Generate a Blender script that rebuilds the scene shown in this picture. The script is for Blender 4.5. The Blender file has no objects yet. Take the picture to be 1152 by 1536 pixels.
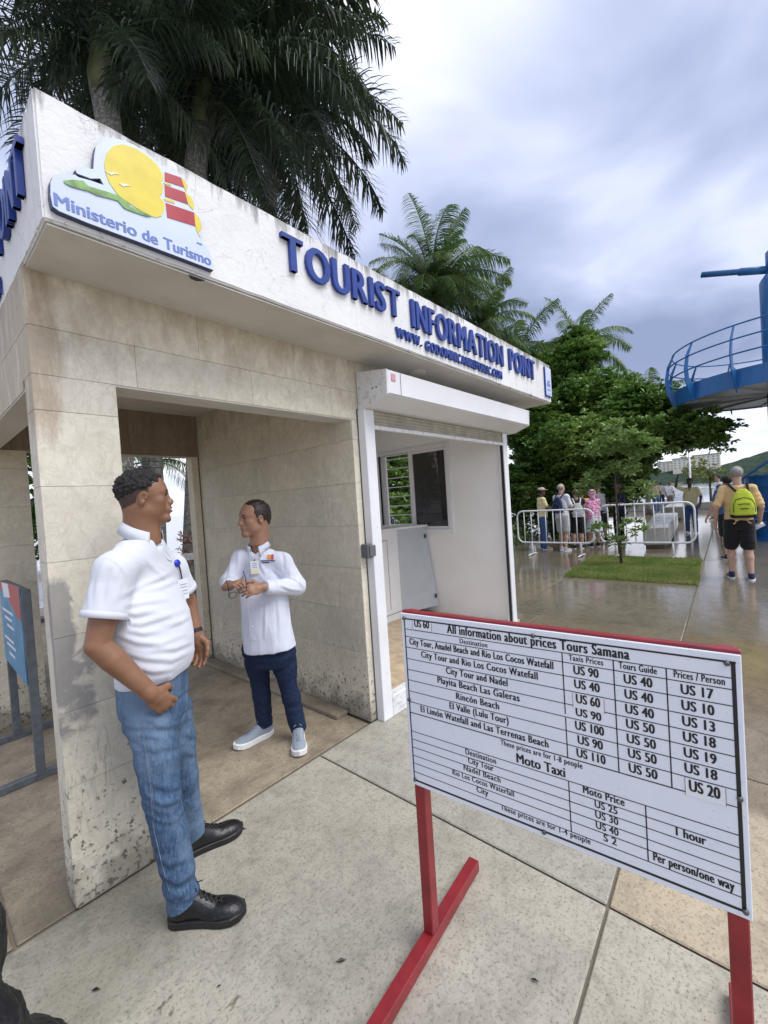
import bpy, bmesh, math, random
import numpy as np
from mathutils import Vector, Matrix, noise
from mathutils.bvhtree import BVHTree
random.seed(7); RNG = np.random.default_rng(7)
S = bpy.context.scene
COL = S.collection
# ------------------------------------------------------------------ camera
CAM_H = 1.6; FPX = 640.0
_d1 = Vector((558, 52, -FPX)).normalized()
_d2 = Vector((-726, -32, -FPX)).normalized()
_up = _d1.cross(_d2).normalized()
_d2 = _up.cross(_d1).normalized()
RM = Matrix((_d1, _d2, _up))          # camera axes -> world axes
cd = bpy.data.cameras.new('camera'); cam = bpy.data.objects.new('camera', cd); COL.objects.link(cam)
cd.sensor_fit = 'HORIZONTAL'; cd.sensor_width = 36.0; cd.lens = FPX / 1152 * 36
cd.clip_start = 0.05; cd.clip_end = 6000
M4 = RM.to_4x4(); M4.translation = Vector((0, 0, CAM_H)); cam.matrix_world = M4
S.camera = cam
S.render.resolution_x = 768; S.render.resolution_y = 1024
S.view_settings.view_transform = 'Standard'; S.view_settings.look = 'None'
S.view_settings.exposure = 0.98; S.view_settings.gamma = 1; S.view_settings.use_curve_mapping = False

# ------------------------------------------------------------------ node helper
class NT:
    def __init__(s, tree): s.t = tree; tree.nodes.clear()
    def n(s, typ, ins=None, **props):
        nd = s.t.nodes.new(typ)
        for k, v in props.items(): setattr(nd, k, v)
        for k, v in (ins or {}).items():
            sock = nd.inputs[k]
            if isinstance(v, bpy.types.NodeSocket): s.t.links.new(v, sock)
            elif isinstance(v, bpy.types.Node): s.t.links.new(v.outputs[0], sock)
            else: sock.default_value = v
        return nd
    def noise(s, vec, scale, detail=4, rough=.55, dist=0):
        return s.n('ShaderNodeTexNoise', {'Vector': vec, 'Scale': scale, 'Detail': detail, 'Roughness': rough, 'Distortion': dist}).outputs[0]
    def ramp(s, fac, stops, interp='LINEAR'):
        nd = s.n('ShaderNodeValToRGB', {'Fac': fac}); cr = nd.color_ramp; cr.interpolation = interp
        while len(cr.elements) > 1: cr.elements.remove(cr.elements[-1])
        for i, (p, c) in enumerate(stops):
            if not isinstance(c, (tuple, list)): c = (c, c, c)
            e = cr.elements[0] if i == 0 else cr.elements.new(p)
            e.position = p; e.color = (c[0], c[1], c[2], 1)
        return nd.outputs[0]
    def mix(s, fac, a, b, mode='MIX'):
        nd = s.n('ShaderNodeMix', data_type='RGBA', blend_type=mode)
        for sock, v in ((nd.inputs[0], fac), (nd.inputs[6], a), (nd.inputs[7], b)):
            if isinstance(v, bpy.types.NodeSocket): s.t.links.new(v, sock)
            elif isinstance(v, (tuple, list)): sock.default_value = (v[0], v[1], v[2], 1)
            else: sock.default_value = v
        return nd.outputs[2]
    def math(s, op, a, b=0.0, c=None, clamp=False):
        nd = s.n('ShaderNodeMath', operation=op, use_clamp=clamp)
        for i, v in enumerate((a, b, c)):
            if v is None: continue
            if isinstance(v, bpy.types.NodeSocket): s.t.links.new(v, nd.inputs[i])
            else: nd.inputs[i].default_value = v
        return nd.outputs[0]
    def sep(s, v): return s.n('ShaderNodeSeparateXYZ', {0: v}).outputs
    def scale(s, v, xyz, rot=(0, 0, 0)):
        return s.n('ShaderNodeMapping', {'Vector': v, 'Scale': xyz, 'Rotation': rot}).outputs[0]
    def band(s, v, lo, hi, soft):        # smooth 1 inside lo..hi
        a = s.n('ShaderNodeMapRange', {'Value': v, 'From Min': lo - soft, 'From Max': lo + soft}, interpolation_type='SMOOTHSTEP').outputs[0]
        b = s.n('ShaderNodeMapRange', {'Value': v, 'From Min': hi - soft, 'From Max': hi + soft, 'To Min': 1., 'To Max': 0.}, interpolation_type='SMOOTHSTEP').outputs[0]
        return s.math('MULTIPLY', a, b)

# ------------------------------------------------------------------ world: overcast sky
SUN_EL, SUN_AZ = math.radians(56), math.radians(-78)      # azimuth measured from +X towards +Y
w = bpy.data.worlds.new('World'); S.world = w; w.use_nodes = True
t = NT(w.node_tree)
sky = t.n('ShaderNodeTexSky', sky_type='NISHITA', sun_disc=False, sun_elevation=SUN_EL, sun_rotation=math.pi / 2 - SUN_AZ)
sky.air_density = 1.0; sky.dust_density = 2.0
tc = t.n('ShaderNodeTexCoord').outputs['Generated']
sx = t.sep(tc)
# project the direction on a flat cloud deck so that the clouds shrink towards the horizon
zz = t.math('ADD', t.math('MAXIMUM', sx[2], 0.0), 0.22)
cv = t.n('ShaderNodeCombineXYZ', {0: t.math('DIVIDE', sx[0], zz), 1: t.math('DIVIDE', sx[1], zz), 2: 1.7}).outputs[0]
n1 = t.noise(cv, 0.6, 4, .5, .4)
n2 = t.noise(t.scale(cv, (1, 1, 1), (0, 0, 1.1)), 1.7, 4, .5, .5)
nn = t.math('ADD', t.math('MULTIPLY', n1, .72), t.math('MULTIPLY', n2, .28))
CK = 1.0
def cc(r, g, b): return (r * CK, g * CK, b * CK)
cl = t.ramp(nn, [(.39, cc(.17, .205, .32)), (.445, cc(.26, .30, .43)), (.49, cc(.38, .415, .55)), (.54, cc(.54, .565, .67)), (.60, cc(.82, .83, .87))])
zmask = t.n('ShaderNodeMapRange', {'Value': sx[2], 'From Min': 0.0, 'From Max': 0.24, 'To Min': .5, 'To Max': 0.}, interpolation_type='SMOOTHSTEP').outputs[0]
cl = t.mix(zmask, cl, cc(.80, .82, .87))
cl10 = t.n('ShaderNodeVectorMath', {0: cl, 'Scale': 10.0}, operation='SCALE').outputs[0]
mixs = t.mix(.94, sky.outputs[0], cl10)
# the ground side of the dome
bg = t.n('ShaderNodeBackground', {'Color': mixs, 'Strength': 0.098})
t.n('ShaderNodeOutputWorld', {'Surface': bg})
sd = bpy.data.lights.new('sun', 'SUN'); sd.energy = 1.5; sd.angle = math.radians(40); sd.color = (1, .98, .95)
sun = bpy.data.objects.new('sun', sd); COL.objects.link(sun)
sdir = Vector((math.cos(SUN_EL) * math.cos(SUN_AZ), math.cos(SUN_EL) * math.sin(SUN_AZ), math.sin(SUN_EL)))
sun.rotation_euler = sdir.to_track_quat('Z', 'Y').to_euler(); sun.location = (0, -3, 9)

# ------------------------------------------------------------------ object helpers
OFF = {}
def off(o):
    v = Vector((0, 0, 0))
    while o is not None: v = v + o.location; o = o.parent
    return v
def thing(name, label, cat, loc=(0, 0, 0), group=None, kind=None):
    o = bpy.data.objects.new(name, None); COL.objects.link(o); o.location = loc; o.empty_display_size = .1
    o['label'] = label; o['category'] = cat
    if group: o['group'] = group
    if kind: o['kind'] = kind
    return o
def tag(o, label=None, cat=None, group=None, kind=None):
    if label: o['label'] = label
    if cat: o['category'] = cat
    if group: o['group'] = group
    if kind: o['kind'] = kind
    return o
def link_mesh(name, me, mat=None, parent=None, loc=None):
    o = bpy.data.objects.new(name, me); COL.objects.link(o)
    if mat is not None and not me.materials:
        for m in (mat if isinstance(mat, (list, tuple)) else [mat]): me.materials.append(m)
    if parent is not None: o.parent = parent
    if loc is not None: o.location = loc
    return o
def mesh_np(name, V, F, mat=None, parent=None, smooth=False, local=False):
    """V (n,3) world coordinates, F list / (m,k) array. Coordinates are made relative to the parent's place."""
    V = np.asarray(V, dtype=np.float32)
    if parent is not None and not local:
        V = V - np.array(off(parent), dtype=np.float32)
    me = bpy.data.meshes.new(name)
    if isinstance(F, np.ndarray) and len(F):
        k = F.shape[1]; m = F.shape[0]
        me.vertices.add(len(V)); me.vertices.foreach_set('co', V.ravel())
        me.loops.add(m * k); me.loops.foreach_set('vertex_index', F.astype(np.int32).ravel())
        me.polygons.add(m); me.polygons.foreach_set('loop_start', np.arange(0, m * k, k, dtype=np.int32))
        me.update(calc_edges=True); me.validate()
    else:
        me.from_pydata([tuple(v) for v in V.tolist()], [], [tuple(f) for f in F]); me.update()
    if smooth: me.polygons.foreach_set('use_smooth', np.ones(len(me.polygons), dtype=bool))
    return link_mesh(name, me, mat, parent)
class MB:
    """collects simple shapes, world coordinates"""
    def __init__(s): s.V = []; s.F = []
    def add(s, V, F):
        b = len(s.V); s.V += [tuple(v) for v in V]; s.F += [tuple(b + i for i in f) for f in F]; return s
    def box(s, lo, hi, M=None):
        x0, y0, z0 = lo; x1, y1, z1 = hi
        V = [(x0, y0, z0), (x1, y0, z0), (x1, y1, z0), (x0, y1, z0), (x0, y0, z1), (x1, y0, z1), (x1, y1, z1), (x0, y1, z1)]
        if M is not None: V = [M @ Vector(v) for v in V]
        return s.add(V, [(0, 3, 2, 1), (4, 5, 6, 7), (0, 1, 5, 4), (1, 2, 6, 5), (2, 3, 7, 6), (3, 0, 4, 7)])
    def bar(s, a, b, wd, th, up=(0, 0, 1)):    # rectangular bar from a to b
        a, b = Vector(a), Vector(b); d = (b - a).normalized(); up = Vector(up)
        l = up.cross(d)
        if l.length < 1e-4: l = Vector((1, 0, 0)).cross(d)
        l.normalize(); u = d.cross(l).normalized()
        V = []
        for p in (a, b):
            for sx_, sy_ in ((-1, -1), (1, -1), (1, 1), (-1, 1)): V.append(p + l * sx_ * wd / 2 + u * sy_ * th / 2)
        return s.add(V, [(0, 3, 2, 1), (4, 5, 6, 7), (0, 1, 5, 4), (1, 2, 6, 5), (2, 3, 7, 6), (3, 0, 4, 7)])
    def tube(s, pts, r, n=8, caps=True):
        pts = [Vector(p) for p in pts]; rr = r if isinstance(r, (list, tuple)) else [r] * len(pts)
        base = len(s.V); prev = None
        for i, p in enumerate(pts):
            d = (pts[min(i + 1, len(pts) - 1)] - pts[max(i - 1, 0)]).normalized()
            if prev is None:
                u = d.orthogonal().normalized()
            else:
                u = (prev - d * prev.dot(d)); u = u.normalized() if u.length > 1e-6 else d.orthogonal().normalized()
            prev = u; v = d.cross(u)
            for k in range(n):
                a = 2 * math.pi * k / n; s.V.append(tuple(p + (u * math.cos(a) + v * math.sin(a)) * rr[i]))
        for i in range(len(pts) - 1):
            for k in range(n):
                a = base + i * n + k; b = base + i * n + (k + 1) % n
                s.F.append((a, b, b + n, a + n))
        if caps:
            s.F.append(tuple(base + k for k in range(n - 1, -1, -1)))
            s.F.append(tuple(base + (len(pts) - 1) * n + k for k in range(n)))
        return s
    def prism(s, poly, ax, lo, hi):     # poly of 2D points in the other two axes, extruded along ax (0,1,2)
        def P(q, h):
            v = list(q); v.insert(ax, h); return tuple(v)
        n = len(poly); V = [P(q, lo) for q in poly] + [P(q, hi) for q in poly]
        F = [tuple(range(n - 1, -1, -1)), tuple(range(n, 2 * n))] + [(i, (i + 1) % n, n + (i + 1) % n, n + i) for i in range(n)]
        return s.add(V, F)
    def ball(s, c, r, nu=12, nv=8, sc=(1, 1, 1)):
        b = len(s.V); c = Vector(c)
        for j in range(nv + 1):
            th = math.pi * j / nv
            for i in range(nu):
                ph = 2 * math.pi * i / nu
                s.V.append((c.x + r * sc[0] * math.sin(th) * math.cos(ph), c.y + r * sc[1] * math.sin(th) * math.sin(ph), c.z + r * sc[2] * math.cos(th)))
        for j in range(nv):
            for i in range(nu):
                s.F.append((b + j * nu + i, b + (j + 1) * nu + i, b + (j + 1) * nu + (i + 1) % nu, b + j * nu + (i + 1) % nu))
        return s
    def build(s, name, mat, parent=None, smooth=False, bevel=0, fixn=True, seg=1):
        o = mesh_np(name, np.array([tuple(v) for v in s.V]), s.F, mat, parent, smooth)
        if fixn or bevel:
            bm = bmesh.new(); bm.from_mesh(o.data)
            bmesh.ops.remove_doubles(bm, verts=bm.verts, dist=1e-6)
            bmesh.ops.recalc_face_normals(bm, faces=bm.faces)
            if bevel: bmesh.ops.bevel(bm, geom=[e for e in bm.edges if e.is_manifold and e.calc_face_angle(0) > .4], offset=bevel, segments=seg, affect='EDGES', profile=.6)
            bm.to_mesh(o.data); bm.free()
            if smooth: o.data.polygons.foreach_set('use_smooth', np.ones(len(o.data.polygons), dtype=bool))
        return o
def boxo(name, lo, hi, mat, parent=None, bevel=0):
    return MB().box(lo, hi).build(name, mat, parent, bevel=bevel)
def copy_tree(o, parent=None):
    c = o.copy(); COL.objects.link(c)
    if parent is not None: c.parent = parent
    for ch in list(o.children): copy_tree(ch, c)
    return c

# text as flat or extruded mesh ----------------------------------------------------
_txtcache = {}
def text_data(body, extrude=0.0, bold=0.0, space=1.0):
    key = (body, extrude, bold, space)
    if key in _txtcache: return _txtcache[key]
    cu = bpy.data.curves.new('t', 'FONT'); cu.body = body; cu.size = 1; cu.extrude = extrude; cu.offset = bold; cu.space_character = space
    cu.resolution_u = 4
    ob = bpy.data.objects.new('t', cu); COL.objects.link(ob)
    dg = bpy.context.evaluated_depsgraph_get()
    me = bpy.data.meshes.new_from_object(ob.evaluated_get(dg))
    V = np.array([tuple(v.co) for v in me.vertices]).reshape(-1, 3); F = [tuple(p.vertices) for p in me.polygons]
    bpy.data.objects.remove(ob); bpy.data.curves.remove(cu); bpy.data.meshes.remove(me)
    _txtcache[key] = (V, F); return V, F
# ------------------------------------------------------------------ materials
def newmat(name):
    m = bpy.data.materials.new(name); m.use_nodes = True
    return m, NT(m.node_tree)
def finish(t, col, rough=.6, metal=0, normal=None, spec=.5, **extra):
    ins = {'Base Color': col if isinstance(col, bpy.types.NodeSocket) else (*col, 1), 'Roughness': rough, 'Metallic': metal, 'Specular IOR Level': spec}
    if normal is not None: ins['Normal'] = normal
    ins.update(extra)
    b = t.n('ShaderNodeBsdfPrincipled', ins)
    t.n('ShaderNodeOutputMaterial', {'Surface': b.outputs[0]})
    return b
def simple(name, col, rough=.5, metal=0, var=.08, scale=8, bump=0.0, bscale=60, spec=.5, coord='Object', dirt=0):
    m, t = newmat(name)
    v = t.n('ShaderNodeTexCoord').outputs['Object'] if coord == 'Object' else t.n('ShaderNodeNewGeometry').outputs['Position']
    nz = t.noise(v, scale, 4)
    c0 = tuple(max(0, c * (1 - var * 2)) for c in col); c1 = tuple(min(1, c * (1 + var)) for c in col)
    c = t.ramp(nz, [(.3, c0), (.65, c1)])
    if dirt:
        dn = t.noise(v, scale * 1.7, 7, .65)
        c = t.mix(t.math('MULTIPLY', t.ramp(dn, [(.52, 0), (.66, 1)]), dirt), c, tuple(x * .35 for x in col))
    nrm = None
    if bump: nrm = t.n('ShaderNodeBump', {'Height': t.noise(v, bscale, 4), 'Strength': bump, 'Distance': .01}).outputs[0]
    rr = t.math('ADD', t.math('MULTIPLY', nz, .2), rough - .1, clamp=True)
    finish(t, c, rr, metal, nrm, spec)
    return m
MT = {}
# weathered coral-stone cladding
def stone_mat(name, c_hi, c_lo, c_vein, brown=0.0, grime=True):
    m, t = newmat(name)
    P = t.n('ShaderNodeNewGeometry').outputs['Position']; rnd = t.n('ShaderNodeObjectInfo').outputs['Random']
    Pj = t.n('ShaderNodeVectorMath', {0: P, 1: t.n('ShaderNodeCombineXYZ', {0: t.math('MULTIPLY', rnd, 7), 1: t.math('MULTIPLY', rnd, 13), 2: 0.}).outputs[0]}, operation='ADD').outputs[0]
    a = t.noise(Pj, 3.2, 6, .62, .6); b = t.noise(Pj, 17, 6, .7, 1.2); cfine = t.noise(Pj, 70, 3, .6)
    c = t.ramp(a, [(.32, c_lo), (.62, c_hi)])
    vein = t.ramp(t.noise(t.scale(Pj, (1, 1, .55), (.3, .5, .2)), 9, 7, .66, 1.6), [(.47, 0), (.5, 1), (.53, 0)])
    c = t.mix(t.math('MULTIPLY', vein, .38), c, c_vein)
    c = t.mix(t.math('MULTIPLY', t.ramp(b, [(.42, 1), (.6, 0)]), .28), c, c_vein)
    c = t.mix(1, c, t.ramp(rnd, [(0, (.95, .95, .96)), (1, (1.04, 1.03, 1.0))]), 'MULTIPLY')
    s = t.sep(P)
    if brown:
        st = t.noise(t.scale(P, (9, 9, .8)), 2.4, 5, .7)
        c = t.mix(t.math('MULTIPLY', t.ramp(st, [(.35, 1), (.62, .35)]), brown), c, (.19, .135, .09))
    if grime:
        # dark specks of lichen rising from the ground and damp foot
        low = t.n('ShaderNodeMapRange', {'Value': s[2], 'From Min': 0.02, 'From Max': .95, 'To Min': 1., 'To Max': 0.}).outputs[0]
        sp = t.noise(Pj, 38, 5, .72)
        th = t.math('ADD', sp, t.math('MULTIPLY', low, .17))
        c = t.mix(t.math('MULTIPLY', t.ramp(th, [(.69, 0), (.75, 1)]), .85), c, (.06, .055, .045))
        foot = t.math('ADD', t.noise(P, 6, 5, .6), t.n('ShaderNodeMapRange', {'Value': s[2], 'From Min': 0, 'From Max': .3, 'To Min': .35, 'To Max': -.2}).outputs[0])
        c = t.mix(t.math('MULTIPLY', t.ramp(foot, [(.5, 0), (.75, 1)]), .6), c, (.11, .10, .075))
        # grey mortar smear on the corner of the pillar
        sm = t.math('MULTIPLY', t.band(s[2], .92, 1.37, .08), t.band(s[0], .2, .47, .05))
        sm2 = t.math('MULTIPLY', t.band(s[2], .70, 1.1, .06), t.band(s[0], .2, .54, .04))
        sm = t.math('MAXIMUM', sm, t.math('MULTIPLY', sm2, .75))
        sm = t.math('MULTIPLY', sm, t.band(s[1], 1.9, 2.2, .02))
        smn = t.ramp(t.math('ADD', t.math('MULTIPLY', sm, .55), t.math('MULTIPLY', t.noise(P, 11, 5, .65, .5), .9)), [(.72, 0), (.86, 1)])
        c = t.mix(t.math('MULTIPLY', smn, .68), c, (.19, .19, .205))
        # scratch fan low on the pillar
        sc = t.noise(t.scale(P, (34, 8, 6), (0, .7, 0)), 1.5, 5, .7, .8)
        scm = t.math('MULTIPLY', t.math('MULTIPLY', t.band(s[2], .28, .78, .07), t.band(s[0], .3, .56, .05)), t.band(s[1], 1.9, 2.2, .02))
        c = t.mix(t.math('MULTIPLY', t.math('MULTIPLY', t.ramp(sc, [(.54, 0), (.68, 1)]), scm), .5), c, (.10, .095, .085))
        # yellow-brown run-off at the outer corner
        yl = t.math('MULTIPLY', t.band(s[0], .2, .50, .06), t.band(s[2], 1.95, 2.7, .12))
        yn = t.ramp(t.math('ADD', t.math('MULTIPLY', yl, .4), t.noise(t.scale(P, (8, 8, 1.5)), 2.2, 5, .65)), [(.66, 0), (.9, 1)])
        c = t.mix(t.math('MULTIPLY', yn, .55), c, (.30, .20, .10))
        # soot along the top below the roof
        tp = t.math('ADD', t.n('ShaderNodeMapRange', {'Value': s[2], 'From Min': 2.2, 'From Max': 2.64, 'To Min': 0, 'To Max': .28}).outputs[0], t.noise(t.scale(P, (5, 5, 2)), 2, 6, .7))
        c = t.mix(t.math('MULTIPLY', t.ramp(tp, [(.6, 0), (.85, 1)]), .5), c, (.34, .26, .17))
    bh = t.math('ADD', t.math('MULTIPLY', b, .8), t.math('MULTIPLY', cfine, .35))
    nrm = t.n('ShaderNodeBump', {'Height': bh, 'Strength': .35, 'Distance': .006}).outputs[0]
    finish(t, c, t.math('ADD', t.math('MULTIPLY', b, .3), .45), 0, nrm, .35)
    return m
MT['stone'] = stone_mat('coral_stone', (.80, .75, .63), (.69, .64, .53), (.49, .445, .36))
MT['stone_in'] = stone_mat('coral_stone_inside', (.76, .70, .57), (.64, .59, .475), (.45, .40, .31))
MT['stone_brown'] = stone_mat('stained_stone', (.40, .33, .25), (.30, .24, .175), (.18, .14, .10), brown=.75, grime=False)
MT['mortar'] = simple('mortar', (.52, .48, .39), .9, bump=.5, coord='World')
# stucco
def stucco():
    m, t = newmat('white_stucco'); P = t.n('ShaderNodeNewGeometry').outputs['Position']; s = t.sep(P)
    a = t.noise(P, 2.5, 5); b = t.noise(P, 26, 6, .7, .4)
    c = t.ramp(a, [(.3, (.73, .73, .735)), (.65, (.83, .83, .825))])
    top = t.n('ShaderNodeMapRange', {'Value': s[2], 'From Min': 2.92, 'From Max': 3.08, 'To Min': 0, 'To Max': .30}).outputs[0]
    bot = t.n('ShaderNodeMapRange', {'Value': s[2], 'From Min': 2.634, 'From Max': 2.67, 'To Min': .12, 'To Max': 0}).outputs[0]
    far = t.n('ShaderNodeMapRange', {'Value': s[0], 'From Min': 3.2, 'From Max': 5.1, 'To Min': 0, 'To Max': .10}).outputs[0]
    st = t.noise(t.scale(P, (6, 6, .9)), 2.2, 7, .72)
    th = t.math('ADD', t.math('ADD', st, top), t.math('ADD', bot, far))
    c = t.mix(t.math('MULTIPLY', t.ramp(th, [(.70, 0), (.80, .55), (.92, 1)]), .85), c, (.085, .075, .06))
    th2 = t.math('ADD', t.noise(t.scale(P, (14, 14, 1.1)), 1.7, 6, .7), t.math('MULTIPLY', far, 1.2))
    c = t.mix(t.math('MULTIPLY', t.ramp(th2, [(.62, 0), (.78, 1)]), .4), c, (.36, .32, .26))
    # hairline cracks
    cr = t.n('ShaderNodeTexVoronoi', {'Vector': t.n('ShaderNodeVectorMath', {0: P, 1: t.n('ShaderNodeTexNoise', {'Vector': P, 'Scale': 7.0, 'Detail': 4.}).outputs[1]}, operation='ADD').outputs[0], 'Scale': 2.6}, feature='DISTANCE_TO_EDGE').outputs[0]
    crm = t.math('MULTIPLY', t.ramp(cr, [(.0, 1), (.006, 0)]), t.ramp(t.noise(P, 1.7, 3), [(.5, 0), (.6, 1)]))
    c = t.mix(t.math('MULTIPLY', crm, .6), c, (.2, .18, .15))
    nrm = t.n('ShaderNodeBump', {'Height': t.math('SUBTRACT', b, t.math('MULTIPLY', crm, .6)), 'Strength': .55, 'Distance': .008}).outputs[0]
    finish(t, c, .75, 0, nrm, .3); return m
MT['stucco'] = stucco()
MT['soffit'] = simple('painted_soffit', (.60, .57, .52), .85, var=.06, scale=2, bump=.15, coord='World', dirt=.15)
MT['inwhite'] = simple('interior_white_paint', (.91, .905, .89), .7, var=.025, scale=2, bump=.08, bscale=40, coord='World')
MT['white_metal'] = simple('white_metal', (.80, .805, .82), .35, var=.03, scale=3, coord='World')
MT['white_metal_dirty'] = simple('white_metal_dirty', (.76, .765, .77), .45, var=.05, scale=14, coord='World', dirt=.5)
MT['white_paint'] = simple('white_rail_paint', (.82, .82, .82), .35, var=.03)
MT['panel_white'] = simple('melamine_white', (.80, .80, .79), .4, var=.02)
MT['panel_grey'] = simple('melamine_grey', (.50, .53, .56), .4, var=.02)
MT['blue_letter'] = simple('blue_acrylic', (.012, .045, .27), .42, var=.1)
MT['logo_base'] = simple('logo_board', (.62, .70, .90), .35, var=.04, scale=3)
MT['logo_edge'] = simple('logo_edge', (.03, .04, .12), .4)
MT['logo_yellow'] = simple('logo_yellow', (.74, .60, .06), .35, var=.06, scale=9)
MT['logo_red'] = simple('logo_red', (.42, .03, .045), .35, var=.06)
MT['logo_green'] = simple('logo_green', (.22, .42, .12), .4, var=.25, scale=20)
MT['logo_text'] = simple('logo_text_blue', (.13, .20, .52), .4, var=.04)
MT['logo_white'] = simple('logo_white', (.85, .86, .88), .4, var=.02)
MT['shutter'] = simple('shutter_slats', (.44, .405, .33), .6, var=.1, coord='World', dirt=.4)
MT['black_rubber'] = simple('black_rubber', (.02, .02, .022), .6)
MT['grey_box'] = simple('grey_box', (.13, .135, .14), .5, dirt=.3, scale=30)
MT['grey_metal'] = simple('grey_painted_steel', (.105, .12, .135), .45, var=.1, scale=20, dirt=.4)
MT['black_print'] = simple('black_print', (.012, .012, .014), .45)
MT['sticker'] = simple('paper_sticker', (.78, .80, .84), .5, var=.02)
MT['pink'] = simple('pink_sticker', (.75, .35, .4), .5)
MT['screw'] = simple('screw_head', (.12, .12, .12), .4, .8)
MT['floor_tan'] = simple('tan_tile_floor', (.52, .40, .26), .4, var=.15, scale=12, coord='World')
def board_mat():
    m, t = newmat('board_white'); v = t.n('ShaderNodeTexCoord').outputs['Object']
    c = t.ramp(t.noise(v, 5, 4), [(.3, (.73, .765, .84)), (.7, (.79, .82, .88))])
    vor = t.n('ShaderNodeTexVoronoi', {'Vector': v, 'Scale': 95.0}).outputs[0]
    drop = t.math('MULTIPLY', t.ramp(vor, [(.10, 1), (.24, 0)]), t.ramp(t.noise(v, 30, 2), [(.5, 0), (.58, 1)]))
    nrm = t.n('ShaderNodeBump', {'Height': drop, 'Strength': .5, 'Distance': .003}).outputs[0]
    finish(t, c, .22, 0, nrm); return m
MT['board'] = board_mat()
def red_mat():
    m, t = newmat('red_paint_worn'); v = t.n('ShaderNodeTexCoord').outputs['Object']
    c = t.ramp(t.noise(v, 9, 4), [(.3, (.20, .012, .018)), (.7, (.30, .022, .028))])
    w_ = t.noise(t.scale(v, (1, 1, 3)), 20, 7, .76)
    c = t.mix(t.ramp(w_, [(.60, 0), (.66, 1)]), c, (.09, .045, .04))
    c = t.mix(t.ramp(t.noise(v, 60, 4, .7), [(.70, 0), (.74, 1)]), c, (.42, .30, .28))
    nrm = t.n('ShaderNodeBump', {'Height': w_, 'Strength': .3, 'Distance': .003}).outputs[0]
    finish(t, c, .33, 0, nrm); return m
MT['red'] = red_mat()
# pavement: brushed concrete, speckled, wet further out
def pave(name, hi, lo, wet0=-.25, brown=0.0, wetx=True):
    m, t = newmat(name); P = t.n('ShaderNodeNewGeometry').outputs['Position']; s = t.sep(P); rnd = t.n('ShaderNodeObjectInfo').outputs['Random']
    a = t.noise(P, .9, 6, .6, .5); b = t.noise(P, 5.5, 6, .68, .6); f = t.noise(P, 85, 6, .8); g = t.noise(P, 24, 7, .76, .4)
    c = t.ramp(a, [(.3, lo), (.66, hi)])
    c = t.mix(t.math('MULTIPLY', t.ramp(b, [(.36, 1), (.55, 0)]), .45), c, tuple(x * .62 for x in lo))
    c = t.mix(1, c, t.ramp(rnd, [(0, (.90, .91, .93)), (1, (1.06, 1.04, 1.0))]), 'MULTIPLY')
    c = t.mix(t.math('MULTIPLY', t.ramp(g, [(.38, 1), (.50, 0)]), .36), c, tuple(x * .45 for x in lo))
    c = t.mix(t.math('MULTIPLY', t.ramp(f, [(.37, 1), (.47, 0)]), .72), c, (.075, .055, .038))
    c = t.mix(t.math('MULTIPLY', t.ramp(f, [(.60, 0), (.70, 1)]), .35), c, (.62, .58, .50))
    # green-black algae near the wall foot
    al = t.math('MULTIPLY', t.band(s[1], 1.55, 2.45, .25), t.band(s[0], .1, .75, .2))
    c = t.mix(t.math('MULTIPLY', t.ramp(t.math('ADD', t.math('MULTIPLY', al, .42), t.math('MULTIPLY', b, .8)), [(.62, 0), (.92, 1)]), .7), c, (.075, .078, .05))
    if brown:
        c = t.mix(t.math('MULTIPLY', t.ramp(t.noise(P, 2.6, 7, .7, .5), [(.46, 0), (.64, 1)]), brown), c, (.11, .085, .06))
    # white paint splashes
    ps = t.math('MULTIPLY', t.ramp(t.noise(P, 34, 4, .6, .8), [(.70, 0), (.72, 1)]), t.ramp(t.noise(P, 1.9, 3), [(.58, 0), (.64, 1)]))
    c = t.mix(t.math('MULTIPLY', ps, .55), c, (.66, .66, .64))
    # rain water lying on the slabs
    xw = t.n('ShaderNodeMapRange', {'Value': s[0], 'From Min': 1.7, 'From Max': 5.4, 'To Min': 0., 'To Max': .68}, interpolation_type='SMOOTHSTEP').outputs[0]
    yw = t.n('ShaderNodeMapRange', {'Value': s[0], 'From Min': -.3, 'From Max': .35, 'To Min': .12, 'To Max': 0.}).outputs[0]
    pud = t.noise(t.scale(P, (1, 1.5, 1)), 1.15, 5, .58, .7)
    wv = t.math('ADD', pud, t.math('ADD', wet0, t.math('ADD', xw, yw)) if wetx else wet0)
    wet = t.ramp(wv, [(.42, 0), (.50, .75), (.66, 1)])
    lp = t.ramp(t.math('ADD', t.noise(P, 2.2, 6, .62, 1.2), yw), [(.675, 0), (.69, 1)])
    wet = t.math('MAXIMUM', wet, t.math('MULTIPLY', lp, .95))
    c = t.mix(wet, c, t.mix(1, c, (.50, .465, .41), 'MULTIPLY'))
    rough = t.math('ADD', t.math('MULTIPLY', t.math('SUBTRACT', 1, wet), .62), t.math('MULTIPLY', t.ramp(g, [(.4, .16), (.55, .0)]), .5), clamp=True)
    rough = t.math('ADD', rough, .02)
    hgt = t.math('ADD', t.math('MULTIPLY', f, .5), g)
    nb = t.n('ShaderNodeBump', {'Height': hgt, 'Strength': t.math('ADD', t.math('MULTIPLY', t.math('SUBTRACT', 1, wet), .32), .012), 'Distance': .006}).outputs[0]
    # faint ripples / unevenness of the water film
    nb2 = t.n('ShaderNodeBump', {'Height': t.noise(t.scale(P, (1, 2.0, 1)), 6.0, 6, .66), 'Strength': t.math('MULTIPLY', wet, .2), 'Distance': .010, 'Normal': nb}).outputs[0]
    finish(t, c, rough, 0, nb2, .5); return m
MT['pave'] = pave('concrete_slab', (.47, .44, .36), (.375, .35, .285))
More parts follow.
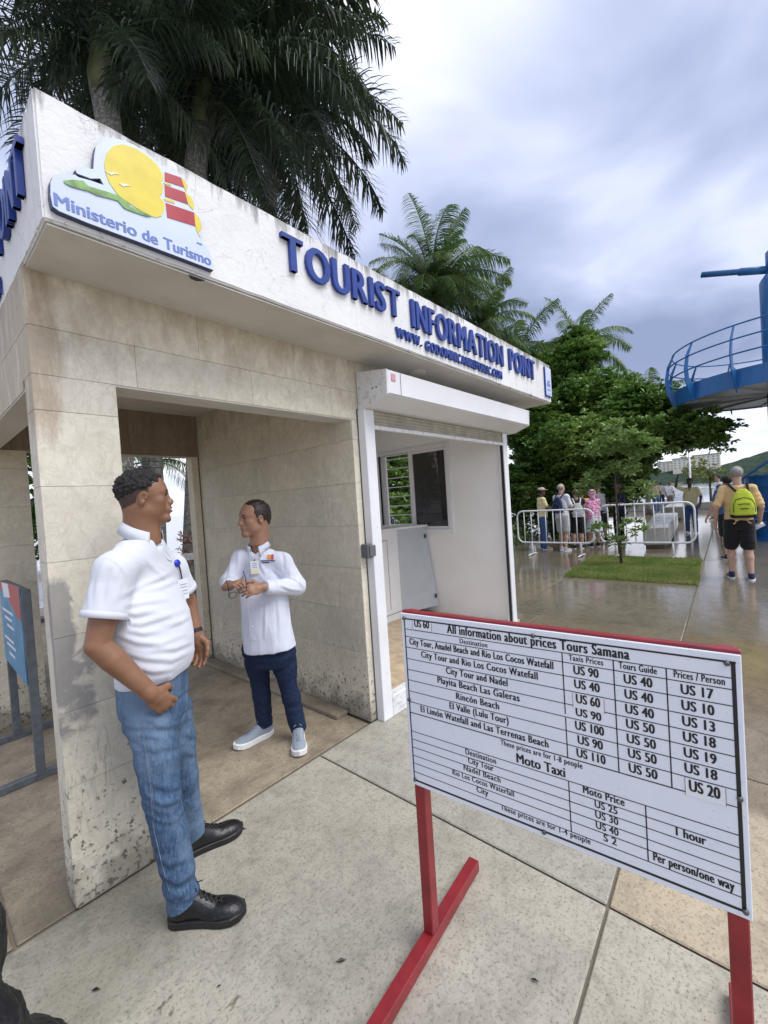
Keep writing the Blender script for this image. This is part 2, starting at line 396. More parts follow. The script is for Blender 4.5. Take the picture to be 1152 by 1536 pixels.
MT['pave_tan'] = pave('tan_concrete_slab', (.50, .42, .30), (.39, .33, .235), wet0=-.2)
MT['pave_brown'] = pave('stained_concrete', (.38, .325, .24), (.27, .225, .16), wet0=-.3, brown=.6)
MT['joint'] = simple('joint_soil', (.20, .17, .125), .95, bump=.6, coord='World')
MT['conc'] = simple('bench_concrete', (.36, .345, .31), .28, var=.12, scale=3, bump=.2)
# leaves
def leaf(name, c0, c1, c2, scale=1.2, rough=.42, sub=.0):
    m, t = newmat(name); v = t.n('ShaderNodeTexCoord').outputs['Object']
    a = t.noise(v, scale, 3); b = t.noise(v, scale * 14, 2)
    c = t.ramp(t.math('ADD', t.math('MULTIPLY', a, .6), t.math('MULTIPLY', b, .4)), [(.36, c0), (.5, c1), (.62, c2)])
    bs = t.n('ShaderNodeBsdfPrincipled', {'Base Color': c, 'Roughness': rough, 'Specular IOR Level': .45})
    tr = t.n('ShaderNodeBsdfTranslucent', {'Color': c})
    mx = t.n('ShaderNodeMixShader', {0: .22, 1: bs.outputs[0], 2: tr.outputs[0]})
    t.n('ShaderNodeOutputMaterial', {'Surface': mx.outputs[0]})
    return m
MT['palm_leaf'] = leaf('palm_leaf', (.018, .032, .018), (.035, .06, .032), (.08, .115, .06), .6, .38)
MT['palm_leaf_light'] = leaf('palm_leaf_light', (.07, .13, .04), (.13, .21, .07), (.22, .30, .11), .6, .38)
MT['almond'] = leaf('almond_leaf', (.07, .15, .032), (.14, .26, .055), (.34, .46, .13), .8, .34)
MT['young'] = leaf('young_leaf', (.17, .28, .07), (.25, .37, .11), (.38, .48, .19), 1.2, .5)
MT['yellowgreen'] = leaf('yellow_green_leaf', (.12, .16, .03), (.19, .22, .05), (.27, .28, .08), .8, .5)
MT['grass'] = leaf('grass_blade', (.15, .23, .04), (.25, .33, .08), (.38, .36, .14), 1.6, .7)
MT['turf'] = simple('turf_soil', (.20, .19, .07), .95, var=.25, scale=3, bump=.5, coord='World')
def bark(name, c0, c1, spots):
    m, t = newmat(name); v = t.n('ShaderNodeTexCoord').outputs['Object']
    a = t.noise(t.scale(v, (1, 1, .5)), 6, 5, .7); b = t.noise(v, 30, 6, .75)
    rings = t.noise(t.scale(v, (.6, .6, 14)), 1, 3)
    c = t.ramp(a, [(.3, c0), (.65, c1)])
    c = t.mix(t.ramp(b, [(.50, 0), (.57, 1)]), c, spots)
    c = t.mix(t.math('MULTIPLY', t.ramp(rings, [(.55, 0), (.62, 1)]), .5), c, tuple(x * .4 for x in c0))
    nrm = t.n('ShaderNodeBump', {'Height': t.math('ADD', b, rings), 'Strength': .6, 'Distance': .015}).outputs[0]
    finish(t, c, .85, 0, nrm, .2); return m
MT['bark'] = bark('palm_bark', (.09, .083, .07), (.18, .17, .15), (.32, .32, .29))
MT['bark_dark'] = bark('tree_bark', (.06, .045, .035), (.11, .09, .07), (.15, .13, .10))
MT['crownshaft'] = simple('palm_crownshaft', (.10, .12, .05), .5, var=.2, scale=4)
MT['tower_blue'] = simple('tower_blue_paint', (.016, .13, .36), .35, var=.12, scale=1.2, dirt=.15)
MT['tower_grey'] = simple('deck_underside', (.42, .44, .46), .4, var=.1, scale=1.5, dirt=.3)
MT['hotel'] = simple('hotel_cream', (.85, .80, .66), .8, var=.05, scale=.05)
MT['hotel_dark'] = simple('hotel_openings', (.34, .33, .30), .7)
MT['hotel_roof'] = simple('hotel_roof', (.42, .40, .36), .8)
MT['boat_white'] = simple('boat_hull_white', (.78, .79, .80), .3, var=.03)
MT['boat_blue'] = simple('boat_trim_blue', (.03, .10, .30), .4)
def hill_mat():
    m, t = newmat('hill_forest'); P = t.n('ShaderNodeNewGeometry').outputs['Position']
    a = t.noise(P, .012, 6, .65); b = t.noise(P, .16, 6, .75)
    c = t.ramp(t.math('ADD', t.math('MULTIPLY', a, .35), t.math('MULTIPLY', b, .65)), [(.40, (.03, .055, .045)), (.5, (.05, .085, .058)), (.64, (.085, .12, .075))])
    c = t.mix(t.ramp(t.noise(P, .02, 4, .6), [(.63, 0), (.68, 1)]), c, (.22, .19, .13))
    nrm = t.n('ShaderNodeBump', {'Height': b, 'Strength': 1., 'Distance': 6.}).outputs[0]
    finish(t, c, .9, 0, nrm, .1); return m
MT['hill'] = hill_mat()
def water_mat():
    m, t = newmat('bay_water'); P = t.n('ShaderNodeNewGeometry').outputs['Position']
    nb = t.n('ShaderNodeBump', {'Height': t.noise(t.scale(P, (1, .4, 1)), .9, 5, .6), 'Strength': .35, 'Distance': .25}).outputs[0]
    finish(t, (.12, .16, .17), .12, 0, nb, .5); return m
MT['water'] = water_mat()
def glass_mat(name, tint, alpha):
    m, t = newmat(name)
    g = t.n('ShaderNodeBsdfGlossy', {'Color': (.9, .9, .9, 1), 'Roughness': .02})
    tr = t.n('ShaderNodeBsdfTransparent', {'Color': (*tint, 1)})
    fr = t.n('ShaderNodeFresnel', {'IOR': 1.5}).outputs[0]
    mx = t.n('ShaderNodeMixShader', {0: t.math('MULTIPLY', fr, 1.6, clamp=True), 1: tr.outputs[0], 2: g.outputs[0]})
    t.n('ShaderNodeOutputMaterial', {'Surface': mx.outputs[0]}); return m
MT['glass_clear'] = glass_mat('clear_glass', (.9, .92, .92), 1)
MT['glass_tint'] = glass_mat('tinted_glass', (.20, .19, .19), 1)
# people
def skin(name, col, lip=False):
    m, t = newmat(name); v = t.n('ShaderNodeTexCoord').outputs['Object']
    c = t.ramp(t.noise(v, 14, 5, .6), [(.3, tuple(x * .84 for x in col)), (.7, tuple(min(1, x * 1.12) for x in col))])
    c = t.mix(t.math('MULTIPLY', t.ramp(t.noise(v, 90, 4, .7), [(.3, 1), (.45, 0)]), .18), c, tuple(x * .5 for x in col))
    nrm = t.n('ShaderNodeBump', {'Height': t.noise(v, 160, 4, .7), 'Strength': .12, 'Distance': .002}).outputs[0]
    finish(t, c, .46, 0, nrm, .45, **{'Subsurface Weight': .12, 'Subsurface Radius': (.02, .008, .004), 'Subsurface Scale': .5}); return m
MT['skin_brown'] = skin('skin_brown', (.24, .118, .066))
MT['skin_tan'] = skin('skin_tan', (.34, .18, .115))
MT['skin_fair'] = skin('skin_fair', (.52, .32, .24))
MT['skin_dark'] = skin('skin_dark', (.09, .05, .035))
MT['lip'] = simple('lip', (.15, .055, .045), .45)
MT['eye_white'] = simple('eye_white', (.62, .58, .54), .15)
MT['eye_dark'] = simple('eye_dark', (.012, .009, .008), .1)
def hairm(name, col, scale=60, rough=.5, bump=.9):
    m, t = newmat(name); v = t.n('ShaderNodeTexCoord').outputs['Object']
    nz = t.noise(v, scale, 5, .7, .5)
    c = t.ramp(nz, [(.35, tuple(x * .5 for x in col)), (.68, tuple(x * 1.8 for x in col))])
    nrm = t.n('ShaderNodeBump', {'Height': nz, 'Strength': bump, 'Distance': .006}).outputs[0]
    finish(t, c, rough, 0, nrm, .5); return m
MT['hair_black'] = hairm('hair_black', (.009, .008, .008), 60, .75)
MT['hair_slick'] = hairm('hair_slick', (.022, .014, .012), 120, .35, .5)
MT['hair_stubble'] = hairm('hair_shaved', (.05, .03, .022), 220, .7, .3)
MT['hair_grey'] = hairm('hair_grey', (.26, .25, .24))
MT['hair_brown'] = hairm('hair_brown', (.07, .04, .025))
def cloth(name, col, weave=500, rough=.85, bump=.05, var=.03, stripes=None, sheen=.2):
    m, t = newmat(name); v = t.n('ShaderNodeTexCoord').outputs['Object']
    c = t.ramp(t.noise(v, 9, 4), [(.3, tuple(x * (1 - var) for x in col)), (.7, tuple(min(1, x * (1 + var)) for x in col))])
    h = t.noise(v, weave, 2)
    if stripes: c = t.mix(t.ramp(t.noise(v, 16, 3, .6, 1.5), [(.48, 0), (.54, 1)]), c, stripes)
    nrm = t.n('ShaderNodeBump', {'Height': h, 'Strength': bump, 'Distance': .002}).outputs[0]
    nrm = t.n('ShaderNodeBump', {'Height': t.noise(v, 22, 5, .6, .8), 'Strength': .06, 'Distance': .012, 'Normal': nrm}).outputs[0]
    finish(t, c, rough, 0, nrm, .25, **{'Sheen Weight': sheen}); return m
MT['polo'] = cloth('white_pique', (.63, .65, .71))
MT['shirt'] = cloth('white_cotton', (.66, .685, .78))
def denim(name, dark, light, fade=.6):
    m, t = newmat(name); v = t.n('ShaderNodeTexCoord').outputs['Object']
    a = t.noise(t.scale(v, (1, 1, .35)), 4.0, 4, .55, .3); b = t.noise(t.scale(v, (1, 1, .25)), 130, 3, .7); cfn = t.noise(v, 300, 2)
    c = t.ramp(a, [(.44, dark), (.64, tuple(dark[i] * (1 - fade) + light[i] * fade for i in range(3)))])
    c = t.mix(t.math('MULTIPLY', t.ramp(b, [(.4, 0), (.62, 1)]), .3), c, light)
    nrm = t.n('ShaderNodeBump', {'Height': t.math('ADD', b, cfn), 'Strength': .25, 'Distance': .002}).outputs[0]
    nrm = t.n('ShaderNodeBump', {'Height': t.noise(t.scale(v, (1, 1, 2.2)), 16, 4, .6, .8), 'Strength': .35, 'Distance': .014, 'Normal': nrm}).outputs[0]
    finish(t, c, .8, 0, nrm, .2); return m
MT['jeans'] = denim('faded_denim', (.040, .080, .155), (.20, .29, .40), .75)
MT['jeans_dark'] = denim('dark_denim', (.010, .016, .042), (.03, .06, .13), .25)
MT['stitch'] = simple('stitching', (.16, .20, .27), .8)
MT['leather_black'] = simple('black_leather', (.010, .010, .011), .28, bump=.25, bscale=120)
MT['sole_black'] = simple('black_rubber_sole', (.012, .012, .013), .5)
MT['knit_grey'] = cloth('grey_knit', (.27, .31, .36), 260, .8, .4, .08)
MT['sole_white'] = simple('white_foam_sole', (.76, .75, .73), .5, var=.04)
MT['sole_tan'] = simple('tan_rubber', (.50, .33, .16), .6)
MT['badge'] = simple('badge_card', (.74, .78, .82), .2, var=.03)
MT['badge_blue'] = simple('badge_reel_blue', (.01, .03, .42), .25)
MT['orange'] = simple('embroidery_orange', (.75, .27, .03), .6)
MT['embred'] = simple('embroidery_red', (.55, .03, .03), .6)
MT['embnavy'] = simple('embroidery_navy', (.02, .03, .12), .6)
for k_, c_ in dict(yellow=(.66, .52, .20), paleyellow=(.85, .74, .40), orange_tee=(.66, .45, .22), black=(.012, .012, .014), greyshort=(.42, .42, .42), khaki=(.22, .20, .14), tan=(.42, .33, .22), white=(.74, .75, .80), navy=(.015, .025, .07), pinkcloth=(.62, .14, .30), greyshirt=(.30, .31, .33), blueshirt=(.06, .12, .24), hatpink=(.60, .18, .32), capbeige=(.50, .38, .28), lime=(.50, .60, .05), jeansblue=(.06, .12, .26), lightgrey=(.5, .5, .5), yellowbright=(.78, .50, .06)).items():
    MT[k_] = cloth('cloth_' + k_, c_, 200)
MT['tiedye'] = cloth('cloth_pink_tiedye', (.66, .10, .30), 200, stripes=(.80, .62, .70))
MT['black_fuzz'] = hairm('black_bag_fabric', (.008, .008, .010), 45, .42, .8)
# ------------------------------------------------------------------ ground, water, hills
def sheet(name, poly, z, mat, kind='structure'):
    o = mesh_np(name, [(x, y, z) for x, y in poly], [tuple(range(len(poly)))], mat); o['kind'] = kind; return o
sheet('sea', [(-900, -3000), (3200, -3000), (3200, 3200), (-900, 3200)], -1.0, MT['water'])
# land: one thick quay under everything walked on
LANDP = [(-60, -60), (34, -60), (34, 8.05), (15.95, 8.05), (15.95, 10.5), (-60, 10.5)]
g = MB().prism([(p[0], p[1]) for p in LANDP], 2, -1.6, -.02)
o = g.build('ground', MT['pave']); o['kind'] = 'structure'
jb = sheet('joint_bed', [(-12, -14), (33.5, -14), (33.5, 8.0), (15.94, 8.0), (15.94, 9.5), (-12, 9.5)], -.012, MT['joint'])
# concrete slabs: the long joints drift slightly, as they do on the quay
def yl(x, k):     # k-th long joint
    tt = (x - 1.2) / 20.
    return {0: -14., 1: -5.0, 2: -2.2 + .9 * tt, 3: .462 + .80 * tt, 4: 2.17 if x < 5.441 else 2.58 + .03 * (x - 5.6) * 1.6, 5: 4.62 if x < 5.441 else 5.4, 6: 9.3 if x < 15.9 else 7.95}[k]
XS = [-12, -4.2, -1.9, 1.70, 2.90, 5.44, 8.04, 10.65, 13.3, 15.9, 18.5, 21.1, 25.2, 29.4, 33.4]
slabs = []
def slab(poly, mat='pave', name='paving_slab', top=0.0):
    cx = sum(p[0] for p in poly) / len(poly); cy = sum(p[1] for p in poly) / len(poly)
    q = []
    for x, y in poly:
        dx, dy = cx - x, cy - y
        q.append((x + (.005 if dx > 0 else -.005), y + (.005 if dy > 0 else -.005)))
    o = MB().prism(q, 2, -.011, top).build(name, MT[mat], jb, bevel=.005)
    return o
def quad(x0, x1, k0, k1): return [(x0, yl(x0 + .005, k0)), (x1, yl(x1 - .005, k0)), (x1, yl(x1 - .005, k1)), (x0, yl(x0 + .005, k1))]
for i in range(len(XS) - 1):
    x0, x1 = XS[i], XS[i + 1]
    for k in range(6):
        if k == 2 and False: continue
        if k in (4, 5) and x1 <= 5.5: continue
        if k == 4 and x0 > 5: pass
        if k == 3 and 8.0 < x0 < 8.1: continue      # grass bed
        m_ = 'pave'
        if k <= 2 and 1.6 < x0 < 3: m_ = 'pave_tan'
        if k == 2 and x0 < 1.6: m_ = 'pave'
        pl = quad(x0, x1, k, k + 1)
        if x0 == 5.44 - 0 and k == 3: pass
        slab(pl, m_)
# joint at Y 2.17 belongs to the kiosk front; floor slabs under it
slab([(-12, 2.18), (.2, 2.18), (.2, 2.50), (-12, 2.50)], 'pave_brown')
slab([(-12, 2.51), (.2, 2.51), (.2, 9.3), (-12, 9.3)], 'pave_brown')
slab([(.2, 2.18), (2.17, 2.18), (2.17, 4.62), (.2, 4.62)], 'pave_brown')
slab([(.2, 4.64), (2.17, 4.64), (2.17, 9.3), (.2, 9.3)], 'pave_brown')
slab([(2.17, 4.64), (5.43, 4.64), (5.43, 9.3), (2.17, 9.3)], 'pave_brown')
slab([(4.66, 2.19), (5.43, 2.19), (5.43, 4.62), (4.66, 4.62)])
# hills across the bay with ridge heights
def hill(name, x0, y0, x1, y1, prof, depth, seed):
    nx, ny = 220, 40
    a = Vector((x0, y0, 0)); b = Vector((x1, y1, 0)); d = (b - a); nrm_ = Vector((-d.y, d.x, 0)).normalized()
    if nrm_.dot(a) < 0: nrm_ = -nrm_
    V = []; ts = [p[0] for p in prof]; hs = [p[1] for p in prof]
    for j in range(ny):
        v = j / (ny - 1)
        for i in range(nx):
            u = i / (nx - 1)
            H_ = float(np.interp(u, ts, hs))
            p = a + d * u + nrm_ * depth * v
            f = math.sin(min(1, v * 1.7) * math.pi / 2)
            nz = noise.fractal(Vector((p.x * .006 + seed, p.y * .006, 0)), 1, 2, 5)
            nz2 = noise.noise(Vector((p.x * .06, p.y * .06, seed))) 
            z = -1.3 + H_ * f * (1 + .16 * nz) + (nz2 * 3.2 + 2.4 if j > 0 else 0) * min(1, f * 3)
            V.append((p.x, p.y, z))
    F = np.array([(j * nx + i, j * nx + i + 1, (j + 1) * nx + i + 1, (j + 1) * nx + i) for j in range(ny - 1) for i in range(nx - 1)])
    o = mesh_np(name, V, F, MT['hill'], smooth=False); o['kind'] = 'structure'; return o
hill('hills', 640, 330, 640, -120, [(0, 28), (.35, 24), (.50, 20), (.66, 19), (.70, 24), (.76, 33), (.84, 38), (1, 34)], 200, 3.1)
hill('far_hills', 700, 900, 640, 330, [(0, 30), (.4, 38), (.8, 28), (1, 27)], 300, 8.7)

# ------------------------------------------------------------------ the kiosk
YF = 2.16; FY = 1.786; ZS = 2.634; ZT = 3.078
KX0, KX1 = .39, 4.65; KYB = 4.62
K = thing('information_kiosk', 'stone clad white roofed tourist information kiosk beside the wet promenade', 'building', (2.4, 3.2, 0))
def tiles(wall, rect, axis, plane, sgn, us, vs, mat, jog=0.0):
    """tile one wall face. rect in (u,z); axis 1: face in X-Z plane at Y=plane, axis 0: face in Y-Z plane at X=plane.
    sgn: outward direction along the axis"""
    th = .012
    for r in range(len(vs) - 1):
        z0, z1 = vs[r] + .0007, vs[r + 1] - .0007
        uu = us[r % len(us)]
        for c in range(len(uu) - 1):
            u0, u1 = uu[c] + .0006, uu[c + 1] - .0006
            if u1 - u0 < .01: continue
            pr = random.uniform(0, .0012)
            a, b = sorted((plane - sgn * th, plane + sgn * pr))
            lo, hi = ((u0, a, z0), (u1, b, z1)) if axis == 1 else ((a, u0, z0), (b, u1, z1))
            boxo('stone_tile', lo, hi, mat, wall, bevel=.0010)
I = .011
VR = [.012, .20, .51, .82, 1.13, 1.44, 1.75, 2.06, 2.205]
ww = [0]
# front pillar
fp = boxo('pillar', (KX0 + I, YF + I, 0), (.69 - I, 2.29 - I, 2.205), MT['mortar'], K)
tiles(fp, None, 1, YF, -1, [[KX0, .69]], VR, MT['stone'])
tiles(fp, None, 0, KX0, -1, [[YF + .012, 2.29]], VR, MT['stone'])
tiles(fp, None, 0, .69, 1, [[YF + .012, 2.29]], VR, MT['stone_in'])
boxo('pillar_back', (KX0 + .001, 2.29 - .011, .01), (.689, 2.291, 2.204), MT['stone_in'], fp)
# front lintel
fl = boxo('front_lintel', (KX0 + I, YF + I, 2.207), (2.31, 2.325 - .002, ZS), MT['mortar'], K)
tiles(fl, None, 1, YF, -1, [[KX0, .78, 1.39, 2.0, 2.235], [KX0, 1.09, 1.70, 2.235]], [2.205, 2.40, ZS], MT['stone'])
tiles(fl, None, 0, KX0, -1, [[YF + .012, 2.325]], [2.205, 2.40, ZS], MT['stone'])
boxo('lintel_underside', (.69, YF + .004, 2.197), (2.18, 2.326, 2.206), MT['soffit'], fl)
boxo('lintel_back', (.392, 2.3235, 2.198), (2.18, 2.329, 2.66), MT['stone_in'], fl)
# corner pier + right passage wall (shared with the booth)
pw = boxo('passage_wall', (2.18 + I, YF + I, 0), (2.30, KYB, ZS), MT['mortar'], K)
tiles(pw, None, 1, YF, -1, [[2.18, 2.235]], VR[:-1] + [2.205], MT['stone'])
ru = [[YF + .012, 2.62, 3.23, 3.84, 4.5], [YF + .012, 2.42, 3.03, 3.64, 4.25, 4.5]]
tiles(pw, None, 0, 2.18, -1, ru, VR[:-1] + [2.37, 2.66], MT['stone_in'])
boxo('booth_side_plaster', (2.2995, YF + .004, .15), (2.312, 4.112, 2.62), MT['inwhite'], pw)
# back wall of the passage: left pier, lintel, right reveal
bw = boxo('back_wall', (KX0 + I, 4.5 + I, 0), (.74 - I, KYB, 2.205), MT['mortar'], K)
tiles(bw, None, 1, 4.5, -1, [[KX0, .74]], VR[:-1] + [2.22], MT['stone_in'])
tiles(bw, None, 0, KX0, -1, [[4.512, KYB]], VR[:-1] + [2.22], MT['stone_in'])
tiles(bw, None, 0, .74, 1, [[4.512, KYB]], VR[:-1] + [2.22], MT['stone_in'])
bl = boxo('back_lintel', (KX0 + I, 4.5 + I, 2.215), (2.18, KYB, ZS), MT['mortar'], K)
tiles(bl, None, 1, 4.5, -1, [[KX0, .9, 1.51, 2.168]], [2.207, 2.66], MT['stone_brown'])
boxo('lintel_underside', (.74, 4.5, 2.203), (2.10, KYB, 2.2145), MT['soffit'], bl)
bj = boxo('back_jamb', (2.10, 4.499, 0), (2.168, KYB, 2.2065), MT['stone_in'], K)
# left side lintel with tiles
sl = boxo('side_lintel', (KX0 + I, 2.326, 2.175), (.52, 4.5, ZS), MT['mortar'], K)
tiles(sl, None, 0, KX0, -1, [[2.327, 2.93, 3.54, 4.15, 4.51]], [2.17, 2.40, ZS], MT['stone'])
boxo('lintel_underside', (KX0 + .003, 2.291, 2.162), (.521, 4.499, 2.1745), MT['soffit'], sl)
boxo('lintel_back', (.5205, 2.329, 2.163), (.526, 4.5, 2.66), MT['stone_in'], sl)
boxo('ceiling', (.40, 2.33, 2.655), (2.18, 4.5, 2.70), MT['soffit'], K)
# base strip (raised plinth along the passage wall)
MB().box((2.06, 2.40, 0), (2.178, 4.55, .035)).build('wall_plinth', MT['pave_brown'], K, bevel=.006)
# booth: floor, walls, ceiling
boxo('booth_floor', (2.312, 2.10, 0), (4.64, 4.11, .15), MT['floor_tan'], K)
boxo('booth_back_wall', (2.301, 4.112, 0), (4.66, 4.24, ZS), MT['inwhite'], K)
WY0, WY1, WZ0, WZ1 = 2.86, 3.98, 1.21, 2.23
rw = MB()
for (y0, y1, z0, z1) in ((2.165, WY0, 0, ZS), (WY1, 4.112, 0, ZS), (WY0, WY1, 0, WZ0), (WY0, WY1, WZ1, ZS)):
    rw.box((4.50, y0, z0), (4.65, y1, z1))
rwo = rw.build('booth_right_wall', MT['inwhite'], K)
boxo('booth_ceiling', (2.312, 2.165, 2.605), (4.4995, 4.1115, 2.632), MT['inwhite'], K)
# upper front wall above the shutter
boxo('booth_front_header', (2.236, YF, 2.28), (4.65, 2.2, ZS), MT['stone'], K)
# window: frame, mullion, sliding sash with tinted glass, clear opening with horizontal white bars outside
win = boxo('window', (4.478, WY0 - .02, WZ0 - .055), (4.55, WY1 + .02, WZ0 - .0), MT['white_metal'], rwo)
MB().box((4.478, WY0 - .02, WZ1), (4.55, WY1 + .02, WZ1 + .05)).box((4.4785, WY0 - .055, WZ0 - .055), (4.549, WY0 - .0, WZ1 + .05)).box((4.4785, WY1, WZ0 - .055), (4.549, WY1 + .055, WZ1 + .05)).build('window_frame', MT['white_metal'], rwo, bevel=.004)
ym = 3.42
MB().box((4.49, ym - .03, WZ0), (4.54, ym + .03, WZ1)).box((4.50, WY0, WZ0), (4.53, ym - .03, WZ0 + .035)).box((4.50, WY0, WZ1 - .035), (4.53, ym - .03, WZ1)).box((4.50, WY0, WZ0 + .035), (4.53, WY0 + .035, WZ1 - .035)).build('sash_frame', MT['white_metal'], rwo, bevel=.003)
MB().box((4.53, WY1 - .10, WZ0), (4.56, WY1 - .06, WZ1)).box((4.53, WY1 - .045, WZ0), (4.57, WY1 - .005, WZ1)).build('track', MT['white_metal'], rwo)
boxo('tinted_pane', (4.512, WY0 + .035, WZ0 + .035), (4.517, ym - .03, WZ1 - .035), MT['glass_tint'], rwo)
for i in range(8):
    z = WZ0 + .06 + i * .13
    MB().tube([(4.62, WY0 - .0, z), (4.62, WY1, z)], .007, 6).build('window_bar', MT['white_metal'], rwo)
MB().tube([(4.62, 3.30, WZ0), (4.62, 3.30, WZ1)], .007, 6).build('window_bar', MT['white_metal'], rwo)
MB().tube([(4.62, 3.26, WZ0), (4.62, 3.26, WZ1)], .005, 6).build('window_bar', MT['white_metal'], rwo)
# roof slab + fascia
roof = boxo('roof_slab', (KX0 + .10, FY + .10, ZS + .005), (5.02, 4.75, 2.86), MT['soffit'], K)
def stucco_box(name, lo, hi):
    bm = bmesh.new(); mb = MB().box(lo, hi)
    vs = [bm.verts.new(v) for v in mb.V]
    for f in mb.F: bm.faces.new([vs[i] for i in f])
    L = [e for e in bm.edges if e.calc_length() > .5]
    bmesh.ops.subdivide_edges(bm, edges=L, cuts=60, use_grid_fill=True)
    bmesh.ops.recalc_face_normals(bm, faces=bm.faces)
    bmesh.ops.bevel(bm, geom=[e for e in bm.edges if e.is_manifold and e.calc_face_angle(0) > .5], offset=.007, segments=2, affect='EDGES')
    for v in bm.verts:
        n_ = noise.noise_vector(v.co * 9) * .0028 + noise.noise_vector(v.co * 40) * .0018
        v.co += n_
        if v.co.z > hi[2] - .02: v.co.z += noise.noise(v.co * 14) * .006 - .002
    ox = off(K)
    for v in bm.verts: v.co -= ox
    me = bpy.data.meshes.new(name); bm.to_mesh(me); bm.free()
    return link_mesh(name, me, MT['stucco'], K)
fas = stucco_box('front_fascia', (KX0, FY, ZS), (5.155, FY + .10, ZT))
fasL = stucco_box('side_fascia', (KX0 + .0006, FY + .1005, ZS + .0006), (KX0 + .10, 4.85, ZT - .001))
stucco_box('side_fascia', (5.055, FY + .1005, ZS + .0006), (5.1544, 4.85, ZT - .001))
stucco_box('back_fascia', (KX0 + .101, 4.75, ZS + .001), (5.054, 4.8494, ZT - .002))
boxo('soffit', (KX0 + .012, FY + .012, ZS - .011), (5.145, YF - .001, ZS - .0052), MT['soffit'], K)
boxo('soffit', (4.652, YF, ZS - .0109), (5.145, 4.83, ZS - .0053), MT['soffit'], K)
# raised letters, each a piece ----------------------------------------------------
def line_letters(parent, s, x0, x1, z0, z1, place, mat, depth, bold, gapk=1.0, name='letter'):
    widths = []; items = []
    for ch in s:
        if ch == ' ': items.append((None, 0, .30)); continue
        V, F = text_data(ch, .5, bold); mn, mx = V.min(0), V.max(0)
        if ch == '.': w_ = (mx[0] - mn[0])
        else: w_ = mx[0] - mn[0]
        items.append((ch, mn, w_))
    gap = .085 * gapk
    tot = sum(it[2] for it in items) + gap * (len(items) - 1)
    sc = (x1 - x0) / tot; x = 0
    capV, _ = text_data('I', .5, bold); cmn, cmx = capV[:, 1].min(), capV[:, 1].max()
    for ch, mn, w_ in items:
        if ch is not None:
            V, F = text_data(ch, .5, 0); V = V.copy()
            mn2, mx2 = V.min(0), V.max(0); k_ = max(.3, (w_ - 2 * bold) / max(1e-3, mx2[0] - mn2[0])); Ps = []; Fs_ = []
            for kk in (-1, -.33, .33, 1):
                u = ((V[:, 0] - mn2[0]) * k_ + x + bold * (1 + kk)) * sc + x0
                zz_ = z0 + (V[:, 1] - cmn) / (cmx - cmn) * (z1 - z0)
                dd = (V[:, 2] + .5) * (depth - .0003 * abs(kk) - .0002 * (kk > 0)); Fs_ += [tuple(i + len(V) * len(Ps) for i in f) for f in F]; Ps.append(place(u, dd, zz_))
            o = mesh_np(name, np.concatenate(Ps), Fs_, mat, parent)
        x += w_ + gap
def clean_normals():
    pass
pf = lambda u, d, z: np.stack([u, FY - .002 - d, z], 1)
pl_ = lambda u, d, z: np.stack([KX0 - .002 - d, FY * 0 + u, z], 1)
BL = MT['blue_letter']
line_letters(fas, 'TOURIST', 1.37, 2.325, 2.812, 3.012, pf, BL, .022, .042)
line_letters(fas, 'INFORMATION', 2.45, 3.885, 2.795, 3.010, pf, BL, .022, .042)
line_letters(fas, 'POINT', 4.02, 4.655, 2.795, 3.022, pf, BL, .022, .042)
line_letters(fas, 'WWW.', 2.27, 2.56, 2.690, 2.765, pf, BL, .016, .050, .8)
line_letters(fas, 'GODOMINICANREPUBLIC.COM', 2.605, 3.845, 2.676, 2.757, pf, BL, .016, .050, .8)
# left side: reads away from the corner's far end towards it
fl_ = lambda u, d, z: np.stack([KX0 - .002 - d, -u, z], 1)
def left_line(s, y_end, y_start, z0, z1, dep):
    line_letters(fasL, s, -y_start, -y_end, z0, z1, fl_, BL, dep, .042)
left_line('POINT', 1.95, 2.52, 2.80, 3.01, .022)
left_line('INFORMATION', 2.65, 3.95, 2.80, 3.01, .022)
left_line('TOURIST', 4.05, 4.75, 2.80, 3.01, .022)
line_letters(fasL, 'GODOMINICANREPUBLIC.COM', -3.75, -2.58, 2.666, 2.75, fl_, BL, .016, .026, .8)
